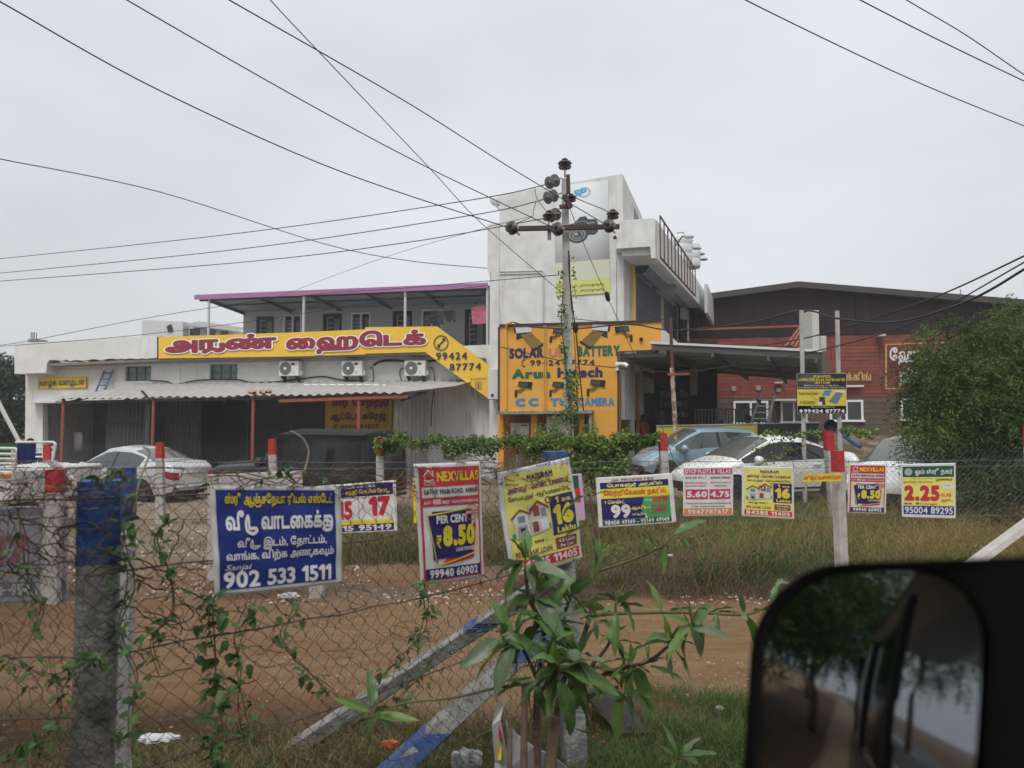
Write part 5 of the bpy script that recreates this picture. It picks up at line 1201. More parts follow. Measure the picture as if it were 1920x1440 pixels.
# far antenna things above the hall roof
an = thing('roof_antenna', 'thin antenna and faint railing above the far end of the hall roof', 'antenna', at(1790, 563, 40))
m = MB(); m.tube([at(1801, 564, 40), at(1801, 543, 40)], .03, 4); m.tube([at(1768, 562, 40), at(1790, 561, 40)], .03, 4); m.tube([at(1768, 556, 40), at(1790, 556, 40)], .02, 4)
for x in (1768, 1775, 1782, 1790): m.tube([at(x, 563, 40), at(x, 552, 40)], .02, 4)
m.build('mast', galv_wire, an)
# rebar stub on left parapet
rb = thing('rebar_stub', 'small concrete stub with thin upright rods on the far left parapet', 'stub', F.p(62, 640, LB))
MB().pxbox(F, 52, 636, 70, 641, LB - .3, LB + .2).build('stub', concrete, rb)
for x in (58, 61, 64, 68): MB().tube([F.p(x, 636, LB), F.p(x + 1, 622 + (x % 3), LB)], .018, 4).build('rod', dks, rb)
# ================================================================== VEHICLES
def ip(tab, x): return float(np.interp(x, [a for a, _ in tab], [b for _, b in tab]))
tyre = M('tyre_rubber', (.02, .02, .02), .8, (.035, .03, .028), 15, .5); rimm = M('alloy_rim', (.32, .33, .34), .35, metal=.7)
carglass = M('car_glass', (.035, .045, .045), .05, (.06, .07, .07), 1.5, .6, spec=.8); carglass_d = M('car_glass_dark', (.010, .012, .014), .08, spec=.4)
chrome = M('chrome', (.6, .6, .6), .15, metal=1); dkplastic = M('dark_plastic', (.02, .02, .022), .5)
headl = M('headlamp_glass', (.45, .47, .48), .1, spec=.8); taill = M('tail_lamp_red', (.30, .012, .015), .2, spec=.7)
def car(label, paint, S, loc, rz, group=None, name='parked_car'):
    t = thing(name, label, S.get('cat', 'car'), loc, rz, group)
    L_, hw = S['L'] / 2, S['W'] / 2; xs = np.arange(-L_, L_ + .001, .04); n1, n2, n3 = 9, 7, 5
    xf, xr, ra = S['xf'], S['xr'], S['ra']
    def zlow(x):
        z = S.get('sill', .24) + .10 * max(0, (abs(x) - L_ + .35) / .35)
        for c in (xf, xr):
            if abs(x - c) < ra: z = max(z, .30 + math.sqrt(ra * ra - (x - c) ** 2))
        return z
    V = []
    for x in xs:
        w_ = ip(S['w'], x); zb = ip(S['belt'], x); ze = ip(S['edge'], x); zt_ = ip(S['top'], x); we = ip(S['we'], x); zl_ = min(zlow(x), zb - .03)
        row = []
        for k in range(n1):
            q = k / (n1 - 1); z = zl_ + (zb - zl_) * q; f = (z - .25) / (zb - .25); y = w_ * (1 - .07 * (1 - f) ** 2 - .035 * max(0, f - .7) / .3 + (.012 if .52 < f < .72 else 0)); row.append((y, z))
        y0, z0 = row[-1]
        for k in range(1, n2): q = k / (n2 - 1); row.append((y0 + (we - y0) * q, z0 + (ze - z0) * (q ** .92)))
        for k in range(1, n3 + 1): q = k / n3; row.append((we * math.cos(q * math.pi / 2), ze + (zt_ - ze) * math.sin(q * math.pi / 2)))
        V.append([(x, y, z) for y, z in row] + [(x, -y, z) for y, z in row[-2::-1]])
    nr = len(V[0]); flat = [p for r in V for p in r]; paint_f, trim_f = [], []; GL = {}
    a0_, a1_ = S['gx']
    for i in range(len(xs) - 1):
        xm = (xs[i] + xs[i + 1]) / 2
        for k in range(nr - 1):
            f = (i * nr + k, (i + 1) * nr + k, (i + 1) * nr + k + 1, i * nr + k + 1); kk = k if k < nr // 2 else nr - 2 - k
            zav = sum(flat[q][2] for q in f) / 4; tgt = paint_f
            if n1 - 1 <= kk < n1 + n2 - 3 and a0_ < xm < a1_ and (flat[f[0]][2] if 1 else 0):
                e_ = ip(S['edge'], xm) - ip(S['belt'], xm)
                if e_ > .10: tgt = trim_f if any(abs(xm - b_) < .045 for b_ in S['pill']) else GL.setdefault(('side_window', k < nr // 2, sum(xm > b_ for b_ in S['pill'])), [])
            if kk >= n1 + n2 - 2 and (S['ws'][0] < xm < S['ws'][1] or S['rw'][0] < xm < S['rw'][1]): tgt = GL.setdefault(('windscreen' if xm > 0 else 'rear_window', 0, 0), [])
            if S.get('blackroof') and kk >= n1 + n2 - 2: tgt = trim_f
            tgt.append(f)
    paint_f.append(tuple(k for k in range(nr))); paint_f.append(tuple((len(xs) - 1) * nr + k for k in range(nr - 1, -1, -1)))
    def sub(fs, nm, mat, par, off=0, smooth=True):
        used = sorted({i for f in fs for i in f}); mp_ = {u: i for i, u in enumerate(used)}
        return link_mesh(nm, [flat[u] for u in used], [tuple(mp_[i] for i in f) for f in fs], mat, par, smooth, local=True)
    body = sub(paint_f, 'body', paint, t); [sub(fs_, k_[0], S.get('glass', carglass) if k_[0] == 'side_window' else S.get('ws_m', M('grey_windscreen', (.085, .095, .095), .08, (.13, .13, .12), 2, .6, spec=.7)), t) for k_, fs_ in GL.items() if fs_]
    if trim_f: sub(trim_f, 'pillar_trim' if not S.get('blackroof') else 'hard_top', S.get('trim', dkplastic), t, smooth=bool(S.get('blackroof')))
    MB().box(-L_ + .25, L_ - .25, -hw * .72, hw * .72, .2, .62).build('underbody', black, t, local=True)
    def bz(x, f):  # point on the side at height fraction
        zb = ip(S['belt'], x); z = .25 + (zb - .25) * f; return ip(S['w'], x) * (1 - .07 * (1 - f) ** 2 - .035 * max(0, f - .7) / .3), z
    for sgn in (1, -1):
        for xd in S['doors']:
            MB().tube([(xd, sgn * (bz(xd, f)[0] + .002), bz(xd, f)[1]) for f in (.12, .4, .7, .99)], .007, 4).build('door_gap', black, body, local=True)
        MB().tube([(x, sgn * (bz(x, .1)[0] + .002), bz(x, .1)[1]) for x in np.linspace(xr + ra, xf - ra, 6)], .02, 4).build('sill_trim', dkplastic, t, local=True)
        for xh in S['handles']:
            y, z = bz(xh, .84); MB().tube([(xh - .1, sgn * (y + .01), z), (xh - .07, sgn * (y + .035), z + .005), (xh + .07, sgn * (y + .035), z + .005), (xh + .1, sgn * (y + .01), z)], .016, 5).build('door_handle', S.get('handle', paint), t, local=True)
        xm_ = S['mir']; y, z = bz(xm_, .97)
        m = MB(); m.lathe([(.02, -.09), (.09, -.07), (.11, 0), (.10, .05), (.02, .07)], (xm_ - .02, sgn * (y + .12), z + .07), (1, 0, 0), 12); o = m.build('wing_mirror', paint if not S.get('blackroof') else dkplastic, t, True, local=True)
        for xc, nm in ((xf, 'f'), (xr, 'r')):
            yy = sgn * (hw - .1); r_ = S.get('wr', .30)
            wh = MB().lathe([(r_ * .6, -.09), (r_ * .93, -.1), (r_, -.07), (r_, .07), (r_ * .93, .1), (r_ * .6, .09)], (xc, yy, r_), (0, 1, 0), 24).build('wheel', tyre, t, True, local=True)
            m = MB(); m.lathe([(r_ * .62, -.09), (r_ * .64, .0), (r_ * .62, .09)], (xc, yy, r_), (0, 1, 0), 20); m.lathe([(.05, -.02), (.055, .02)], (xc, yy + sgn * .07, r_), (0, sgn, 0), 10)
            for k in range(7):
                a = 2 * math.pi * k / 7; c_ = Vector((xc + math.cos(a) * r_ * .32, yy + sgn * .075, r_ + math.sin(a) * r_ * .32)); m.rotbox(c_, (math.cos(a), 0, math.sin(a)), (0, 1, 0), (-math.sin(a), 0, math.cos(a)), r_ * .30, .012, .022)
            m.build('rim', S.get('rim', rimm), wh, local=True)
        # lamps hug the corners
        for xe, mat, nm, (l0, l1, f0, f1) in ((1, headl, 'headlight', S['hl']), (-1, taill, 'tail_light', S['tl'])):
            m = MB(); P_ = []
            for q in np.linspace(0, 1, 5):
                x = xe * (L_ - l0 - (l1 - l0) * q); ya, za = bz(x, f0 + (f1 - f0) * .25 * q); yb, zb_ = bz(x, f1 - (f1 - f0) * .2 * q); P_.append(((x, sgn * (ya + .012), za), (x, sgn * (yb + .012), zb_)))
            x = xe * (L_ + .012); yy = sgn * (bz(xe * L_, .6)[0] * .74); za, zb_ = P_[0][0][2], P_[0][1][2]
            P_ = [((x, yy, za), (x, yy, zb_))] + [((x, sgn * (bz(xe * L_, f0)[0] - .02), za), (x, sgn * (bz(xe * L_, f1)[0] - .02), zb_))] + P_
            for (a, b), (c, d) in zip(P_, P_[1:]): m.poly([a, c, d, b]) if sgn * xe < 0 else m.poly([a, b, d, c])
            m.build(nm, mat, t, local=True)
    # bumpers, plates
    MB().box(L_ - .005, L_ + .03, -.55, .55, .30, .46).build('front_grille', dkplastic, t, local=True)
    MB().box(-L_ - .03, -L_ + .005, -.26, .26, .52, .63).build('number_plate', M('white_plate', (.6, .6, .58), .5), t, local=True)
    MB().tube([(-L_ - .02, y, .44) for y in (-.7, 0, .7)], .04, 6).build('rear_bumper_strip', paint, t, local=True)
    MB().box(-L_ - .025, -L_ + .004, -.42, .42, .76, .79).build('boot_trim', chrome, t, local=True)
    return t
silverp = M('silver_car_paint', (.55, .56, .58), .3, (.50, .51, .53), 3, .5, metal=.3, spec=.5, coat=.6)
whitep = M('white_car_paint', (.78, .78, .76), .3, (.72, .72, .69), 3, .5, spec=.5, coat=.6)
bluep = M('pale_blue_car_paint', (.27, .38, .46), .3, (.24, .34, .41), 3, .5, metal=.25, spec=.5, coat=.6)
blackp = M('dusty_black_paint', (.010, .010, .011), .4, (.022, .021, .02), 4, .6, spec=.3, coat=.2)
sedan = dict(L=4.35, W=1.70, xf=1.38, xr=-1.22, ra=.36, wr=.31,
  w=[(-2.18, .66), (-2.0, .79), (-1.2, .85), (1.0, .85), (1.7, .82), (2.0, .73), (2.18, .55)],
  belt=[(-2.18, .84), (-1.9, .96), (-1.2, .96), (0, .92), (1.2, .88), (1.8, .74), (2.18, .54)],
  edge=[(-2.18, .90), (-2.0, 1.05), (-1.45, 1.08), (-1.0, 1.27), (-.6, 1.38), (.0, 1.41), (.35, 1.36), (.75, 1.18), (1.25, .93), (1.8, .78), (2.18, .58)],
  top=[(-2.18, .93), (-2.0, 1.10), (-1.5, 1.13), (-1.0, 1.33), (-.6, 1.45), (-.1, 1.49), (.35, 1.44), (.75, 1.25), (1.25, 1.0), (1.8, .86), (2.18, .63)],
  we=[(-2.18, .60), (-1.6, .66), (-1.0, .58), (0, .57), (.5, .59), (1.2, .70), (1.8, .64), (2.18, .42)],
  gx=(-1.12, 1.12), pill=[-.12], ws=(.36, 1.22), rw=(-1.44, -.72), doors=[-1.0, -.12, .95], handles=[-.75, .2], mir=.88, hl=(0, .42, .55, .9), tl=(0, .28, .62, .95))
def on(px, Y, dz=0):
    p = at(px, 800, Y); return (p.x, p.y, gz(p.x, p.y) + dz)
car('silver sedan parked nose-left before the shed, its red tail lamp facing the fence', silverp, sedan, on(256, 19.9, -.04), R(157))
s2 = dict(sedan); s2.update(glass=carglass_d, handle=whitep, gx=(-1.22, 1.15), pill=[])
car('white sedan with dark tinted windows parked nose-left in front of the pale blue hatchback', whitep, s2, on(1432, 16.6, .06), R(198))
hatch = dict(L=3.45, W=1.50, xf=1.12, xr=-1.18, ra=.32, wr=.28,
  w=[(-1.72, .62), (-1.55, .71), (-1.0, .75), (.8, .75), (1.3, .72), (1.6, .62), (1.72, .48)],
  belt=[(-1.72, .90), (-1.4, .99), (0, .92), (.9, .84), (1.3, .76), (1.72, .52)],
  edge=[(-1.72, 1.0), (-1.62, 1.2), (-1.42, 1.36), (-.6, 1.41), (.1, 1.40), (.45, 1.24), (.95, .94), (1.3, .82), (1.72, .56)],
  top=[(-1.72, 1.02), (-1.64, 1.25), (-1.42, 1.43), (-.6, 1.49), (.1, 1.46), (.45, 1.31), (.95, 1.02), (1.3, .91), (1.72, .62)],
  we=[(-1.72, .55), (-1.4, .53), (0, .53), (.5, .55), (1.0, .62), (1.4, .56), (1.72, .36)],
  gx=(-1.35, .86), pill=[-.35], ws=(.2, .93), rw=(-1.70, -1.44), doors=[-1.1, -.35, .78], handles=[-.95, .0], mir=.72, hl=(0, .34, .6, .95), tl=(0, .2, .6, .98))
car('pale blue small hatchback parked nose-left beside the yellow wall', bluep, hatch, on(1302, 19.6, .03), R(192))
s3 = dict(sedan); s3.update(glass=M('hazy_grey_glass', (.10, .12, .13), .1, spec=.7))
car('white car facing left with a wide grey windscreen, half behind the tree', whitep, s3, on(1716, 14.9, .08), R(226))
jeep = dict(L=4.0, W=1.72, xf=1.35, xr=-1.15, ra=.42, wr=.37, cat='off-road car', blackroof=True, trim=M('matt_charcoal_hard_top', (.014, .014, .015), .65, (.024, .022, .021), 4, .6, spec=.15), sill=.4,
  w=[(-2.0, .80), (-1.9, .84), (.4, .84), (.8, .78), (1.9, .72), (2.0, .68)],
  belt=[(-2.0, 1.08), (.5, 1.10), (.9, 1.04), (1.9, .98), (2.0, .9)],
  edge=[(-2.0, 1.50), (-1.95, 1.72), (.1, 1.72), (.3, 1.66), (.58, 1.18), (.9, 1.10), (1.9, 1.03), (2.0, .94)],
  top=[(-2.0, 1.52), (-1.95, 1.80), (.0, 1.83), (.3, 1.74), (.58, 1.24), (.9, 1.17), (1.9, 1.09), (2.0, .98)],
  we=[(-2.0, .70), (-1.9, .74), (.2, .72), (.6, .72), (.9, .60), (2.0, .5)],
  gx=(-1.8, .38), pill=[-.55, -.6, .0], ws=(.28, .62), rw=(9, 10), doors=[-.55, .5], handles=[-.4], mir=.55, hl=(0, .1, .6, .9), tl=(0, .08, .35, .62), glass=carglass_d, ws_m=carglass_d)
jp = car('dusty black off-road car with a matt hard top parked rear-right in the shed front', blackp, jeep, on(577, 15.6, 0), R(161), name='off_road_car')
MB().lathe([(.0, -.1), (.20, -.1), (.35, -.09), (.37, 0), (.35, .09), (.2, .1), (0, .1)], (-2.13, .1, 1.0), (1, 0, 0), 24).build('spare_wheel', tyre, jp, True, local=True)
for s_ in (-1, 1): MB().tube([(-1.9, s_ * .79, 1.70), (.1, s_ * .79, 1.72), (.25, s_ * .78, 1.66)], .022, 5).build('roof_gutter', dkplastic, jp, local=True)
MB().box(-2.02, -2.005, -.55, .55, 1.18, 1.6).build('rear_window', M('smoky_rear_glass', (.06, .065, .065), .1, spec=.7), jp, local=True)
for s_ in (-1, 1): MB().tube([(-1.0, s_ * .88, .62), (.9, s_ * .88, .62)], .05, 8).build('side_step', steel, jp, local=True)
# pickup truck bed with white rails at the left edge
tk = thing('pickup_truck', 'white goods truck with tubular side rails and cloths over them at the left edge', 'truck', on(25, 12.6))
whr = M('white_truck_paint', (.60, .60, .58), .45, (.45, .43, .40), 5, .6); Y0 = 12.6
def rail(pts, par, r=.03): return MB().tube([at(*q) for q in pts], r, 6).build('rail', whr, par)
for y in (841, 852, 861, 870): rail([(-90, y - 2, 12.2), (31 if y > 842 else 31, y, 12.2)] if y > 842 else [(-90, 840, 12.2), (28, 841, 12.2), (33, 845, 12.2), (26, 882, 12.2)], tk)
rail([(25, 842, 12.2), (24, 882, 12.2)], tk); rail([(-90, 879, 12.2), (26, 879, 12.2)], tk)
rail([(30, 829, 14.2), (100, 829, 14.2), (104, 832, 14.2), (97, 866, 14.2)], tk)
for y in (840, 849, 857): rail([(33, y, 14.2), (102, y - 1, 14.2)], tk, .022)
rail([(84, 838, 14.2), (86, 866, 14.2)], tk, .022)
p0, p1 = at(-90, 882, 12.2), at(27, 882, 12.2)
MB().hexa([(p0.x, 12.15, .55), (p1.x, 12.15, .55), (p1.x + .3, 14.3, .55), (p0.x, 14.3, .55), (p0.x, 12.15, p1.z + .0), (p1.x, 12.15, p1.z), (p1.x + .3, 14.3, p1.z), (p0.x, 14.3, p0.z)]).build('cargo_body', whr, tk, bevel=.03)
pa, pb_ = at(28, 868, 14.3), at(100, 866, 14.3)
MB().hexa([(pa.x, 13.4, .5), (pb_.x, 13.4, .5), (pb_.x, 14.9, .5), (pa.x, 14.9, .5), (pa.x, 13.9, 1.0), (pb_.x, 13.9, 1.0), (pb_.x, 14.9, 1.1), (pa.x, 14.9, 1.1)]).build('rear_body', whr, tk, bevel=.03)
MB().box(p1.x - .35, p1.x - .02, 12.13, 12.149, at(0, 895, 12.15).z, at(0, 889, 12.15).z).build('reflector', M('orange_reflector', (.5, .16, .03), .4), tk)
for x in (p1.x - .1, p1.x - 1.6): MB().lathe([(.18, -.1), (.28, -.1), (.3, 0), (.28, .1), (.18, .1)], (x, 12.6, .3), (0, 1, 0), 20).build('wheel', tyre, tk, True)
def drape(name, label, x0, y0, x1, y1, Y, mat, cat='cloth'):
    V = []; nx_, ny_ = 10, 8
    for j in range(ny_ + 1):
        for i in range(nx_ + 1):
            x = x0 + (x1 - x0) * i / nx_; y = y0 + (y1 - y0) * j / ny_; p = at(x, y, Y); p.y += .035 * math.sin(i * 1.7) * (.3 + j / ny_); V.append(p)
    t = thing(name, label, cat, at(x0, y1, Y)); link_mesh('fabric', V, [(j * (nx_ + 1) + i, j * (nx_ + 1) + i + 1, (j + 1) * (nx_ + 1) + i + 1, (j + 1) * (nx_ + 1) + i) for j in range(ny_) for i in range(nx_)], mat, t, True)
drape('blue_cloth', 'dark blue cloth draped over the truck rail', 32, 831, 69, 867, 12.1, M('navy_cloth', (.012, .022, .10), .8))
drape('green_cloth', 'green cloth draped over the truck rail at the left edge', -20, 831, 30, 862, 12.4, M('green_cloth', (.01, .12, .03), .8))
wp_ = thing('white_pole', 'slanting white pole rising behind the truck at the left edge', 'pole', at(38, 835, 16)); MB().tube([at(-30, 692, 16), at(0, 760, 16), at(40, 836, 16)], .045, 8).build('pipe', M('white_pipe', (.55, .55, .54), .6), wp_)
# ================================================================== PEOPLE
skin = M('brown_skin', (.16, .08, .05), .55); hair = M('black_hair', (.008, .008, .008), .6)
def person(label, joints, edges, radii, loc, rz, shirt, trousers, cap=None, split=0.95, helmet=False, s=1.0):
    t = thing('person', label, 'person', loc, rz)
    me = bpy.data.meshes.new('body'); me.from_pydata([Vector(j) * s for j in joints], edges, []); o = bpy.data.objects.new('body', me); COL.objects.link(o)
    sk = o.modifiers.new('s', 'SKIN'); sb_ = o.modifiers.new('b', 'SUBSURF'); sb_.levels = 2; sb_.render_levels = 2
    for i, r in enumerate(radii): me.skin_vertices[0].data[i].radius = (r[0] * s, r[1] * s) if isinstance(r, tuple) else (r * s, r * s)
    me.skin_vertices[0].data[0].use_root = True
    bpy.context.view_layer.update(); dg = bpy.context.evaluated_depsgraph_get(); m2 = bpy.data.meshes.new_from_object(o.evaluated_get(dg)); o.modifiers.clear(); o.data = m2
    for m_ in (skin, shirt, trousers): m2.materials.append(m_)
    for p in m2.polygons:
        c = p.center / s; arm = abs(c.x) > .235 and c.z < 1.22
        p.material_index = 0 if (c.z > 1.44 or arm) else (1 if c.z > split else 2)
        if c.z < .08: p.material_index = 0
        p.use_smooth = True
    o.parent = t
    H = Vector(joints[4]) * s
    m = MB(); m.lathe([(.0, -.125), (.05, -.12), (.075, -.06), (.088, .0), (.09, .04), (.07, .10), (.03, .125), (0, .13)], (0, 0, 0), n=14); hd = m.build('head', skin, t, True, local=True); hd.location = H; hd.scale = (.9 * s, 1.05 * s, s)
    m = MB(); m.lathe([(.085, -.02), (.098, .03), (.085, .09), (.05, .13), (0, .145)], (0, 0, 0), n=14); hr = m.build('hair' if not cap else 'cap', cap or hair, t, True, local=True); hr.location = H + Vector((0, .012, .0)); hr.scale = (.95 * s, 1.08 * s, s)
    if cap: MB().hexa([(-.06, -.17, .03), (.06, -.17, .03), (.07, -.08, .04), (-.07, -.08, .04), (-.05, -.17, .04), (.05, -.17, .04), (.07, -.08, .055), (-.07, -.08, .055)]).build('cap_peak', cap, hr, local=True)
    for sx in (-1, 1):
        MB().lathe([(.02, -.01), (.022, 0), (.0, .01)], (sx * .088, .0, -.01), (sx, 0, 0), 8).build('ear', skin, hd, local=True); MB().lathe([(.008, 0), (.0, .006)], (sx * .035, -.083, .012), (0, -1, 0), 6).build('eye', black, hd, local=True)
        hp = Vector(joints[8 if sx < 0 else 11]) * s
        hn = MB()
        hn.rotbox(hp + Vector((0, -.01, -.05)) * s, (1, 0, 0), (0, 1, 0), (0, 0, 1), .018 * s, .04 * s, .05 * s)
        for k in range(4): q = hp + Vector((0, -.035 + .022 * k, -.09)) * s; hn.tube([q, q + Vector((-.005 * sx, 0, -.04)) * s, q + Vector((-.025 * sx, 0, -.07 + .004 * abs(k - 1.5))) * s], .010 * s, 5)
        q = hp + Vector((0, -.04, -.03)) * s; hn.tube([q, q + Vector((-.01 * sx, -.03, -.03)) * s, q + Vector((-.015 * sx, -.03, -.06)) * s], .011 * s, 5); hn.build('hand', skin, t, local=True)
    MB().hexa([(-.012, -.105, -.03), (.012, -.105, -.03), (.014, -.075, -.03), (-.014, -.075, -.03), (-.006, -.09, .02), (.006, -.09, .02), (.008, -.075, .02), (-.008, -.075, .02)]).build('nose', skin, hd, local=True)
    MB().box(-.028, .028, -.083, -.078, -.058, -.05).build('mouth', M('lips', (.12, .045, .035), .6), hd, local=True)
    return t
J = [(0, 0, .95), (0, 0, 1.15), (0, 0, 1.38), (0, 0, 1.50), (0, -.01, 1.62), (-.20, 0, 1.38), (0, 0, 1.60), (-.26, .01, 1.10), (-.27, -.04, .86), (.20, 0, 1.38), (.26, .01, 1.10), (.27, -.04, .86), (-.10, 0, .92), (-.11, -.02, .50), (-.12, .02, .08), (-.12, -.14, .04), (.10, 0, .92), (.11, -.02, .50), (.12, .02, .08), (.12, -.14, .04)]
E_ = [(0, 1), (1, 2), (2, 3), (3, 6), (2, 5), (5, 7), (7, 8), (2, 9), (9, 10), (10, 11), (0, 12), (12, 13), (13, 14), (14, 15), (0, 16), (16, 17), (17, 18), (18, 19)]
J = [j for j in J]
RD = [(.15, .11), (.14, .10), (.17, .11), .055, .03, .065, .05, .045, .03, .065, .045, .03, .10, .065, .045, .035, .10, .065, .045, .035]
# joint 4 (head centre) is not in the skin graph: attach it to the neck top
E_ = [e_ for e_ in E_] + [(6, 4)]
redshirt = M('red_shirt', (.30, .02, .03), .85); jeans = M('blue_jeans', (.03, .045, .09), .85); darkshirt = M('dark_shirt', (.02, .02, .024), .85); bluesh = M('blue_shirt', (.03, .05, .12), .85); trd = M('dark_trousers', (.03, .028, .028), .85)
p = F.p(1206, 800, OB + 2.5); person('person in a red shirt and blue jeans standing inside the dim shop doorway', J, E_, RD, (p.x, p.y, .42), R(30), redshirt, jeans, s=1.0)
p = F.p(1352, 800, LWB + .9); person('person standing behind the yellow part of the low wall, only the dark head showing', J, E_, RD, (p.x, p.y, .23), R(160), darkshirt, trd)
p = F.p(1403, 800, LWB + 1.3); person('person in black bending close by the step ladder behind the low wall', J, E_, RD, (p.x, p.y, .40), R(120), darkshirt, trd)
p = at(57, 830, 17.5); person('person with a dark cap standing behind the truck rails at the far left', J, E_, RD, (p.x, p.y, -.22), R(190), bluesh, trd, cap=M('black_cap', (.012, .012, .015), .8))
# parked scooter corner below the wall? kept to what shows: nothing
# ================================================================== FENCES
def chain(name, P0, P1, z0, z1, cell, r, mat, parent, bulge=.0, seed=1, jit=.07, follow=False):
    """chain-link mesh: zigzag wires, neighbouring wires meet at shared crossings"""
    rg = np.random.default_rng(seed); P0, P1 = Vector((P0[0], P0[1], 0)), Vector((P1[0], P1[1], 0)); d = P1 - P0; Ln = d.length; u = d / Ln; nn = Vector((-u.y, u.x, 0))
    nc = int(Ln / cell * 2) + 1; nz = int((z1 - z0) / cell * 2) + 1
    jx = rg.normal(0, jit * cell, (nc + 3, nz + 2)); jz = rg.normal(0, jit * cell, (nc + 3, nz + 2)); jn = rg.normal(0, cell * .12, (nc + 3, nz + 2))
    V = []; Fc = []
    for k in range(nc):
        prev = None
        for j in range(nz + 1):
            c = k + (j + k) % 2; a = min(Ln, max(0, c * cell / 2 + jx[c, j])); z = z0 + j * cell / 2 + jz[c, j] * .6
            z += .03 * math.sin(a * 2.1 + seed) ; b = jn[c, j] + bulge * math.sin(a * 1.7 + seed) * math.sin(z * 2.2) + (.006 if k % 2 else -.006)
            g = P0 + u * a
            p = g + nn * b + Vector((0, 0, z))
            if prev is not None:
                i = len(V); t = (p - prev).normalized(); s1 = t.cross(nn).normalized() * r; s2 = nn * r
                for q in (prev, p):
                    V.append(q + s1); V.append(q - s1 * .5 + s2 * .87); V.append(q - s1 * .5 - s2 * .87)
                for m in range(3): Fc.append((i + m, i + (m + 1) % 3, i + 3 + (m + 1) % 3, i + 3 + m))
            prev = p
        # twisted barb end on top
        i = len(V); q2 = prev + Vector((u.x * r * 6, u.y * r * 6, cell * .35)); 
        for q in (prev, q2):
            V.append(q + u * r); V.append(q - u * r * .5 + nn * r); V.append(q - u * r * .5 - nn * r)
        for m in range(3): Fc.append((i + m, i + (m + 1) % 3, i + 3 + (m + 1) % 3, i + 3 + m))
    o = link_mesh(name, V, Fc, mat, parent); o['kind'] = 'stuff'; return o
def barbed(P0, P1, z0, z1, parent, seed, r=.0022, sag=.03, mat=None):
    rg = random.Random(seed); P0, P1 = Vector(P0[:2]).to_3d(), Vector(P1[:2]).to_3d(); n = max(6, int((P1 - P0).length / .15)); m = MB(); pts = []
    for i in range(n + 1):
        t = i / n; p = P0.lerp(P1, t); p.z = z0 + (z1 - z0) * t - sag * math.sin(math.pi * t) + rg.uniform(-.006, .006); pts.append(p)
    m.tube(pts, r * 1.4, 4)
    L_ = (P1 - P0).length; u = (P1 - P0).normalized()
    for i in range(int(L_ / .12)):
        t = (i + .5) * .12 / L_; p = P0.lerp(P1, t); p.z = z0 + (z1 - z0) * t - sag * math.sin(math.pi * t)
        for k in range(2):
            a = rg.uniform(0, 6.28); d = Vector((u.x * .3, u.y * .3, 0)) + Vector((-u.y * math.cos(a), u.x * math.cos(a), math.sin(a))); m.tube([p - d * .014, p + d * .014], r * .9, 3, caps=False)
    return m.build('barbed_wire', mat or wire_m, parent)
def post(par, base, top, w0, w1, bodymat, capmat=None, cap_h=.3, ang=0, name='post', seed=0, rough=True):
    rg = random.Random(seed); base, top = Vector(base), Vector(top); c, s_ = math.cos(R(ang)), math.sin(R(ang)); ux, uy = Vector((c, s_, 0)), Vector((-s_, c, 0))
    def seg(t0, t1, grow, nm, mat, par2):
        n = 7; V, Fc = [], []
        for k in range(n + 1):
            t = t0 + (t1 - t0) * k / n; p = base.lerp(top, t); w = (w0 + (w1 - w0) * t) / 2 + grow; ch = w * .18
            for (a, b) in ((-w + ch, -w), (w - ch, -w), (w, -w + ch), (w, w - ch), (w - ch, w), (-w + ch, w), (-w, w - ch), (-w, -w + ch)):
                j = rg.uniform(-.02, .02) * w0 if rough else 0; V.append(p + ux * (a + j) + uy * (b + j))
        for k in range(n):
            for i in range(8): Fc.append((k * 8 + i, k * 8 + (i + 1) % 8, k * 8 + 8 + (i + 1) % 8, k * 8 + 8 + i))
        Fc.append(tuple(range(7, -1, -1))); Fc.append(tuple(n * 8 + i for i in range(8)))
        return link_mesh(nm, V, Fc, mat, par2)
    tc_ = 1 - cap_h / (top - base).length if capmat else 1
    o = seg(0, tc_, 0, name, bodymat, par)
    if capmat: seg(tc_, 1, .002, 'painted_top', capmat, o)
    return o
NA, NB = Vector((-1.36, 2.30, 0)), Vector((.30, 4.03, 0))
nf_ = thing('roadside_fence', 'rusty near chain-link fence on thick concrete posts with blue tops, beside the road', 'fence', (NA + NB) / 2)
post(nf_, (-1.375, 2.42, -.1), (-1.385, 2.42, 1.752), .125, .122, concrete, bluepaint, .27, 25, seed=1)['label'] = 'thick grey post with chipped blue top nearest the viewer'
post(nf_, (-1.50, 2.80, -.1), (-1.52, 2.80, 1.77), .095, .09, concrete_l, bluepaint, .20, 20, seed=2)['label'] = 'paler post right behind the nearest one'
post(nf_, (.36, 4.10, -.1), (.245, 4.08, 1.78), .13, .125, concrete, bluepaint, .16, 8, seed=3)['label'] = 'corner post half hidden by the yellow poster'
def brace(p, q, w, seed, patches, lb):
    o = post(nf_, p, q, w, w, concrete, None, ang=0, name='brace', seed=seed); o['label'] = lb
    p, q = Vector(p), Vector(q)
    for a, b in patches: post(o, p.lerp(q, a), p.lerp(q, b), w + .007, w + .007, bluepaint, None, name='blue_paint_patch', seed=seed + 9)
    return o
brace(at(470, 1440, 4.45) - Vector((0, 0, .05)), at(1035, 1085, 4.2), .15, 4, [(.76, .80)], 'upper slanting concrete brace')
brace(at(655, 1500, 3.45) - Vector((0, 0, .05)), at(1040, 1165, 4.0), .14, 5, [(.10, .40), (.78, .97)], 'lower slanting brace with blue paint patches')
chain('chain_link_mesh', NA, NB, .02, 1.72, .068, .0013, wire_m, nf_, .03, 3, .08)
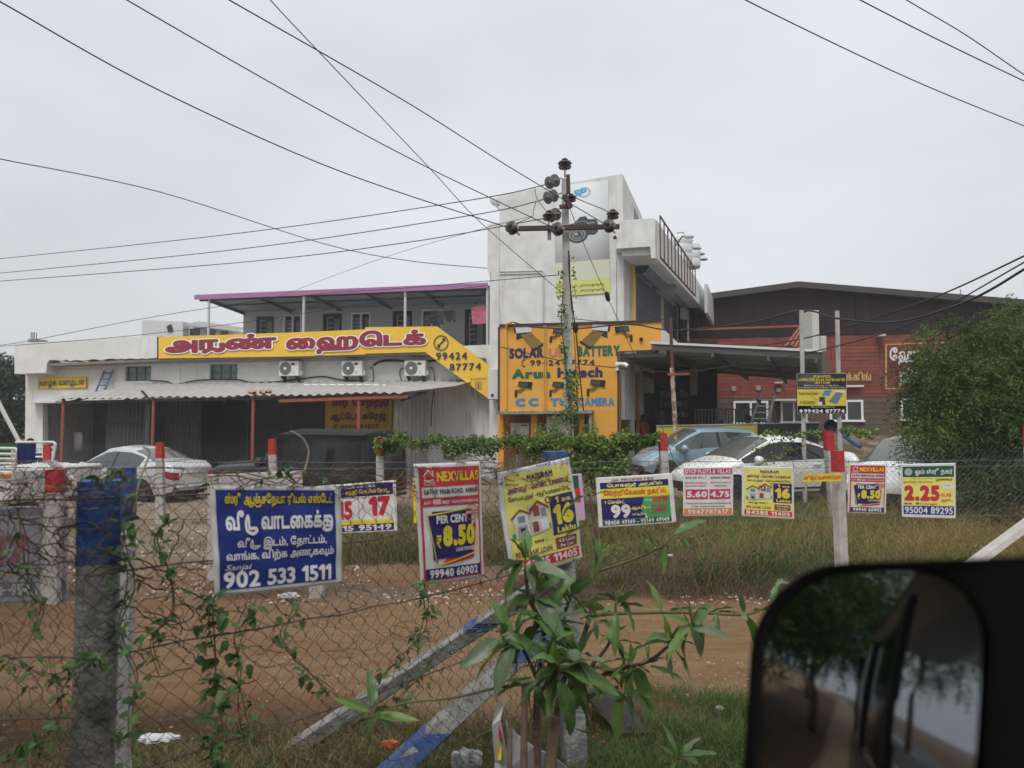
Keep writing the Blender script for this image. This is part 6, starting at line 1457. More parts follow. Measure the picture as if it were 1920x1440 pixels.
NL = Vector((-6.2, 2.45, 0)); chain('chain_link_mesh', NL, NA, .02, 1.70, .068, .0013, wire_m, nf_, .03, 5, .09)
for z0, z1 in ((1.70, 1.72), (1.46, 1.50), (1.20, 1.17), (.80, .84), (.42, .46)): barbed(NA, NB, z0, z1, nf_, int(z0 * 100))
for z0, z1 in ((1.74, 1.70), (1.28, 1.20), (.98, 1.02), (.5, .55)): barbed(NL, NA, z0, z1, nf_, int(z0 * 90))
# second mesh layer sagging on the left panel
chain('loose_mesh', NL + Vector((0, .06, 0)), NA + Vector((.1, .08, 0)), .25, 1.62, .075, .0012, wire_m, nf_, .05, 8, .16)
# row B
mf = thing('plot_fence', 'middle chain-link fence behind the dirt track carrying the small plot posters', 'fence', at(840, 800, 7.95) - Vector((0, 0, 1.9)))
B0, B1 = at(-40, 800, 7.75), at(2060, 800, 8.1)
wp_post = M('whitewashed_post', (.50, .49, .47), .9, (.33, .30, .27), 7, .75, .4, 30)
def rowpost(par, px, ptop, Y, w0, w1, cap, lean=0, seed=0, col=wp_post, pbx=None, ang=5):
    t = at(px, ptop, Y); bx = at(pbx if pbx else px + 3, 800, Y); return post(par, (bx.x, Y, gz(bx.x, Y) - .1), t, w0, w1, col, redpaint, cap, ang, seed=seed)
rowpost(mf, 105, 880, 7.8, .17, .15, .24, seed=11)['label'] = 'white post with red top at the left, in front of the truck'
rowpost(mf, 1570, 845, 7.6, .108, .10, .22, seed=12, pbx=1573, ang=20)['label'] = 'tall pale post with red top and orange strip'
rowpost(mf, 1960, 850, 7.8, .16, .15, .22, seed=13); rowpost(mf, 596, 940, 8.0, .15, .14, .2, seed=15)
post(mf, at(1800, 1075, 7.6), at(1990, 935, 7.9), .14, .14, wp_post, None, name='brace', seed=14)
post(mf, at(96, 864, 7.9), at(150, 918, 7.9), .09, .09, wp_post, None, name='brace', seed=16)
chain('chain_link_mesh', B0, B1, .05, 1.50, .07, .00105, galv_wire, mf, .02, 21, .08)
for z in (1.52, 1.45, .9): barbed(B0, B1, z, z, mf, int(z * 70), .0022, .02, galv_wire)
# row C
ff = thing('boundary_fence', 'far chain-link boundary fence on white posts with red tops in front of the cars', 'fence', at(840, 800, 13.4) - Vector((0, 0, 1.9)))
rc = [(-60, 838, 14.4), (90, 835, 14.2), (300, 830, 14.0), (510, 823, 13.8), (712, 825, 13.5), (975, 820, 13.0), (1242, 812, 12.3), (1552, 808, 11.2), (1930, 800, 10.6)]
base_off = {90: 8, 300: 6, 510: 10, 712: 4, 975: 2, 1242: 8, 1552: 14}
for i, (px, py, Y) in enumerate(rc): rowpost(ff, px, py, Y, .16, .125, .30, seed=30 + i, pbx=px + base_off.get(px, 3))
for (a, b) in zip(rc, rc[1:]):
    P0, P1 = at(a[0], 800, a[2]), at(b[0], 800, b[2]); chain('chain_link_mesh', P0, P1, .15, 1.50, .075, .0011, galv_wire, ff, .02, int(a[0]) % 50 + 1, .08)
# ================================================================== POSTERS
pbl = M('poster_blue_print', (.018, .035, .20), .45); pnavy = M('poster_navy_print', (.025, .02, .12), .45); pred = M('poster_red_print', (.50, .03, .055), .45)
pwh = M('poster_white_vinyl', (.64, .64, .62), .5, (.56, .56, .53), 5, .5); pyel = M('poster_yellow_print', (.66, .56, .04), .45); pyel2 = M('poster_pale_yellow_print', (.70, .66, .16), .45, (.64, .6, .14), 6, .4)
pgold = M('poster_gold_print', (.68, .52, .03), .45); pgrn = M('poster_green_print', (.06, .30, .09), .45); pdg = M('poster_dark_green_print', (.015, .09, .06), .45)
por = M('poster_orange_print', (.62, .20, .05), .45); pmag = M('poster_magenta_print', (.48, .03, .13), .45); pblk = M('poster_black_print', (.025, .025, .03), .45); ppur = M('poster_purple_print', (.20, .02, .16), .45)
pgrey = M('poster_grey_print', (.35, .36, .38), .5); pbr = M('poster_brown_print', (.22, .06, .04), .45); pcyan = M('poster_glass_print', (.16, .24, .28), .4)
PG = 'small plot sale posters tied to the fences'
def poster(label, C_, sag=.012, seed=0, mat=None, group=PG, name='poster'):
    g = random.Random(seed); a, b, c = g.uniform(0, 6), g.uniform(0, 6), g.uniform(.6, 1.4)
    f = lambda u, v: sag * (math.sin(u * 5 * c + a) * .5 + .6 * math.sin(v * 4 + b + u * 2)) + sag * 1.2 * (4 * u * (1 - u) - .5) + sag * .22 * math.sin(u * 15 + v * 9 + a) + sag * .12 * math.sin(v * 23 - u * 6 + b)
    t = thing(name, label, 'poster', (Vector(C_[3]) + Vector(C_[2])) / 2, group=group)
    P = Panel(C_, .0018, f); ed = lambda u, v: (u, v + .012 * math.sin(u * 3.1416) * (1 - v) - .0 * v); P.sheet('vinyl_sheet', mat or pwh, t, 40, 40, .002, None)
    m = MB()
    for (u, v) in ((.02, .02), (.98, .02), (.98, .98), (.02, .98)):
        p = P.W(u, v, 2); m.tube([p, p + Vector((-.02 if u < .5 else .02, .02, .03 if v < .5 else -.02))], .0022, 4)
    o = m.build('wire_tie', wire_m, t); o['kind'] = 'stuff'
    return t, P
NF = Frame((NA.x, NA.y), math.degrees(math.atan2(NB.y - NA.y, NB.x - NA.x)))
def npx(*c, b=-.03): return [NF.p(x, y, b) for x, y in c]
# blue rental poster
t, P = poster('blue house rental poster with big white Tamil letters and the number 902 533 1511', npx((394, 911), (638, 913), (644, 1094), (402, 1117)), .010, 1, group=None)
P.rect(.035, .035, .945, .955, pbl, t, 1, n=20)
P.text('ஸ்ரீ ஆஞ்சநேயா ரியல் எஸ்டேட்', .09, .06, .92, .20, pgold, t, .03, lay=3, q=30, outline=pblk, ow=.03)
P.text('வீடு வாடகைக்கு', .09, .225, .92, .46, letwhite, t, .05, lay=2, q=40)
P.text('வீடு, இடம், தோட்டம்,', .16, .48, .86, .60, letwhite, t, .025, lay=2, q=32)
P.text('வாங்க, விற்க அணுகவும்', .08, .60, .92, .715, letwhite, t, .025, lay=2, q=32)
P.text('Sanjai', .075, .725, .25, .79, letwhite, t, .005, lay=2, q=26, shear=.12)
P.text('902 533 1511', .06, .785, .90, .945, letwhite, t, .045, lay=2, q=40, gap=.06)
def nexv(lab, C_, sd, big):
    t, P = poster(lab, C_, .006, sd); q = 30 if big else 16
    P.rect(.045, .035, .955, .195, pred, t, 1); P.rect(.045, .195, .075, .98, pred, t, 1); P.rect(.93, .195, .955, .98, pred, t, 1)
    P.line([(.10, .11), (.17, .055), (.24, .11)], .012, pwh, t, 2); P.line([(.235, .10), (.235, .06)], .015, pwh, t, 2); P.line([(.12, .115), (.12, .13)], .01, pwh, t, 2); P.line([(.11, .14), (.18, .148), (.24, .135)], .012, pwh, t, 2)
    P.text('GEM HOMES', .10, .155, .26, .167, pwh, t, .02, q=12); P.text('PROPERTIES', .10, .172, .26, .184, pwh, t, .02, q=12)
    P.text('NEXVILLAS', .29, .07, .93, .155, pgold, t, .055, q=q)
    P.text('SATHY MAIN ROAD, ANNUR', .10, .215, .92, .265, pblk, t, .04, q=q)
    P.rect(.075, .285, .93, .36, pred, t, 1)
    P.text('JUST', .09, .315, .19, .345, pwh, t, .03, q=q); P.text('400 mtr', .21, .30, .46, .345, pwh, t, .05, q=q); P.text('FROM SATHY MAIN ROAD', .49, .315, .92, .342, pwh, t, .03, q=q)
    P.shape([(.30, .86), (.83, .82), (.88, .50), (.78, .56)], pred, t, 1.5)
    P.rect(.19, .40, .80, .80, pnavy, t, 2); P.shape([(.20, .80), (.14, .44), (.19, .42), (.26, .84)], pnavy, t, 1.8)
    P.line([(.12, .43), (.85, .385), (.90, .77), (.24, .855), (.12, .43)], .012, pgold, t, 3)
    P.text('PER CENT', .24, .435, .72, .505, pwh, t, .06, lay=4, q=q)
    P.text('₹', .23, .60, .31, .71, pgold, t, .01, lay=4, q=q); P.text('8.50', .33, .525, .84, .70, pyel, t, .09, lay=4, q=q + 8)
    P.text('LAKHS ONWARDS', .52, .715, .84, .75, pwh, t, .03, lay=4, q=q)
    P.ring(.80, .43, .11, .07, pred, t, 4, .1); P.rect(.68, .41, .92, .445, pred, t, 5, n=2); P.text('APPROVED', .69, .417, .91, .44, pwh, t, .02, lay=6, q=14)
    P.rect(.075, .875, .93, .965, pnavy, t, 1); P.text('99940 60902', .13, .885, .88, .955, pwh, t, .045, lay=2, q=q); P.rect(.06, .966, .945, .975, pred, t, 1)
    for a, b in ((.12, .41), (.62, .845), (.88, .82)): P.ring(a, b, .014, .009, pgrey, t, 3, .3)
    return t
nexv('near red and white villa poster priced 8.50, hanging on the roadside fence', npx((778, 870), (901, 865), (909, 1081), (790, 1098)), 2, True)
def house(P, t, u0, v0, u1, v1):
    g = lambda pts: [(u0 + (u1 - u0) * a, v0 + (v1 - v0) * b) for a, b in pts]
    P.shape(g([(0, .95), (.3, 1), (1, .85), (1, .7), (.0, .8)]), pgrn, t, 2); P.shape(g([(.05, .3), (.42, .25), (.45, .95), (.08, .95)]), pwh, t, 2.5); P.shape(g([(.45, .1), (.95, .2), (.95, .85), (.45, .95)]), M('poster_cream_print', (.50, .46, .42), .5), t, 2.6)
    P.shape(g([(.0, .36), (.24, .14), (.48, .3), (.48, .22), (.72, .0), (1, .24), (.98, .30), (.72, .07), (.52, .32), (.52, .38), (.24, .2), (.02, .42)]), pbr, t, 3.4)
    for a, b, c, d, m in ((.58, .15, .74, .44, pbr), (.16, .34, .34, .52, pcyan), (.78, .25, .9, .48, pcyan), (.14, .62, .38, .92, pgrey), (.52, .58, .66, .86, pbr), (.72, .56, .92, .84, pwh), (.08, .54, .95, .57, pwh), (.62, .22, .68, .34, pwh), (.2, .68, .32, .9, pblk)): P.shape(g([(a, b), (c, b), (c, d), (a, d)]), m, t, 3)
def madu(lab, C_, sd, big):
    t, P = poster(lab, C_, .012 if big else .006, sd, ); q = 30 if big else 16
    P.rect(.05, .05, .96, .97, pyel2, t, 1, n=16)
    P.text('MADURAM', .34, .075, .70, .135, pnavy, t, .05, q=q); P.text('அன்னூர் - மொண்டிபாளையம்', .09, .155, .93, .24, ppur, t, .035, q=q); P.text('கோயம்புத்தூர் - சத்தியமங்கலம் ரோடு', .09, .25, .94, .315, pblk, t, .015, q=q)
    P.rect(.60, .325, .955, .70, pnavy, t, 2); P.ring(.585, .35, .045, .035, pbr, t, 3, .35)
    P.text('1', .68, .34, .73, .40, pyel, t, .06, lay=3, q=q); P.text('BHK', .78, .365, .92, .40, pyel, t, .03, lay=3, q=q); P.text('16', .63, .415, .92, .61, pyel, t, .09, lay=3, q=q + 8); P.text('Lakhs', .66, .625, .93, .685, pyel, t, .045, lay=3, q=q)
    house(P, t, .08, .33, .58, .67)
    P.text('EMI @ 9999 /-', .13, .70, .52, .745, pblk, t, .02, q=q); P.text('90% BANK LOAN', .08, .775, .56, .835, pbr, t, .035, q=q)
    P.rect(.62, .73, .93, .84, pbr, t, 2); P.text('4.5 Lakhs', .66, .745, .90, .78, pwh, t, .03, lay=3, q=q); P.text('Per Cent', .68, .795, .87, .825, pwh, t, .03, lay=3, q=q)
    P.rect(.05, .86, .96, .955, pred, t, 2); P.text('84285 11405', .08, .87, .92, .945, pwh, t, .045, lay=3, q=q)
    return t
madu('near yellow house poster priced 16 lakhs, tilted on the corner post behind the leaves', npx((933, 886), (1072, 857), (1094, 1048), (957, 1084)), 3, True)
YB = 7.85
def bq(x0, y0, x1, y1, x2, y2, x3, y3, Y=YB): return [at(x0, y0, Y), at(x1, y1, Y), at(x2, y2, Y), at(x3, y3, Y)]
t, P = poster('purple and white poster showing 17 and a number ending 95149, half behind the blue poster', bq(588, 912, 742, 900, 745, 996, 592, 1003), .01, 4)
P.rect(.03, .04, .96, .27, ppur if 0 else pnavy, t, 1); P.text('GK PROPERTIES', .2, .05, .75, .10, pwh, t, .01, q=14); P.text('அன்னூர் - சத்தி மெயின்ரோடு', .1, .13, .92, .25, pgold, t, .02, q=18)
P.text('15', .28, .34, .46, .72, pred, t, .07, q=22); P.text('17', .66, .29, .92, .68, pred, t, .09, q=24); P.line([(.54, .29), (.54, .74)], .005, pred, t); P.rect(.03, .75, .96, .83, pyel, t, 1)
P.rect(.03, .83, .96, .965, pnavy, t, 1); P.text('96315 95149', .08, .84, .93, .955, pwh, t, .05, q=20)
t, P = poster('wide white-bordered poster with yellow, blue and green bands and a big 99', bq(1117, 896, 1260, 887, 1269, 980, 1123, 990), .012, 5)
P.text('GK PROPERTIES', .20, .05, .75, .095, pbr, t, .02, q=16); P.rect(.05, .11, .94, .235, pnavy, t, 1); P.text('பொகளூர் அருகில்', .14, .13, .86, .23, pyel2, t, .03, q=22); P.rect(.05, .24, .94, .43, pyel, t, 1); P.text('வெற்றிவேலன் நகரில்', .09, .26, .90, .415, pred, t, .035, q=24)
P.rect(.05, .435, .60, .85, pnavy, t, 1); P.shape([(.60, .435), (.94, .435), (.94, .85), (.64, .85), (.56, .7)], pgrn, t, 1.5); P.text('1 சென்ட்', .09, .46, .36, .54, pyel2, t, .02, lay=3, q=18)
P.text('99', .17, .56, .42, .83, pwh, t, .07, lay=3, q=26); P.text('ஆயிரம்', .43, .60, .68, .69, pyel2, t, .03, lay=3, q=18); P.text('மட்டுமே...', .44, .74, .64, .80, pyel2, t, .02, lay=3, q=16); P.text('Easy', .62, .47, .70, .53, pwh, t, .01, lay=3, q=14); P.text('EMI', .72, .45, .90, .55, pred, t, .06, lay=3, q=20)
P.text('வட்டியில்லா', .62, .57, .90, .64, pmag, t, .01, lay=3, q=14); P.text('தவணை', .70, .67, .88, .80, pmag, t, .02, lay=3, q=16)
P.rect(.05, .855, .94, .965, pdg, t, 1); P.text('98408 49149 - 95149 49149', .08, .865, .91, .955, pwh, t, .035, q=20)
t, P = poster('white villa plots poster with twin red price boxes 5.60 and 4.75', bq(1281, 876, 1375, 875, 1375, 967, 1281, 968), .005, 6)
P.rect(.02, .03, .97, .15, pmag, t, 1); P.text('DTCP PLOTS & VILLAS', .04, .045, .94, .135, pwh, t, .04, q=18); P.text('கார்டன் சிட்டி', .04, .185, .46, .24, pblk, t, .02, q=16); P.text('விசாகா வில்லா', .54, .185, .94, .24, pblk, t, .02, q=16)
P.text('கோவில்பாளையம்', .03, .29, .46, .34, pmag, t, .01, q=14); P.text('கரியாம்பாளையம்', .54, .29, .95, .34, pmag, t, .01, q=14); P.text('NEAR ROOTS COMPANY', .04, .37, .46, .40, pblk, t, .01, q=12); P.text('சத்தி சாலை', .62, .36, .87, .41, pblk, t, .01, q=14)
P.rect(.05, .455, .49, .655, pmag, t, 1); P.rect(.52, .455, .94, .655, pmag, t, 1); P.text('5.60', .07, .49, .47, .62, pwh, t, .08, q=22); P.text('4.75', .54, .49, .92, .62, pwh, t, .08, q=22); P.text('1 Cent', .2, .435, .34, .465, pgold, t, .01, q=12); P.text('1 Cent', .66, .435, .8, .465, pgold, t, .01, q=12); P.text('LAKHS', .2, .645, .34, .67, pgold, t, .02, q=12); P.text('LAKHS', .66, .645, .80, .67, pgold, t, .02, q=12)
P.text('LAND PURCHASE 70% HOUSE PURCHASE 80% BANK LOAN', .04, .725, .95, .755, pblk, t, .01, q=12); P.text('வடக்கு - கிழக்கு கார்னர் மனைகள்', .16, .78, .84, .82, pblk, t, .01, q=14)
P.rect(.02, .84, .97, .97, por, t, 1); P.text('9047787617', .09, .86, .90, .955, pwh, t, .05, q=20, gap=.12)
madu('smaller yellow house poster priced 16 lakhs, left of the tall red-topped post', bq(1391, 873, 1489, 876, 1489, 974, 1391, 968), 7, False)
nexv('smaller red and white villa poster priced 8.50, right of the tall red-topped post', bq(1591, 869, 1663, 870, 1662, 964, 1589, 962), 8, False)
t, P = poster('square green, yellow and blue poster with a big red 2.25, rightmost on the fence', bq(1689, 870, 1793, 868, 1792, 973, 1692, 970), .006, 9)
P.rect(.03, .05, .965, .25, pdg, t, 1); P.text('ஓம் ஸ்ரீ நகர்', .25, .09, .94, .225, pwh, t, .03, q=24); P.ring(.13, .15, .07, .07, pgrey, t, 2, 1)
P.rect(.03, .25, .965, .775, pyel2, t, 1); P.text('அன்னூர் To மேட்டுப்பாளையம் ரோடு', .18, .265, .56, .29, pblk, t, .005, q=12); P.text('முக்கனூர்', .63, .265, .94, .325, pblk, t, .02, q=18); P.text('ஒரு சென்டின் விலை', .04, .315, .57, .365, pbr, t, .005, q=14)
P.text('2.25', .05, .40, .70, .69, pred, t, .09, q=28); P.ring(.84, .42, .11, .05, pwh, t, 2, 1); P.text('DTCP', .79, .39, .89, .415, pred, t, .01, lay=3, q=12); P.text('லட்சம்', .72, .52, .91, .605, pred, t, .02, q=18); P.text('முதல்...', .72, .63, .95, .705, pred, t, .02, q=18)
P.text('1BHK', .04, .72, .20, .76, pblk, t, .02, q=16); P.text('19', .24, .715, .32, .76, pblk, t, .05, q=16); P.text('லட்சம் முதல்...', .34, .72, .68, .765, pblk, t, .01, q=14)
P.rect(.03, .78, .965, .935, pbl, t, 1); P.text('95004 89295', .05, .795, .94, .92, pwh, t, .025, q=22)
t, P = poster('narrow yellow strip with red Tamil letters tied across the tall red-topped post', bq(1505, 890, 1578, 887, 1578, 902, 1505, 904, 7.48), .002, 10, pgold); P.text('ஸ்ரீ தேவி பைனான்ஸியர்ஸ்', .03, .12, .97, .9, pred, t, .02, q=20)
t, P = poster('faded pinkish blank-looking poster behind the blue rental poster', bq(388, 890, 567, 882, 567, 1040, 388, 1095), .008, 11, M('faded_pink_vinyl', (.50, .42, .44), .6, (.56, .54, .53), 3, .7))
t, P = poster('large faded grey poster with pale red shapes behind the mesh at the left edge', bq(-60, 952, 128, 946, 128, 1128, -60, 1134), .012, 12, M('faded_grey_vinyl', (.30, .30, .32), .6, (.24, .25, .27), 3, .7))
fr_ = M('faded_red_print', (.28, .11, .12), .6); fb_ = M('faded_slate_print', (.15, .16, .20), .6)
P.rect(.02, .03, .98, .1, fb_, t, 1); P.text('17', .20, .30, .62, .62, fr_, t, .07, q=20); P.rect(.02, .69, .98, .72, M('faded_yellow_print', (.36, .32, .16), .6), t, 1); P.rect(.02, .78, .98, .93, fb_, t, 1); P.text('AHRIG', .08, .80, .94, .92, M('poster_grey_pale', (.42, .42, .44), .6), t, .04, q=18)
t, P = poster('narrow yellow board edge showing left of the near villa poster', bq(774, 896, 800, 896, 800, 980, 776, 982), .002, 13, pgold)
t, P = poster('green and pink poster edge showing right of the near yellow house poster', bq(1062, 890, 1091, 888, 1098, 976, 1066, 980), .003, 14, M('pale_pink_vinyl', (.50, .34, .46), .6)); P.rect(0, .03, .75, .3, pdg, t, 1, n=2); P.rect(0, .3, .8, .6, pred, t, 1, n=2)
# ================================================================== VEGETATION
def mesh_np(name, V, Fc, mat, tint, parent=None, kind=None, smooth=False):
    me = bpy.data.meshes.new(name); V = np.asarray(V, np.float32)
    if parent is not None: V = V - np.array(rootloc(parent), np.float32)
    Fc = np.asarray(Fc, np.int32); n, k = Fc.shape
    me.vertices.add(len(V)); me.vertices.foreach_set('co', V.ravel()); me.loops.add(n * k); me.loops.foreach_set('vertex_index', Fc.ravel())
    me.polygons.add(n); me.polygons.foreach_set('loop_start', np.arange(0, n * k, k, dtype=np.int32)); me.polygons.foreach_set('loop_total', np.full(n, k, np.int32))
    if smooth: me.polygons.foreach_set('use_smooth', np.ones(n, bool))
    a = me.attributes.new('tint', 'FLOAT', 'POINT'); a.data.foreach_set('value', np.asarray(tint, np.float32)); me.materials.append(mat); me.update(calc_edges=True)
    o = bpy.data.objects.new(name, me); COL.objects.link(o)
    if parent is not None: o.parent = parent
    if kind: o['kind'] = kind
    return o
def leaves(C_, D_, size, width, tint, rg, fold=.25):
    """pointed 4-vertex leaf at each centre C_ along direction D_"""
    n = len(C_); up = rg.normal(size=(n, 3)); s_ = np.cross(D_, up); s_ /= np.linalg.norm(s_, axis=1)[:, None] + 1e-9; nn = np.cross(D_, s_)
    size = np.broadcast_to(size, n)[:, None]; wd = size * width
    a = C_; b = C_ + D_ * size * .45 + s_ * wd * .5 + nn * wd * fold; c = C_ + D_ * size; d = C_ + D_ * size * .45 - s_ * wd * .5 + nn * wd * fold
    V = np.stack([a, b, c, d], 1).reshape(-1, 3); Fc = np.arange(n * 4).reshape(n, 4); return V, Fc, np.repeat(tint, 4)
def unit(v): return v / (np.linalg.norm(v, axis=1)[:, None] + 1e-9)
def crown(name, lobes, nspray, per, ls, lw, mat, parent, seed, droop=.4, spray=.22, thin=1.0):
    rg = np.random.default_rng(seed); tot = sum(l[3] * l[4] * l[5] for l in lobes) ** 1.0; Vs, Fs, Ts = [], [], []; off = 0
    for (x, y, z, rx, ry, rz) in lobes:
        n = int(nspray * (rx * ry * rz) ** .8 / sum((l[3] * l[4] * l[5]) ** .8 for l in lobes)) + 5
        d = unit(rg.normal(size=(n, 3))); rad = np.where(rg.uniform(0, 1, n) < .1, rg.uniform(1, 1.22, n), rg.uniform(.35, 1.06, n) ** .6) * (1 + .2 * np.sin(d[:, 0] * 7 + seed) * np.sin(d[:, 2] * 6 + d[:, 1] * 5))
        c = np.array([x, y, z]) + d * rad[:, None] * np.array([rx, ry, rz]); dirn = unit(d + rg.normal(0, .5, (n, 3)) + np.array([0, 0, -droop * .4]))
        lt = rg.uniform(0, 1, n) * .55 + .25 * rg.uniform(0, 1, n)
        cl = np.sin(c[:, 0] * 3.1) * np.sin(c[:, 2] * 3.7 + 1) * .5 + .5; lt = lt * .6 + cl * .35
        t = np.tile((np.arange(per) / per), n); ci = np.repeat(np.arange(n), per)
        side = unit(np.cross(dirn, rg.normal(size=(n, 3)))); sg = np.where(np.arange(n * per) % 2 == 0, 1, -1)[:, None]
        pos = c[ci] + dirn[ci] * (t * spray)[:, None] + np.array([0, 0, -1]) * ((t ** 2) * spray * droop)[:, None]
        ld = unit(dirn[ci] * .6 + side[ci] * sg + rg.normal(0, .22, (n * per, 3)) + np.array([0, 0, -.25 * droop]))
        V, Fc, T = leaves(pos, ld, rg.uniform(.7, 1.25, n * per) * ls, lw, np.clip(lt[ci] + rg.normal(0, .07, n * per), 0, 1), rg)
        Vs.append(V); Fs.append(Fc + off); Ts.append(T); off += len(V)
    return mesh_np(name, np.concatenate(Vs), np.concatenate(Fs), mat, np.concatenate(Ts), parent)
neem = leafmat('neem_leaf', [(.015, .035, .008), (.05, .095, .018), (.12, .17, .035), (.26, .27, .09)], .55, .25)
darkleaf = leafmat('dull_tree_leaf', [(.02, .032, .018), (.045, .06, .035), (.08, .09, .05)], .6, .2)
vineleaf = leafmat('creeper_leaf', [(.025, .06, .014), (.07, .14, .025), (.16, .25, .045), (.30, .33, .10)], .5, .3)
def trunk(par, base, top, r0, r1, branches, seed, mat=bark):
    rg = random.Random(seed); base, top = Vector(base), Vector(top); pts = [base.lerp(top, t) + Vector((rg.uniform(-.05, .05), rg.uniform(-.05, .05), 0)) * (top - base).length * .5 * t for t in np.linspace(0, 1, 6)]
    tr = MB().tube(pts, r0, 8, r1).build('trunk', mat, par, True)
    for b in branches:
        t0 = rg.uniform(.4, .95); p = base.lerp(top, t0); q = Vector(b); mid = (p + q) / 2 + Vector((rg.uniform(-.1, .1), rg.uniform(-.1, .1), .1)) * (q - p).length
        MB().tube([p, mid, q], r0 * .45, 6, r0 * .1).build('limb', mat, tr, True)
def lobe(px, py, Y, r, ry=None, rz=None):
    p = at(px, py, Y); s_ = r / FPX * Y; return (p.x, p.y, p.z, s_, (ry or r) / FPX * Y, (rz or r) / FPX * Y)
tr = thing('bushy_tree', 'bushy feathery-leaved green tree in front of the red hall at the right edge', 'tree', at(1850, 900, 12.2) - Vector((0, 0, .9)))
lob = [lobe(1782, 655, 12, 56), lobe(1848, 668, 12.3, 52), lobe(1893, 618, 12.4, 48, rz=46), lobe(1960, 640, 12.5, 70), lobe(1756, 712, 12, 44), lobe(1800, 735, 12, 85), lobe(1890, 720, 12.2, 95), lobe(1745, 805, 11.8, 52, rz=38), lobe(1820, 815, 11.9, 80), lobe(1900, 830, 12, 90), lobe(1980, 780, 12.2, 110), lobe(1860, 880, 11.6, 60, rz=35), lobe(1940, 890, 11.6, 80, rz=45)]
crown('crown', lob, 8200, 13, .080, .26, neem, tr, 4, .8, .34)
c_ = at(1860, 760, 12.2); trunk(tr, at(1850, 960, 12.2) - Vector((0, 0, .4)), c_, .10, .05, [(l[0], l[1], l[2]) for l in lob], 3)
bt = thing('distant_tree', 'dull green tree behind the garage at the left edge', 'tree', at(-5, 800, 33)); bt.location.z = -.15
lob = [lobe(5, 735, 33, 42), lobe(-40, 720, 33, 50), lobe(18, 790, 33, 34), lobe(-30, 800, 33, 45), lobe(22, 700, 33.5, 20), lobe(-60, 700, 34, 50)]
crown('crown', lob, 2600, 9, .20, .35, darkleaf, bt, 6, .3, .5); trunk(bt, (at(0, 800, 33).x, 33, -.2), at(0, 740, 33), .25, .1, [(l[0], l[1], l[2]) for l in lob], 5)
# creeper on the far fence
cr = thing('fence_creeper', 'dense green creeper along the top of the far fence before the orange wall', 'creeper', at(1080, 900, 12.8)); cr.location.z = .1
def creep(name, boxes, n, ls, seed, par, mat=vineleaf):
    rg = np.random.default_rng(seed); Cs = []
    tot = sum(b[4] for b in boxes)
    for (x0, y0, x1, y1, wgt, Y, th) in boxes:
        k = int(n * wgt / tot); px = rg.uniform(x0, x1, k); py = y0 + (y1 - y0) * rg.beta(1.3, 1.8, k) + 4 * np.sin(px * .09) + 3 * np.sin(px * .31) + rg.exponential(1.5, k) * -1.6; YY = Y + rg.normal(0, th, k)
        dz = (px - 960) / FPX; Cs.append(np.stack([dz * YY, YY, CAM.z + (790 - py) / FPX * YY], 1))
    C_ = np.concatenate(Cs); n = len(C_); D = unit(rg.normal(size=(n, 3)) * np.array([1, 1, .6]) + np.array([0, -.4, -.1])); cl = .5 + .5 * np.sin(C_[:, 0] * 9) * np.sin(C_[:, 2] * 13 + 1)
    V, Fc, T = leaves(C_, D, rg.uniform(.7, 1.3, n) * ls, .8, np.clip(cl * .5 + rg.uniform(0, .5, n), 0, 1), rg); return mesh_np(name, V, Fc, mat, T, par)
creep('foliage', [(735, 822, 960, 842, 1.7, 13.2, .10), (960, 821, 1200, 848, 3.0, 12.75, .16), (1040, 820, 1175, 890, 5, 12.6, .22), (1175, 818, 1238, 836, 1, 12.4, .08), (985, 835, 1060, 870, 1.2, 12.7, .15), (1060, 860, 1180, 930, 2.0, 12.4, .25), (705, 822, 745, 850, .8, 13.5, .1), (830, 830, 930, 860, .9, 13.2, .12)], 11500, .066, 5, cr)
rg_ = random.Random(4); m = MB()
for k in range(40):
    x = rg_.uniform(735, 1230); y = rg_.uniform(822, 850); pts = [at(x + i * 9, y + 5 * math.sin(i + k) + i * rg_.uniform(-1, 2), 12.8 + rg_.uniform(-.1, .1)) for i in range(7)]; m.tube(pts, .006, 3)
o = m.build('stem', stemg, cr); o['kind'] = 'stuff'
cr2 = thing('fence_creeper', 'sparse pale-leaved creeper strands on the fence over the white sedan', 'creeper', at(1480, 880, 11.6)); cr2.location.z = .1
creep('foliage', [(1420, 812, 1560, 822, 1, 11.4, .05), (1575, 808, 1640, 820, .8, 11.0, .05)], 420, .05, 6, cr2)
rg = np.random.default_rng(2); Cs = []; m = MB()
for (a, b) in (((1555, 815), (1400, 880)), ((1470, 845), (1420, 885)), ((1555, 812), (1470, 815)), ((1410, 845), (1470, 818))):
    pts = []
    for k in range(9):
        t = k / 8; pts.append(at(a[0] + (b[0] - a[0]) * t + 4 * math.sin(k * 2), a[1] + (b[1] - a[1]) * t + 3 * math.sin(k), 11.4))
        for q in range(4): Cs.append(tuple(pts[-1] + Vector((rg.normal(0, .05), rg.normal(0, .02), rg.normal(0, .03)))))
    m.tube(pts, .005, 3)
m.build('stem', stemg, cr2)['kind'] = 'stuff'
C_ = np.array(Cs); n = len(C_); V, Fc, T = leaves(C_, unit(rg.normal(size=(n, 3))), .055, .7, rg.uniform(.4, 1, n), rg); mesh_np('leaf_cluster', V, Fc, vineleaf, T, cr2, 'stuff')
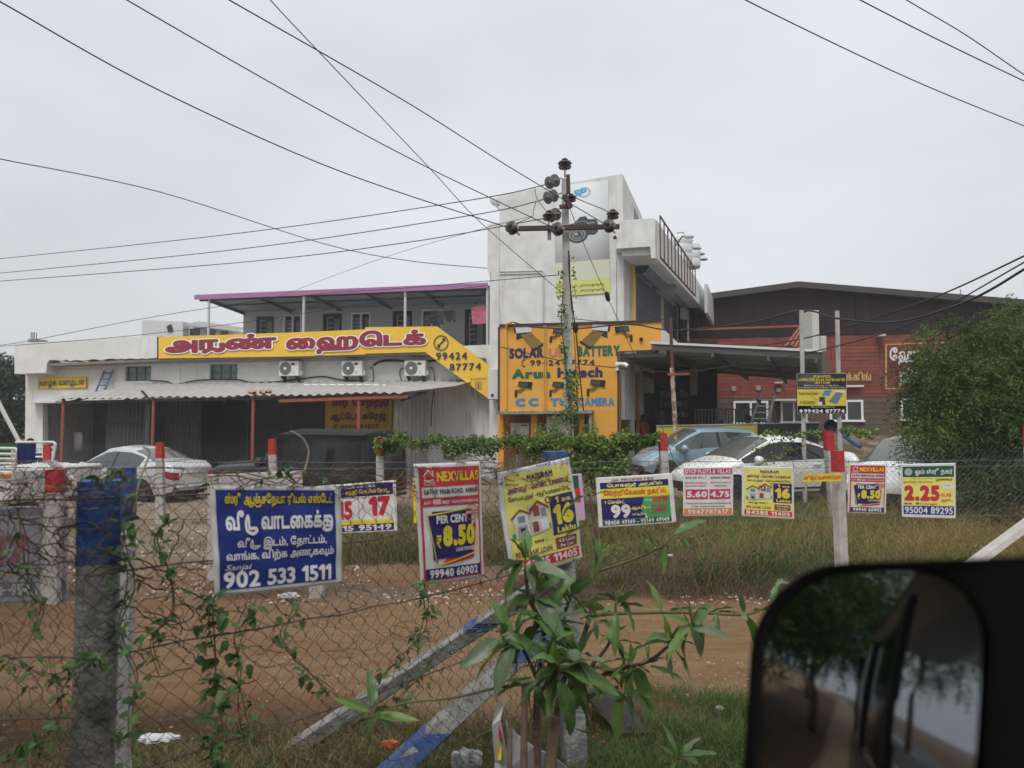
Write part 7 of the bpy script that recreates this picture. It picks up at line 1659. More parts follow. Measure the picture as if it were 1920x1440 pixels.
# creeper on the electric pole
cp = thing('pole_creeper', 'thin leafy creeper climbing the lower half of the electric pole', 'creeper', at(1070, 815, 15.2) - Vector((0, 0, 1.6)))
creep('foliage', [(1050, 500, 1058, 560, .25, 15.35, .05), (1048, 555, 1062, 640, .9, 15.35, .06), (1050, 640, 1062, 680, .6, 15.35, .05), (1058, 690, 1082, 800, 2.2, 15.3, .08), (1050, 760, 1078, 820, 1, 15.3, .1), (1078, 470, 1080, 620, .25, 15.4, .05), (1074, 690, 1086, 800, 1, 15.35, .06)], 620, .07, 9, cp)
m = MB(); m.tube([at(1056, 545, 15.35), at(1052, 600, 15.35), at(1060, 680, 15.35), at(1068, 760, 15.35), at(1072, 830, 15.35)], .012, 4); m.tube([at(1068, 478, 15.35), at(1070, 560, 15.35), at(1078, 650, 15.35), at(1084, 800, 15.35)], .01, 4); m.build('stem', stemg, cp)['kind'] = 'stuff'
sh2 = thing('niche_bush', 'wispy green shrub growing before the niches of the orange wall', 'shrub', at(1060, 860, 16.5)); sh2.location.z = 0
creep('foliage', [(1000, 795, 1050, 830, 1, 16.5, .2), (1090, 800, 1120, 830, .7, 16.5, .2), (1035, 780, 1045, 830, .3, 16.5, .1), (940, 818, 1000, 850, .8, 14, .2)], 500, .06, 12, sh2)
# ---- grass and weeds
gsm = leafmat('grass_blade', [(.21, .12, .055), (.27, .20, .10), (.12, .13, .04), (.05, .105, .022), (.09, .17, .035)], .7, .25)
drym = leafmat('golden_dry_grass_blade', [(.20, .13, .04), (.34, .24, .09), (.42, .30, .12), (.20, .20, .06)], .7, .3)
brush = leafmat('brown_dry_weed', [(.10, .065, .045), (.18, .12, .085), (.24, .17, .12), (.10, .11, .05)], .8, .15)
def blades(name, n, region, h, wd, tintf, mat, seed, lean=.5, dens=None, label=None):
    rg = np.random.default_rng(seed); x0, x1, y0, y1 = region; X = rg.uniform(x0, x1, n * 2); Y = rg.uniform(y0, y1, n * 2)
    if dens is not None:
        k = rg.uniform(0, 1, n * 2) < dens(X, Y); X, Y = X[k], Y[k]
    X, Y = X[:n], Y[:n]; n = len(X); Z = np.array([gz(a, b) for a, b in zip(X, Y)]) - .03
    hh = h * rg.uniform(.4, 1.15, n) * (1 + .45 * np.sin(X * 4.3 + Y * 2) * np.sin(Y * 5.9 + X) + .3 * np.sin(X * 1.3 - Y)); d = rg.normal(0, lean, (n, 2)); ang = rg.uniform(0, 6.28, n); sx, sy = np.cos(ang) * wd, np.sin(ang) * wd
    b0 = np.stack([X - sx, Y - sy, Z], 1); b1 = np.stack([X + sx, Y + sy, Z], 1); m_ = np.stack([X + d[:, 0] * hh * .35, Y + d[:, 1] * hh * .35, Z + hh * .6], 1); t_ = np.stack([X + d[:, 0] * hh, Y + d[:, 1] * hh, Z + hh * rg.uniform(.75, 1.0, n)], 1)
    s_ = np.stack([sx * .6, sy * .6, sx * 0], 1); V = np.stack([b0, b1, m_ + s_, m_ - s_, t_], 1).reshape(-1, 3); i = np.arange(n) * 5
    Fc = np.concatenate([np.stack([i, i + 1, i + 2, i + 3], 1), np.stack([i + 3, i + 2, i + 4, i + 4], 1)[:0]]); F3 = np.stack([i + 3, i + 2, i + 4], 1)
    # tip as its own degenerate-free quad: split into mid point
    tt = np.repeat(np.clip(tintf(X, Y, rg), 0, 1), 5)
    V4 = V; Vt = np.stack([(V[i + 3]), (V[i + 2]), V[i + 4], (V[i + 3] + V[i + 4]) / 2], 1).reshape(-1, 3); j = len(V4) + np.arange(n) * 4
    V_ = np.concatenate([V4, Vt]); F_ = np.concatenate([np.stack([i, i + 1, i + 2, i + 3], 1), np.stack([j, j + 1, j + 2, j + 3], 1)]); T_ = np.concatenate([tt, np.repeat(tt[::5], 4)])
    o = mesh_np(name, V_, F_, mat, T_, None, 'stuff'); o['label'] = label; o['category'] = 'grass'; return o
nz_ = lambda X, Y, s=1.: .5 + .25 * np.sin(X * 1.7 * s + 1.3) * np.cos(Y * 2.1 * s) + .25 * np.sin(X * .9 * s - Y * 1.4 * s + 2)
blades('grass', 30000, (.2, 3.2, 3.1, 5.35), .15, .0028, lambda X, Y, r: .62 + .25 * nz_(X, Y, 2) + r.normal(0, .12, len(X)), gsm, 1, .5, lambda X, Y: np.clip((5.35 - Y) * 2.5, .15, 1) * np.clip(nz_(X, Y, 1.5) * 1.5, .3, 1), 'short green roadside grass at the lower right, in front of the dirt track')
blades('grass', 24000, (-2.9, .4, 3.3, 5.4), .16, .0028, lambda X, Y, r: .25 + .45 * nz_(X, Y, 2.2) + r.normal(0, .18, len(X)), gsm, 2, .6, lambda X, Y: np.clip((4.7 - Y) * 1.4 + .25 * (nz_(X, Y, 3)), .02, 1) * np.clip(nz_(X, Y, 2.6) * 1.5 - .1, .1, 1), 'patchy green and brown grass behind the roadside fence at the lower left')
blades('grass', 60000, (.7, 9.8, 8.2, 15.2), .38, .0055, lambda X, Y, r: .5 * nz_(X, Y, 1.4) + .36 + r.normal(0, .16, len(X)), gsm, 3, .7, lambda X, Y: np.clip(nz_(X, Y, 1.6) * 1.5, .25, 1), 'green and brown weeds behind the poster fence on the right')
blades('dry_weeds', 90000, (.0, 6.5, 7.9, 10.4), .24, .0026, lambda X, Y, r: nz_(X, Y, 3) * .75 + r.normal(0, .2, len(X)), brush, 4, 1.2, lambda X, Y: np.clip(nz_(X, Y, 1.1) * 1.6 - .2, .1, 1) * np.clip((X + .4) * .8, .1, 1), 'matted brown dry weeds below the row of posters')
blades('dry_grass', 20000, (4.3, 8.4, 8.15, 10.6), .70, .0030, lambda X, Y, r: .10 + .85 * nz_(X, Y, 3.7) + r.normal(0, .2, len(X)), drym, 5, .5, lambda X, Y: np.clip((X - 4.2) * .45, .03, 1) * np.clip(nz_(X, Y, 4.2) * 2.2 - .6, .04, 1), 'tall golden dry grass around the green-topped poster at the right')
blades('grass', 16000, (-8, 2, 9.0, 15), .16, .004, lambda X, Y, r: .35 + .35 * nz_(X, Y, 2) + r.normal(0, .15, len(X)), gsm, 6, .6, lambda X, Y: np.clip(nz_(X, Y, 1.3) * 3.2 - 2.0, .0, 1), 'scattered tufts on the sandy ground behind the left fences')
blades('grass', 7000, (5, 10, 20, 26), .25, .01, lambda X, Y, r: .6 + .2 * nz_(X, Y, 2) + r.normal(0, .12, len(X)), gsm, 7, .6, None, 'green strip at the foot of the red hall')
blades('grass', 22000, (-2.6, 3.0, 9.4, 14), .42, .006, lambda X, Y, r: .12 + .55 * nz_(X, Y, 2.5) + r.normal(0, .2, len(X)), gsm, 8, .5, None, 'tall wild weeds under the far creeper')
blades('dry_weeds', 9000, (.6, 9.0, 8.1, 12.5), .62, .003, lambda X, Y, r: .35 + .5 * nz_(X, Y, 5) + r.normal(0, .2, len(X)), drym, 14, .45, lambda X, Y: np.clip(nz_(X, Y, 4.7) * 2.6 - 1.0, .02, 1), 'loose tall straw-coloured stalks among the weeds behind the posters')
rg = np.random.default_rng(77); X = rg.uniform(.9, 8.5, 60000); Y = rg.uniform(8.2, 13, 60000); k_ = (nz_(X, Y, 2.7) + .5 * nz_(X, Y, 6.1)) > 1.02 + .12 * rg.normal(size=60000); X, Y = X[k_][:13000], Y[k_][:13000]; n = len(X)
C_ = np.stack([X, Y, np.array([gz(a, b) for a, b in zip(X, Y)]) + rg.beta(1.5, 1.5, n) * (.22 + .2 * nz_(X, Y, 3.3))], 1)
V, Fc, T = leaves(C_, unit(rg.normal(size=(n, 3)) + np.array([0, 0, .5])), rg.uniform(.03, .065, n), .6, np.clip(nz_(X, Y, 5) * .6 + rg.uniform(0, .35, n), 0, 1), rg)
o = mesh_np('low_weeds', V, Fc, vineleaf, T, None, 'stuff'); o['label'] = 'low leafy green weeds in clumps behind the poster fence'; o['category'] = 'weeds'
# stones
def stones(name, n, region, s0, s1, mat, seed, label):
    rg = np.random.default_rng(seed); X = rg.uniform(region[0], region[1], n); Y = rg.uniform(region[2], region[3], n); k = nz_(X, Y, 2.1) > rg.uniform(.2, .9, n); X, Y = X[k], Y[k]; n = len(X)
    S_ = s0 + (s1 - s0) * rg.beta(1, 4, n); base = np.array([(1, 0, 0), (-1, 0, 0), (0, 1, 0), (0, -1, 0), (0, 0, .7), (0, 0, -.7)], float); fa = np.array([(0, 2, 4, 4), (2, 1, 4, 4), (1, 3, 4, 4), (3, 0, 4, 4)])[:, :3]
    V = base[None] * (S_[:, None, None] * rg.uniform(.6, 1.3, (n, 6, 1))); a = rg.uniform(0, 6.28, n); c, s_ = np.cos(a), np.sin(a); x = V[..., 0] * c[:, None] - V[..., 1] * s_[:, None]; y = V[..., 0] * s_[:, None] + V[..., 1] * c[:, None]
    Z = np.array([gz(p, q) for p, q in zip(X, Y)]); V = np.stack([x + X[:, None], y + Y[:, None], V[..., 2] + Z[:, None] + .004], 2).reshape(-1, 3); Fc = (np.arange(n)[:, None, None] * 6 + fa[None]).reshape(-1, 3)
    o = mesh_np(name, V, Fc, mat, rg.uniform(0, 1, len(V)), None, 'stuff'); o['label'] = label; o['category'] = 'gravel'
stonem = leafmat('pale_stone', [(.30, .2, .13), (.42, .34, .26), (.52, .47, .40)], .9, 0)
stones('gravel', 5500, (-7, 4, 7.7, 10.5), .006, .05, stonem, 1, 'pale gravel and small stones beyond the dirt track')
stones('gravel', 1500, (-4, 5, 4.6, 8), .004, .014, stonem, 2, 'tiny stones scattered over the dirt track')
stones('soil_clods', 5000, (-5, 5, 4.4, 8.6), .004, .026, leafmat('soil_clod', [(.16, .085, .045), (.26, .16, .095), (.33, .23, .15)], .95, 0), 5, 'crumbly soil clods over the dirt track')
stones('gravel', 5000, (-13, 1, 10, 18), .01, .06, stonem, 3, 'stones on the sandy yard before the shed')
# ---- foreground bush: each leaf a part
def leafmesh(name, L_, W_, curl, wave, mat, n=8, heart=False):
    V, Fc, T = [], [], []
    for i in range(n + 1):
        t = i / n; w_ = W_ * (math.sin(math.pi * min(1, t ** .8)) ** .85 if not heart else math.sin(math.pi * min(1, t ** .55)) ** .8); x = L_ * (t if not heart else t - .08 * (1 - t)); z = -curl * L_ * t * t
        for j in (-1, -.5, 0, .5, 1):
            yy = j * w_ / 2; V.append((x - (heart and abs(j) * .15 * L_ * (1 - t) or 0), yy, z + abs(j) * w_ * .16 + wave * W_ * math.sin(t * 15 + j * 2) * abs(j)))
    for i in range(n):
        for j in range(4): a = i * 5 + j; Fc.append((a, a + 1, a + 6, a + 5))
    me = bpy.data.meshes.new(name); me.from_pydata(V, [], Fc); me.polygons.foreach_set('use_smooth', [True] * len(Fc)); me.materials.append(mat); me.update(); return me
def plantleaf(nm, c1, c2, rough=.38):
    m = bpy.data.materials.new(nm); m.use_nodes = True; t = m.node_tree; b = t.nodes['Principled BSDF']; lk = t.links.new; tc = t.nodes.new('ShaderNodeTexCoord'); sp = t.nodes.new('ShaderNodeSeparateXYZ'); lk(tc.outputs['Object'], sp.inputs[0])
    ab = t.nodes.new('ShaderNodeMath'); ab.operation = 'ABSOLUTE'; lk(sp.outputs['Y'], ab.inputs[0]); mr_ = t.nodes.new('ShaderNodeMapRange'); lk(ab.outputs[0], mr_.inputs[0]); mr_.inputs[1].default_value = .0012; mr_.inputs[2].default_value = .0025
    n = t.nodes.new('ShaderNodeTexNoise'); n.inputs['Scale'].default_value = 18; lk(tc.outputs['Object'], n.inputs['Vector']); oi = t.nodes.new('ShaderNodeObjectInfo')
    mx1 = t.nodes.new('ShaderNodeMixRGB'); lk(oi.outputs['Random'], mx1.inputs[0]); mx1.inputs[1].default_value = (*c1, 1); mx1.inputs[2].default_value = (*c2, 1)
    mx2 = t.nodes.new('ShaderNodeMixRGB'); lk(mr_.outputs[0], mx2.inputs[0]); mx2.inputs[1].default_value = (c2[0] * 2 + .03, c2[1] * 1.7 + .03, c2[2] * 2 + .02, 1); lk(mx1.outputs[0], mx2.inputs[2])
    mx3 = t.nodes.new('ShaderNodeMixRGB'); mx3.blend_type = 'MULTIPLY'; mx3.inputs[0].default_value = .5; lk(mx2.outputs[0], mx3.inputs[1]); lk(n.outputs['Color'], mx3.inputs[2])
    hsv = t.nodes.new('ShaderNodeHueSaturation'); hsv.inputs['Value'].default_value = 1.35; lk(mx3.outputs[0], hsv.inputs['Color']); lk(hsv.outputs[0], b.inputs['Base Color']); b.inputs['Roughness'].default_value = rough; b.inputs['Specular IOR Level'].default_value = .4
    tr_ = t.nodes.new('ShaderNodeBsdfTranslucent'); lk(hsv.outputs[0], tr_.inputs[0]); ms = t.nodes.new('ShaderNodeMixShader'); ms.inputs[0].default_value = .3; lk(b.outputs[0], ms.inputs[1]); lk(tr_.outputs[0], ms.inputs[2]); lk(ms.outputs[0], t.nodes['Material Output'].inputs[0]); return m
lf_m = plantleaf('broad_green_leaf', (.065, .14, .04), (.13, .22, .06)); lf_y = plantleaf('young_green_leaf', (.08, .16, .02), (.11, .20, .03)); lf_g = plantleaf('dusty_grey_green_leaf', (.11, .17, .09), (.16, .22, .13))
LM = [leafmesh('leaf', 1, .27, .25, .09, lf_m, 12), leafmesh('leaf', 1, .32, .5, .12, lf_m, 12), leafmesh('leaf', 1, .22, .12, .08, lf_m, 12), leafmesh('leaf', 1, .38, .6, .13, lf_g, 12), leafmesh('leaf', 1, .22, .05, .03, lf_y), leafmesh('leaf', 1, .33, .35, .08, lf_g)]
def put_leaf(par, p, d, L_, me, roll=0, name='leaf'):
    o = bpy.data.objects.new(name, me); COL.objects.link(o); o.parent = par; o.location = Vector(p) - rootloc(par); q = Vector(d).normalized().to_track_quat('X', 'Z'); o.rotation_mode = 'QUATERNION'
    from mathutils import Quaternion
    o.rotation_quaternion = q @ Quaternion((1, 0, 0), roll); o.scale = (L_, L_, L_); return o
bush = thing('roadside_bush', 'broad-leaved green bush with bare stems in the foreground before the yellow poster', 'bush', (.12, 3.0, 0))
YB_ = 3.05; rb_ = random.Random(21)
brs = [([(1015, 1560, 3.0), (1008, 1440, 3.0), (1006, 1300, 3.0), (1020, 1190, 3.05), (992, 1120, 3.0), (985, 1060, 2.95)], 16, 5), ([(1030, 1560, 3.05), (1040, 1400, 3.05), (1052, 1290, 3.1), (1092, 1200, 3.1), (1112, 1120, 3.15), (1117, 1010, 3.15), (1106, 930, 3.15)], 15, 4),
 ([(1106, 1160, 3.12), (1130, 1152, 3.1), (1240, 1148, 3.0), (1330, 1150, 2.9), (1400, 1152, 2.8), (1448, 1132, 2.75)], 8, 4), ([(1117, 1072, 3.15), (1180, 1052, 3.1), (1240, 1025, 3.0), (1268, 1000, 3.0)], 6, 3),
 ([(1048, 1330, 3.05), (1100, 1260, 3.0), (1145, 1200, 2.95), (1155, 1130, 2.95)], 10, 5), ([(1060, 1300, 3.05), (1150, 1258, 2.95), (1215, 1240, 2.9), (1260, 1205, 2.85), (1300, 1170, 2.8)], 10, 5),
 ([(1006, 1270, 3.0), (985, 1225, 2.95), (965, 1195, 2.95)], 9, 5), ([(1008, 1300, 3.0), (1040, 1270, 2.9), (1045, 1255, 2.85)], 9, 5), ([(1000, 1280, 3.0), (930, 1290, 2.95), (850, 1308, 2.9), (760, 1318, 2.85), (700, 1336, 2.8)], 6, 3),
 ([(1060, 1340, 3.05), (1110, 1300, 3.0), (1160, 1290, 3.0)], 8, 4), ([(1020, 1180, 3.05), (1060, 1165, 3.1), (1095, 1170, 3.1)], 7, 4), ([(1300, 1480, 2.9), (1290, 1430, 2.9), (1270, 1422, 2.9)], 5, 3),
 ([(1100, 1150, 3.12), (1078, 1120, 3.1), (1040, 1105, 3.05), (1020, 1070, 3.0)], 7, 4), ([(1300, 1172, 2.8), (1290, 1120, 2.8)], 5, 3), ([(1085, 1310, 3.05), (1110, 1370, 3.0), (1078, 1366, 3.0)], 5, 3)]
for pts, r, _ in brs:
    P_ = [Vector(q) for q in arcpts([tuple(at(*p)) for p in pts], 5)]; MB().tube(P_, r / 2 / FPX * 3.0, 6, r / 5 / FPX * 3).build('branch', bark if r > 8 else stemg, bush, True)
for x, y, w_ in ((957, 1345, 11), (984, 1285, 14), (1012, 1300, 10)):
    MB().tube([at(x - 4, 1580, 3.0), at(x - 2, 1440, 3.0), at(x, y, 3.0)], w_ / 2 / FPX * 3, 8, w_ / 2.3 / FPX * 3).build('cut_stem', M('pale_brown_stem', (.20, .14, .10), .85, (.13, .09, .06), 20, .7, .4, 60), bush, True)
MB().tube([at(1045, 1600, 3.0), at(1030, 1440, 3.0), at(1042, 1345, 3.02)], .028, 8, .022).build('cut_stem', M('pale_brown_stem', (0, 0, 0)), bush, True)
VR = Vector((1, 0, 0)); VU = Vector((0, 0, 1)); VF = Vector((0, -1, 0))
def rosette(px, py, Y, n, Lpx, seed, down=0, meset=(0, 1, 2, 5), young=2, spread=1.0):
    g = random.Random(seed); c = at(px, py, Y)
    for k in range(n):
        a = 2 * math.pi * (k + g.uniform(-.25, .25)) / n; d = VR * math.cos(a) * spread + VU * (math.sin(a) * .75 - down + .15) + VF * g.uniform(-.5, .75); L_ = Lpx * g.uniform(.5, 1.12) / FPX * Y
        put_leaf(bush, c + d.normalized() * .01 + VU * g.uniform(-.03, .02), d, L_, LM[g.choice(meset)], g.uniform(-.9, .9))
    for k in range(young): d = VU + VR * g.uniform(-.5, .5) + VF * g.uniform(-.3, .3); put_leaf(bush, c, d, Lpx * .5 / FPX * Y, LM[4], g.uniform(-1, 1))
rosette(985, 1052, 2.95, 9, 88, 1); rosette(1003, 1110, 3.0, 8, 85, 2, .2); rosette(1025, 1160, 3.0, 9, 88, 3, .3); rosette(966, 1200, 2.95, 9, 95, 4, .2); rosette(1046, 1256, 2.82, 10, 110, 5, .25, (1, 3, 1, 0), 3)
rosette(1155, 1130, 2.95, 7, 78, 6, -.1); rosette(1150, 1190, 2.95, 5, 70, 7, .1); rosette(1185, 1245, 2.9, 7, 82, 8, .3, (0, 1, 3, 5)); rosette(1258, 1205, 2.85, 6, 80, 9, .2); rosette(1297, 1172, 2.8, 7, 80, 10, .15)
rosette(700, 1337, 2.8, 7, 78, 11, .15, (0, 1, 4), 0); rosette(938, 1190, 2.95, 5, 90, 21, .1); rosette(1040, 1200, 2.88, 7, 85, 23, .35, (0, 1, 3, 5)); rosette(1088, 1235, 2.95, 5, 85, 24, .2); rosette(1215, 1238, 2.9, 4, 62, 25, .2); rosette(1340, 1150, 2.88, 3, 55, 26, .2, (0, 2), 1); rosette(1105, 1265, 3.0, 6, 80, 12, .5); rosette(1165, 1292, 3.0, 6, 78, 13, .5); rosette(1275, 1425, 2.9, 7, 70, 14, -.3); rosette(1070, 1130, 3.1, 6, 75, 15, .2); rosette(1000, 1265, 2.95, 6, 85, 16, .6); rosette(1115, 1155, 3.1, 5, 60, 17, .3)
for (x, y, Y, dx, dy, L_, mi) in ((1107, 928, 3.15, -.6, -.1, 62, 3), (1107, 932, 3.15, .5, .3, 46, 0), (1112, 985, 3.15, -.9, -.15, 60, 0), (1114, 1000, 3.15, .3, -1, 62, 0), (1117, 1045, 3.15, -.1, -1, 58, 0), (1240, 1148, 3, -.2, .9, 60, 0), (1250, 1148, 3, .9, .35, 58, 0), (1243, 1150, 3, .2, -1, 55, 0), (1330, 1150, 2.9, .9, .4, 52, 0), (1300, 1150, 2.9, .15, -1, 75, 5), (1395, 1150, 2.8, -.3, 1, 50, 2), (1400, 1152, 2.8, .35, -.8, 90, 2), (1410, 1150, 2.8, .4, .3, 48, 3), (1378, 1151, 2.8, .1, .3, 45, 3), (1446, 1132, 2.75, .2, .6, 45, 0), (1265, 1002, 3, .8, .5, 70, 0), (1262, 1003, 3, .9, -.5, 70, 0), (1225, 1030, 3, -.2, .9, 45, 0), (1240, 1022, 3, .2, -1, 50, 0), (1468, 1094, 2.6, -.7, .6, 52, 4), (1475, 1096, 2.6, -.2, .3, 48, 3), (1480, 1100, 2.6, .6, .5, 45, 3)):
    put_leaf(bush, at(x, y, Y), VR * dx + VU * dy + VF * rb_.uniform(-.2, .5), L_ / FPX * Y, LM[mi], rb_.uniform(-.6, .6))
# ---- vines on the roadside fence
hm = [leafmesh('vine_leaf', 1, .85, .2, .05, plantleaf('vine_leaf_green', (.04, .10, .022), (.075, .15, .03), .5), 6, True), leafmesh('vine_leaf', 1, .7, .4, .05, _M.get('x') or bpy.data.materials['vine_leaf_green'], 6, True)]
def vine(label, pts, nl, Lpx, seed, fr=NF, b=-.02, spread=14, stems=2):
    g = random.Random(seed); P_ = [tuple(fr.p(x, y, b)) for x, y in pts]; t = thing('fence_vine', label, 'vine', P_[-1], group='leafy vines on the roadside fence')
    for s_ in range(stems):
        Q = arcpts([tuple(Vector(p) + Vector((g.uniform(-.02, .02), g.uniform(-.02, .02), g.uniform(-.02, .02)))) for p in P_], 6); MB().tube([Vector(q) for q in Q], .0028, 4, .0018).build('stem', stemg if s_ else bark, t)
    Q = arcpts(P_, 8)
    for k in range(int(nl * 1.5)):
        p = Vector(Q[g.randrange(len(Q))]); Y = p.y; p = p + Vector((g.gauss(0, spread / FPX * Y), -.015 + g.gauss(0, .015), g.gauss(0, spread * .6 / FPX * Y))); d = VR * g.gauss(0, 1) + VU * g.uniform(-1, .35) + VF * g.uniform(0, .9)
        put_leaf(t, p, d, Lpx * g.uniform(.45, 1.25) / FPX * Y, hm[g.randrange(2)], g.uniform(-.7, .7))
NLF = Frame((NL.x, NL.y), math.degrees(math.atan2(NA.y - NL.y, NA.x - NL.x)))
vine('leafy vine climbing just right of the nearest post', [(250, 920), (238, 1000), (246, 1090), (232, 1180), (258, 1260), (238, 1350), (250, 1440)], 62, 20, 1, spread=17)
vine('leafy vine strand between the nearest post and the blue poster', [(322, 960), (300, 1010), (318, 1080), (322, 1140), (290, 1200), (285, 1260)], 36, 17, 2, spread=12)
vine('thick leafy vine hanging below the left corner of the blue poster', [(402, 1115), (398, 1170), (412, 1240), (402, 1300), (410, 1370), (408, 1440)], 60, 21, 3, spread=16)
vine('leafy vine strand right of the thick one under the blue poster', [(470, 1130), (450, 1190), (440, 1260), (452, 1320), (470, 1390)], 34, 19, 4, spread=14)
vine('thin vine under the right half of the blue poster', [(560, 1130), (545, 1160), (535, 1200), (570, 1250), (600, 1280), (620, 1300)], 22, 15, 5, spread=10)
vine('thin vine crossing the mesh below the near villa poster', [(790, 1095), (800, 1130), (800, 1170), (780, 1200), (740, 1240), (715, 1270)], 40, 14, 6, spread=9)
vine('vine leaves low on the mesh left of the bush', [(820, 1230), (790, 1270), (760, 1300), (740, 1330), (700, 1360)], 26, 13, 7, spread=12)
vine('vine crossing the mesh left of the nearest post', [(0, 1230), (40, 1240), (90, 1265), (130, 1255), (160, 1230), (200, 1240)], 34, 19, 8, NLF, -.02, 14)
vine('vine low on the mesh at the left edge', [(20, 1420), (70, 1390), (110, 1340), (120, 1290), (140, 1250)], 30, 18, 9, NLF, -.02, 14)
vine('young bright vine sprig on top of the nearest post', [(170, 905), (200, 895), (215, 885), (240, 905)], 12, 18, 10, spread=8)
vine('few vine leaves along the fence top above the blue poster', [(395, 905), (440, 885), (520, 900), (560, 880), (600, 895)], 14, 17, 11, spread=8)
vine('vine with small leaves on the left mesh in front of the grey poster', [(30, 960), (60, 1020), (50, 1080), (80, 1140), (60, 1200)], 16, 16, 12, NLF, -.02, 12)
# tangled dry stems
def tangle(label, fr, x0, x1, yc, n, amp, seed, mat, r=.0016, b=-.02):
    g = random.Random(seed); m = MB()
    for k in range(n):
        x = g.uniform(x0, x1); y = yc + g.gauss(0, amp * .4); a = g.uniform(0, 6.28); pts = []
        for i in range(9):
            try: pts.append(fr.p(x, y, b + g.uniform(-.03, .02)))
            except Exception: pass
            a += g.uniform(-.8, .8); x += 14 * math.cos(a); y += 9 * math.sin(a); y = min(max(y, yc - amp * 1.6), yc + amp * 1.6)
        m.tube([Vector(q) for q in arcpts([tuple(p) for p in pts], 3)], r * g.uniform(.6, 1.5), 3, caps=False)
    o = m.build('dry_stems', mat, None); o['kind'] = 'stuff'; o['label'] = label; o['category'] = 'dry stems'
dst = M('dry_vine_stem', (.15, .10, .07), .9, (.07, .05, .04), 30, .7); dst2 = M('dark_dry_stem', (.05, .035, .03), .9)
tangle('tangled dry vine stems along the top of the roadside fence', NF, 240, 900, 905, 55, 18, 1, dst); tangle('dark tangled dry stems on the left mesh before the grey poster', NLF, -20, 160, 1010, 32, 110, 2, dst2, .0019); tangle('dry stems over the top of the left mesh and blue post', NLF, 0, 250, 915, 50, 24, 3, dst)
tangle('dry stems hanging beside the nearest post', NF, 225, 420, 1120, 34, 170, 4, dst2, .0018); tangle('thin dry stems over the mesh under the posters', NF, 420, 900, 1190, 34, 130, 5, dst, .0013)
tangle('dry twigs on the fence near the yellow poster corner', NF, 880, 1060, 880, 26, 18, 6, dst)
# thin shoots arching above the fence
for lb, pts in (('pale curved dry shoot arching above the fence before the black car', [(470, 955), (555, 905), (578, 855), (570, 825), (545, 808)]), ('thin dry shoot leaning before the silver sedan', [(250, 960), (262, 900), (280, 850), (268, 838)])):
    o = MB().tube([Vector(q) for q in arcpts([tuple(NF.p(x, y, -.03)) for x, y in pts], 5)], .0035, 5).build('dry_shoot', M('pale_dry_stem', (.33, .29, .22), .9), None); o['label'] = lb; o['category'] = 'dry shoot'
# ---- litter
def crumple(name, label, px, py, Y, w_, h_, mat, seed, cat='litter', thick=.5):
    g = random.Random(seed); c = at(px, py, Y); t = thing(name, label, cat, c); bm = bmesh.new(); bmesh.ops.create_icosphere(bm, subdivisions=3, radius=.5)
    for v in bm.verts:
        f = 1 + .28 * math.sin(v.co.x * 13 + seed) * math.sin(v.co.y * 11) + g.uniform(-.1, .1); v.co = Vector((v.co.x * w_ * f, v.co.y * w_ * thick * f, v.co.z * h_ * f))
    me = bpy.data.meshes.new('crumpled_sheet'); bm.to_mesh(me); bm.free(); me.materials.append(mat); o = bpy.data.objects.new('crumpled_sheet', me); COL.objects.link(o); o.parent = t; return t
plas = M('translucent_plastic', (.55, .56, .56), .35, (.35, .34, .36), 9, .7)
crumple('plastic_bag', 'crumpled whitish plastic bag in the grass left of the bush base', 875, 1425, 3.9, .16, .11, plas, 3)
crumple('plastic_bag', 'small white plastic scrap lying under the blue poster', 542, 1118, 8.0, .22, .08, plas, 4); crumple('plastic_bag', 'tiny white litter in the grass beside the mirror', 1349, 1328, 4.9, .05, .03, plas, 5); crumple('plastic_bag', 'small pale scrap on the weeds beyond the track', 1257, 1042, 9.0, .07, .04, plas, 6)
crumple('plastic_bag', 'orange wrapper lying behind the lower brace', 733, 1396, 4.0, .09, .05, M('orange_wrapper', (.35, .10, .03), .5), 7)
crumple('plastic_bag', 'white torn sheet on the ground right of the nearest post', 292, 1384, 3.7, .2, .03, plas, 8)
sk_ = thing('torn_banner', 'torn white plastic banner strip hanging and crumpled around the bush base', 'banner', at(960, 1440, 3.2))
def sheetpx(pix, Y, mat, par, nm):
    V = [at(x, y, Y + .02 * math.sin(i * 2)) for i, (x, y) in enumerate(pix)]; tr_ = tessellate_polygon([[Vector((x, -y, 0)) for x, y in pix]]); n = len(V)
    V2 = V + [v + Vector((0, .006, 0)) for v in V]; Fc = [tuple(t) for t in tr_] + [tuple(i + n for i in t[::-1]) for t in tr_] + [(i, (i + 1) % n, (i + 1) % n + n, i + n) for i in range(n)]; return link_mesh(nm, V2, Fc, mat, par)
sheetpx([(936, 1310), (944, 1322), (938, 1350), (948, 1400), (956, 1440), (950, 1500), (922, 1500), (928, 1430), (922, 1360)], 3.3, plas, sk_, 'hanging_strip'); sheetpx([(948, 1350), (970, 1378), (1000, 1400), (1040, 1420), (1070, 1446), (1075, 1520), (960, 1520), (958, 1440)], 3.35, plas, sk_, 'crumpled_end')
sheetpx([(934, 1358), (940, 1356), (941, 1385), (936, 1388)], 3.29, pred, sk_, 'red_print'); sheetpx([(932, 1392), (940, 1392), (940, 1425), (933, 1425)], 3.29, pgold, sk_, 'yellow_print')
st_ = thing('stone_block', 'dark weathered stone slab lying in the grass behind the bush', 'stone', at(1150, 1345, 4.75)); p_ = at(1120, 1300, 4.75); q_ = at(1180, 1362, 4.6)
post(st_, p_, q_, .17, .2, M('dark_stone', (.055, .05, .048), .95, (.03, .028, .026), 12, .7, .5, 40), None, name='block', seed=40)
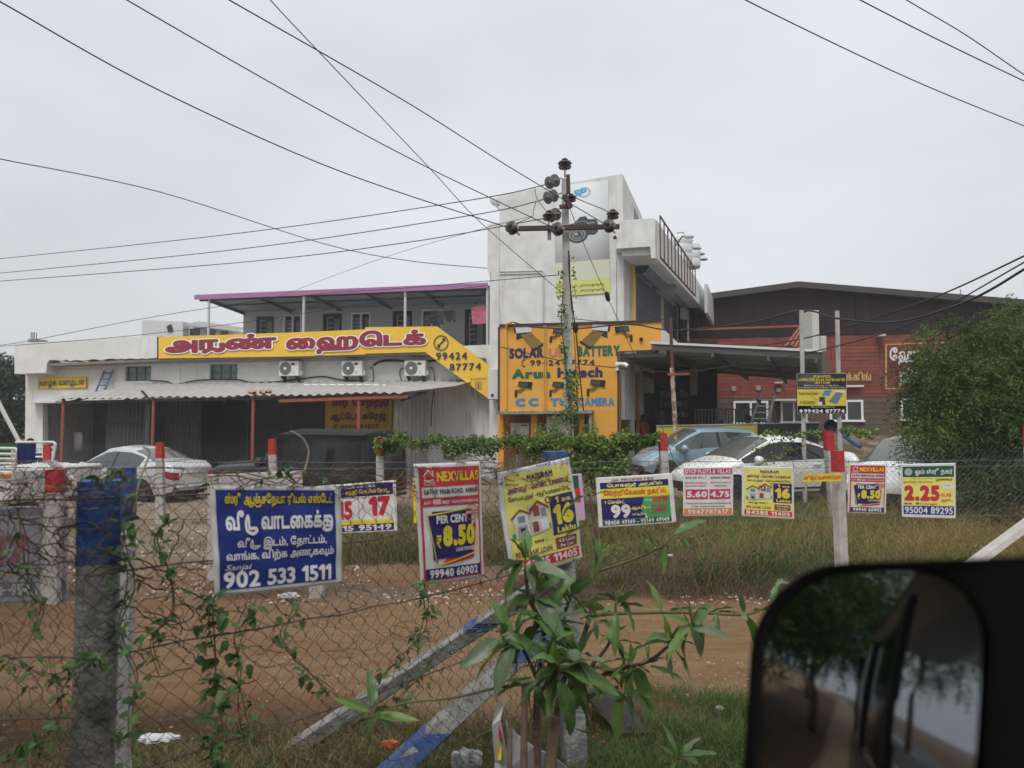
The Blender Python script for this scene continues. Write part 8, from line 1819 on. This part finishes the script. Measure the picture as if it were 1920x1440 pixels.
# ================================================================== OWN CAR: mirror, side, and the roadside it reflects
mir = thing('door_mirror', 'large black out-of-focus door mirror at the lower right, reflecting trees and a car side', 'car mirror', at(1650, 1440, .62))
mc_ = at(1640, 1300, .62); dv = (mc_ - CAM).normalized(); rv = Vector((-1, -.05, .022)).normalized(); nG = (rv - dv).normalized()
def mp_(px, py, k=0):
    d = ray(px, py); t = (mc_ - CAM).dot(nG) / d.dot(nG); return CAM + d * t + nG * k
def rr_(x0, y0, x1, y1, r, n=10):
    o = []
    for cx, cy, a0 in ((x0 + r, y0 + r, 180), (x1 - r, y0 + r, 270), (x1 - r, y1 - r, 0), (x0 + r, y1 - r, 90)):
        for k in range(n + 1): a = R(a0 + 90 * k / n); o.append((cx + r * math.cos(a), cy + r * math.sin(a)))
    return o
def skew(pts, g=0): return [(x + (1640 - x) * 0 + (y - 1300) * -.06, y - (x - 1640) * .035) for x, y in pts]
go = skew(rr_(1432, 1074, 1838, 1640, 150)); ho = skew(rr_(1412, 1055, 2120, 1680, 165))
mg = bpy.data.materials.new('mirror_glass'); mg.use_nodes = True; b = mg.node_tree.nodes['Principled BSDF']; b.inputs['Base Color'].default_value = (.30, .32, .34, 1); b.inputs['Metallic'].default_value = 1; b.inputs['Roughness'].default_value = .03
gc_ = mp_(1600, 1290, 0); RC = 1.15
def cvx(p): return p + nG * (.0065 - (p - gc_).length_squared / (2 * RC))
gx0, gy0 = sum(x for x, y in go) / len(go), sum(y for x, y in go) / len(go); NRG = 26; V = [cvx(mp_(gx0, gy0))]; Fc = []; ng = len(go)
for k in range(1, NRG + 1): V += [cvx(mp_(gx0 + (x - gx0) * k / NRG, gy0 + (y - gy0) * k / NRG)) for x, y in go]
for i in range(ng): Fc.append((0, 1 + i, 1 + (i + 1) % ng))
for k in range(NRG - 1):
    for i in range(ng): a = 1 + k * ng; Fc.append((a + i, a + ng + i, a + ng + (i + 1) % ng, a + (i + 1) % ng))
link_mesh('mirror_glass', V, Fc, mg, mir, True)
hsm = M('black_mirror_housing', (.006, .006, .007), .5)
lay_ = [(1.0, 0), (1.0, -.02), (.97, -.05), (.85, -.085), (.55, -.11)]; V, Fc = [], []; cx = sum(x for x, y in ho) / len(ho); cy = sum(y for x, y in ho) / len(ho); m_ = len(ho)
gi = [mp_(x, y, -.004) for x, y in skew(rr_(1430, 1072, 1840, 1640, 150))]; V += gi
V += [mp_(x, y, .008) for x, y in ho]
for i in range(m_): Fc.append((i, (i + 1) % m_, m_ + (i + 1) % m_, m_ + i))
for li_, (s_, k) in enumerate(lay_[1:]):
    V += [mp_(cx + (x - cx) * s_, cy + (y - cy) * s_, k) for x, y in ho]; a = (li_ + 1) * m_
    for i in range(m_): Fc.append((a + i, a + (i + 1) % m_, a + m_ + (i + 1) % m_, a + m_ + i))
Fc.append(tuple(range(len(lay_) * m_, (len(lay_) + 1) * m_))); link_mesh('housing', V, Fc, hsm, mir, True)
MB().tube([mp_(1980, 1480, -.03), Vector((.62, .40, 1.50))], .03, 8).build('mounting_arm', hsm, mir)
oc = thing('own_car', 'dark side of the car the photo is taken from, seen only in its door mirror', 'car', (-1.8, -.4, .2))
cpn = M('dark_grey_car_side', (.03, .032, .035), .25, spec=.5, coat=.5)
ys = .47
MB().box(-3.6, -.36, ys - .03, ys, .45, 1.42).box(-.36, .9, ys - .03, ys, .45, 1.40).build('door_panel', cpn, oc, bevel=.01)
MB().box(-3.5, -2.35, ys - .05, ys - .03, 1.44, 2.12).build('window', carglass_d, oc); MB().box(-2.2, -.95, ys - .05, ys - .03, 1.44, 2.12).build('window', carglass_d, oc)
MB().box(-2.34, -2.21, ys - .04, ys - .01, 1.42, 2.15).build('pillar', black, oc); MB().box(-.94, -.80, ys - .04, ys - .01, 1.42, 2.15).build('pillar', black, oc); MB().box(-3.6, -3.5, ys - .04, ys - .01, 1.42, 2.15).build('pillar', black, oc)
MB().box(-3.6, -.36, ys - .02, ys + .004, 1.405, 1.435).build('chrome_strip', chrome, oc); MB().box(-2.26, -2.22, ys - .005, ys + .004, 1.44, 2.12).build('chrome_strip', chrome, oc)
MB().box(-3.6, .9, -1.3, ys - .06, 2.36, 2.42).build('roof', cpn, oc); MB().box(-1.72, -1.52, ys, ys + .05, 1.18, 1.22).build('door_handle', chrome, oc)
for x in (-2.9, 1.6): MB().lathe([(.2, -.12), (.33, -.12), (.35, 0), (.33, .12), (.2, .12)], (x, ys - .15, .55), (0, 1, 0), 20).build('wheel', tyre, oc, True)
def rtree(lb, x, y, h, r, seed, n=1500):
    t = thing('roadside_tree', lb, 'tree', (x, y, .2), group='roadside trees behind the car'); g = random.Random(seed); lob = [(x + g.uniform(-.6, .6) * r, y + g.uniform(-.5, .5) * r, h * g.uniform(.62, 1.0), r * g.uniform(.45, .7), r * g.uniform(.45, .7), r * g.uniform(.35, .55)) for _ in range(9)]
    crown('crown', lob, n, 8, .17, .4, neem, t, seed, .4, .45); trunk(t, (x, y, 0), (x + .3, y, h * .75), .22, .1, [(l[0], l[1], l[2]) for l in lob], seed)
rtree('roadside tree nearest behind the car, seen in the mirror', -8.5, 3.3, 4.6, 3.0, 31, 3500); rtree('second roadside tree behind the car, seen in the mirror', -14, 1.8, 6.0, 3.6, 32, 3500); rtree('roadside tree across the road, seen in the mirror', -21, -3.5, 8.5, 4.6, 33, 3000); rtree('far roadside tree behind the car, seen in the mirror', -26, 3.4, 6.5, 3.4, 34)
rtree('tall roadside tree behind the viewer, spreading over the car', 2.8, -6.0, 8.2, 3.6, 35, 2400); rtree('tall roadside tree over the road left of the viewer', -4.4, -6.2, 8.0, 3.6, 36, 2400)
# scooter rider behind on the road, seen in the mirror
sc_ = thing('scooter', 'small dark scooter with a lit headlamp on the road behind, seen in the mirror', 'scooter', (-13.5, -.6, .25))
MB().hexa([(-.75, -.15, .45), (.1, -.12, .35), (.1, .12, .35), (-.75, .15, .45), (-.8, -.14, .75), (-.05, -.14, .72), (-.05, .14, .72), (-.8, .14, .75)]).build('seat_body', blackp, sc_, local=True, bevel=.03); MB().hexa([(.35, -.2, .3), (.5, -.12, .3), (.5, .12, .3), (.35, .2, .3), (.42, -.18, 1.0), (.5, -.1, 1.0), (.5, .1, 1.0), (.42, .18, 1.0)]).build('front_shield', blackp, sc_, local=True, bevel=.03)
MB().box(0, .4, -.15, .15, .28, .34).build('footboard', black, sc_, local=True); MB().tube([(.45, -.33, 1.05), (.5, 0, 1.08), (.45, .33, 1.05)], .02, 6).build('handlebar', chrome, sc_, local=True)
for x in (.6, -.6): MB().lathe([(.1, -.05), (.22, -.05), (.24, 0), (.22, .05), (.1, .05)], (x, 0, .24), (0, 1, 0), 18).build('wheel', tyre, sc_, True, local=True)
hl_ = bpy.data.materials.new('lit_headlamp'); hl_.use_nodes = True; hl_.node_tree.nodes['Principled BSDF'].inputs['Emission Color'].default_value = (1, .95, .85, 1); hl_.node_tree.nodes['Principled BSDF'].inputs['Emission Strength'].default_value = 6
MB().lathe([(.07, 0), (.07, .02), (0, .03)], (.5, 0, .98), (1, 0, 0), 12).build('headlamp', hl_, sc_, local=True)
J2 = [(0, 0, .75), (0, -.04, .98), (0, -.06, 1.22), (0, -.05, 1.34), (0, -.08, 1.48), (-.20, -.06, 1.22), (0, -.06, 1.45), (-.27, -.22, 1.02), (-.26, -.50, 1.05), (.20, -.06, 1.22), (.27, -.22, 1.02), (.26, -.50, 1.05), (-.10, -.05, .74), (-.14, -.45, .70), (-.13, -.35, .36), (-.13, -.5, .32), (.10, -.05, .74), (.14, -.45, .70), (.13, -.35, .36), (.13, -.5, .32)]
person('person in a blue shirt riding the scooter behind, seen in the mirror', J2, E_, RD, (-13.85, -.6, .27), R(90), bluesh, trd, split=.82)
bpy.data.objects.remove(_fo)
# ---- humid air
hz = MB().box(-70, 70, -30, 75, -1.6, 13.5).build('haze', None) if False else None
hm_ = bpy.data.materials.new('humid_air'); hm_.use_nodes = True; t = hm_.node_tree; t.nodes.remove(t.nodes['Principled BSDF']); pv = t.nodes.new('ShaderNodeVolumePrincipled'); pv.inputs['Color'].default_value = (.9, .92, .95, 1); pv.inputs['Density'].default_value = .0015; t.links.new(pv.outputs[0], t.nodes['Material Output'].inputs['Volume'])
hz = MB().box(-420, 420, -320, 920, -1.6, 13.5).build('haze', hm_); hz['kind'] = 'stuff'
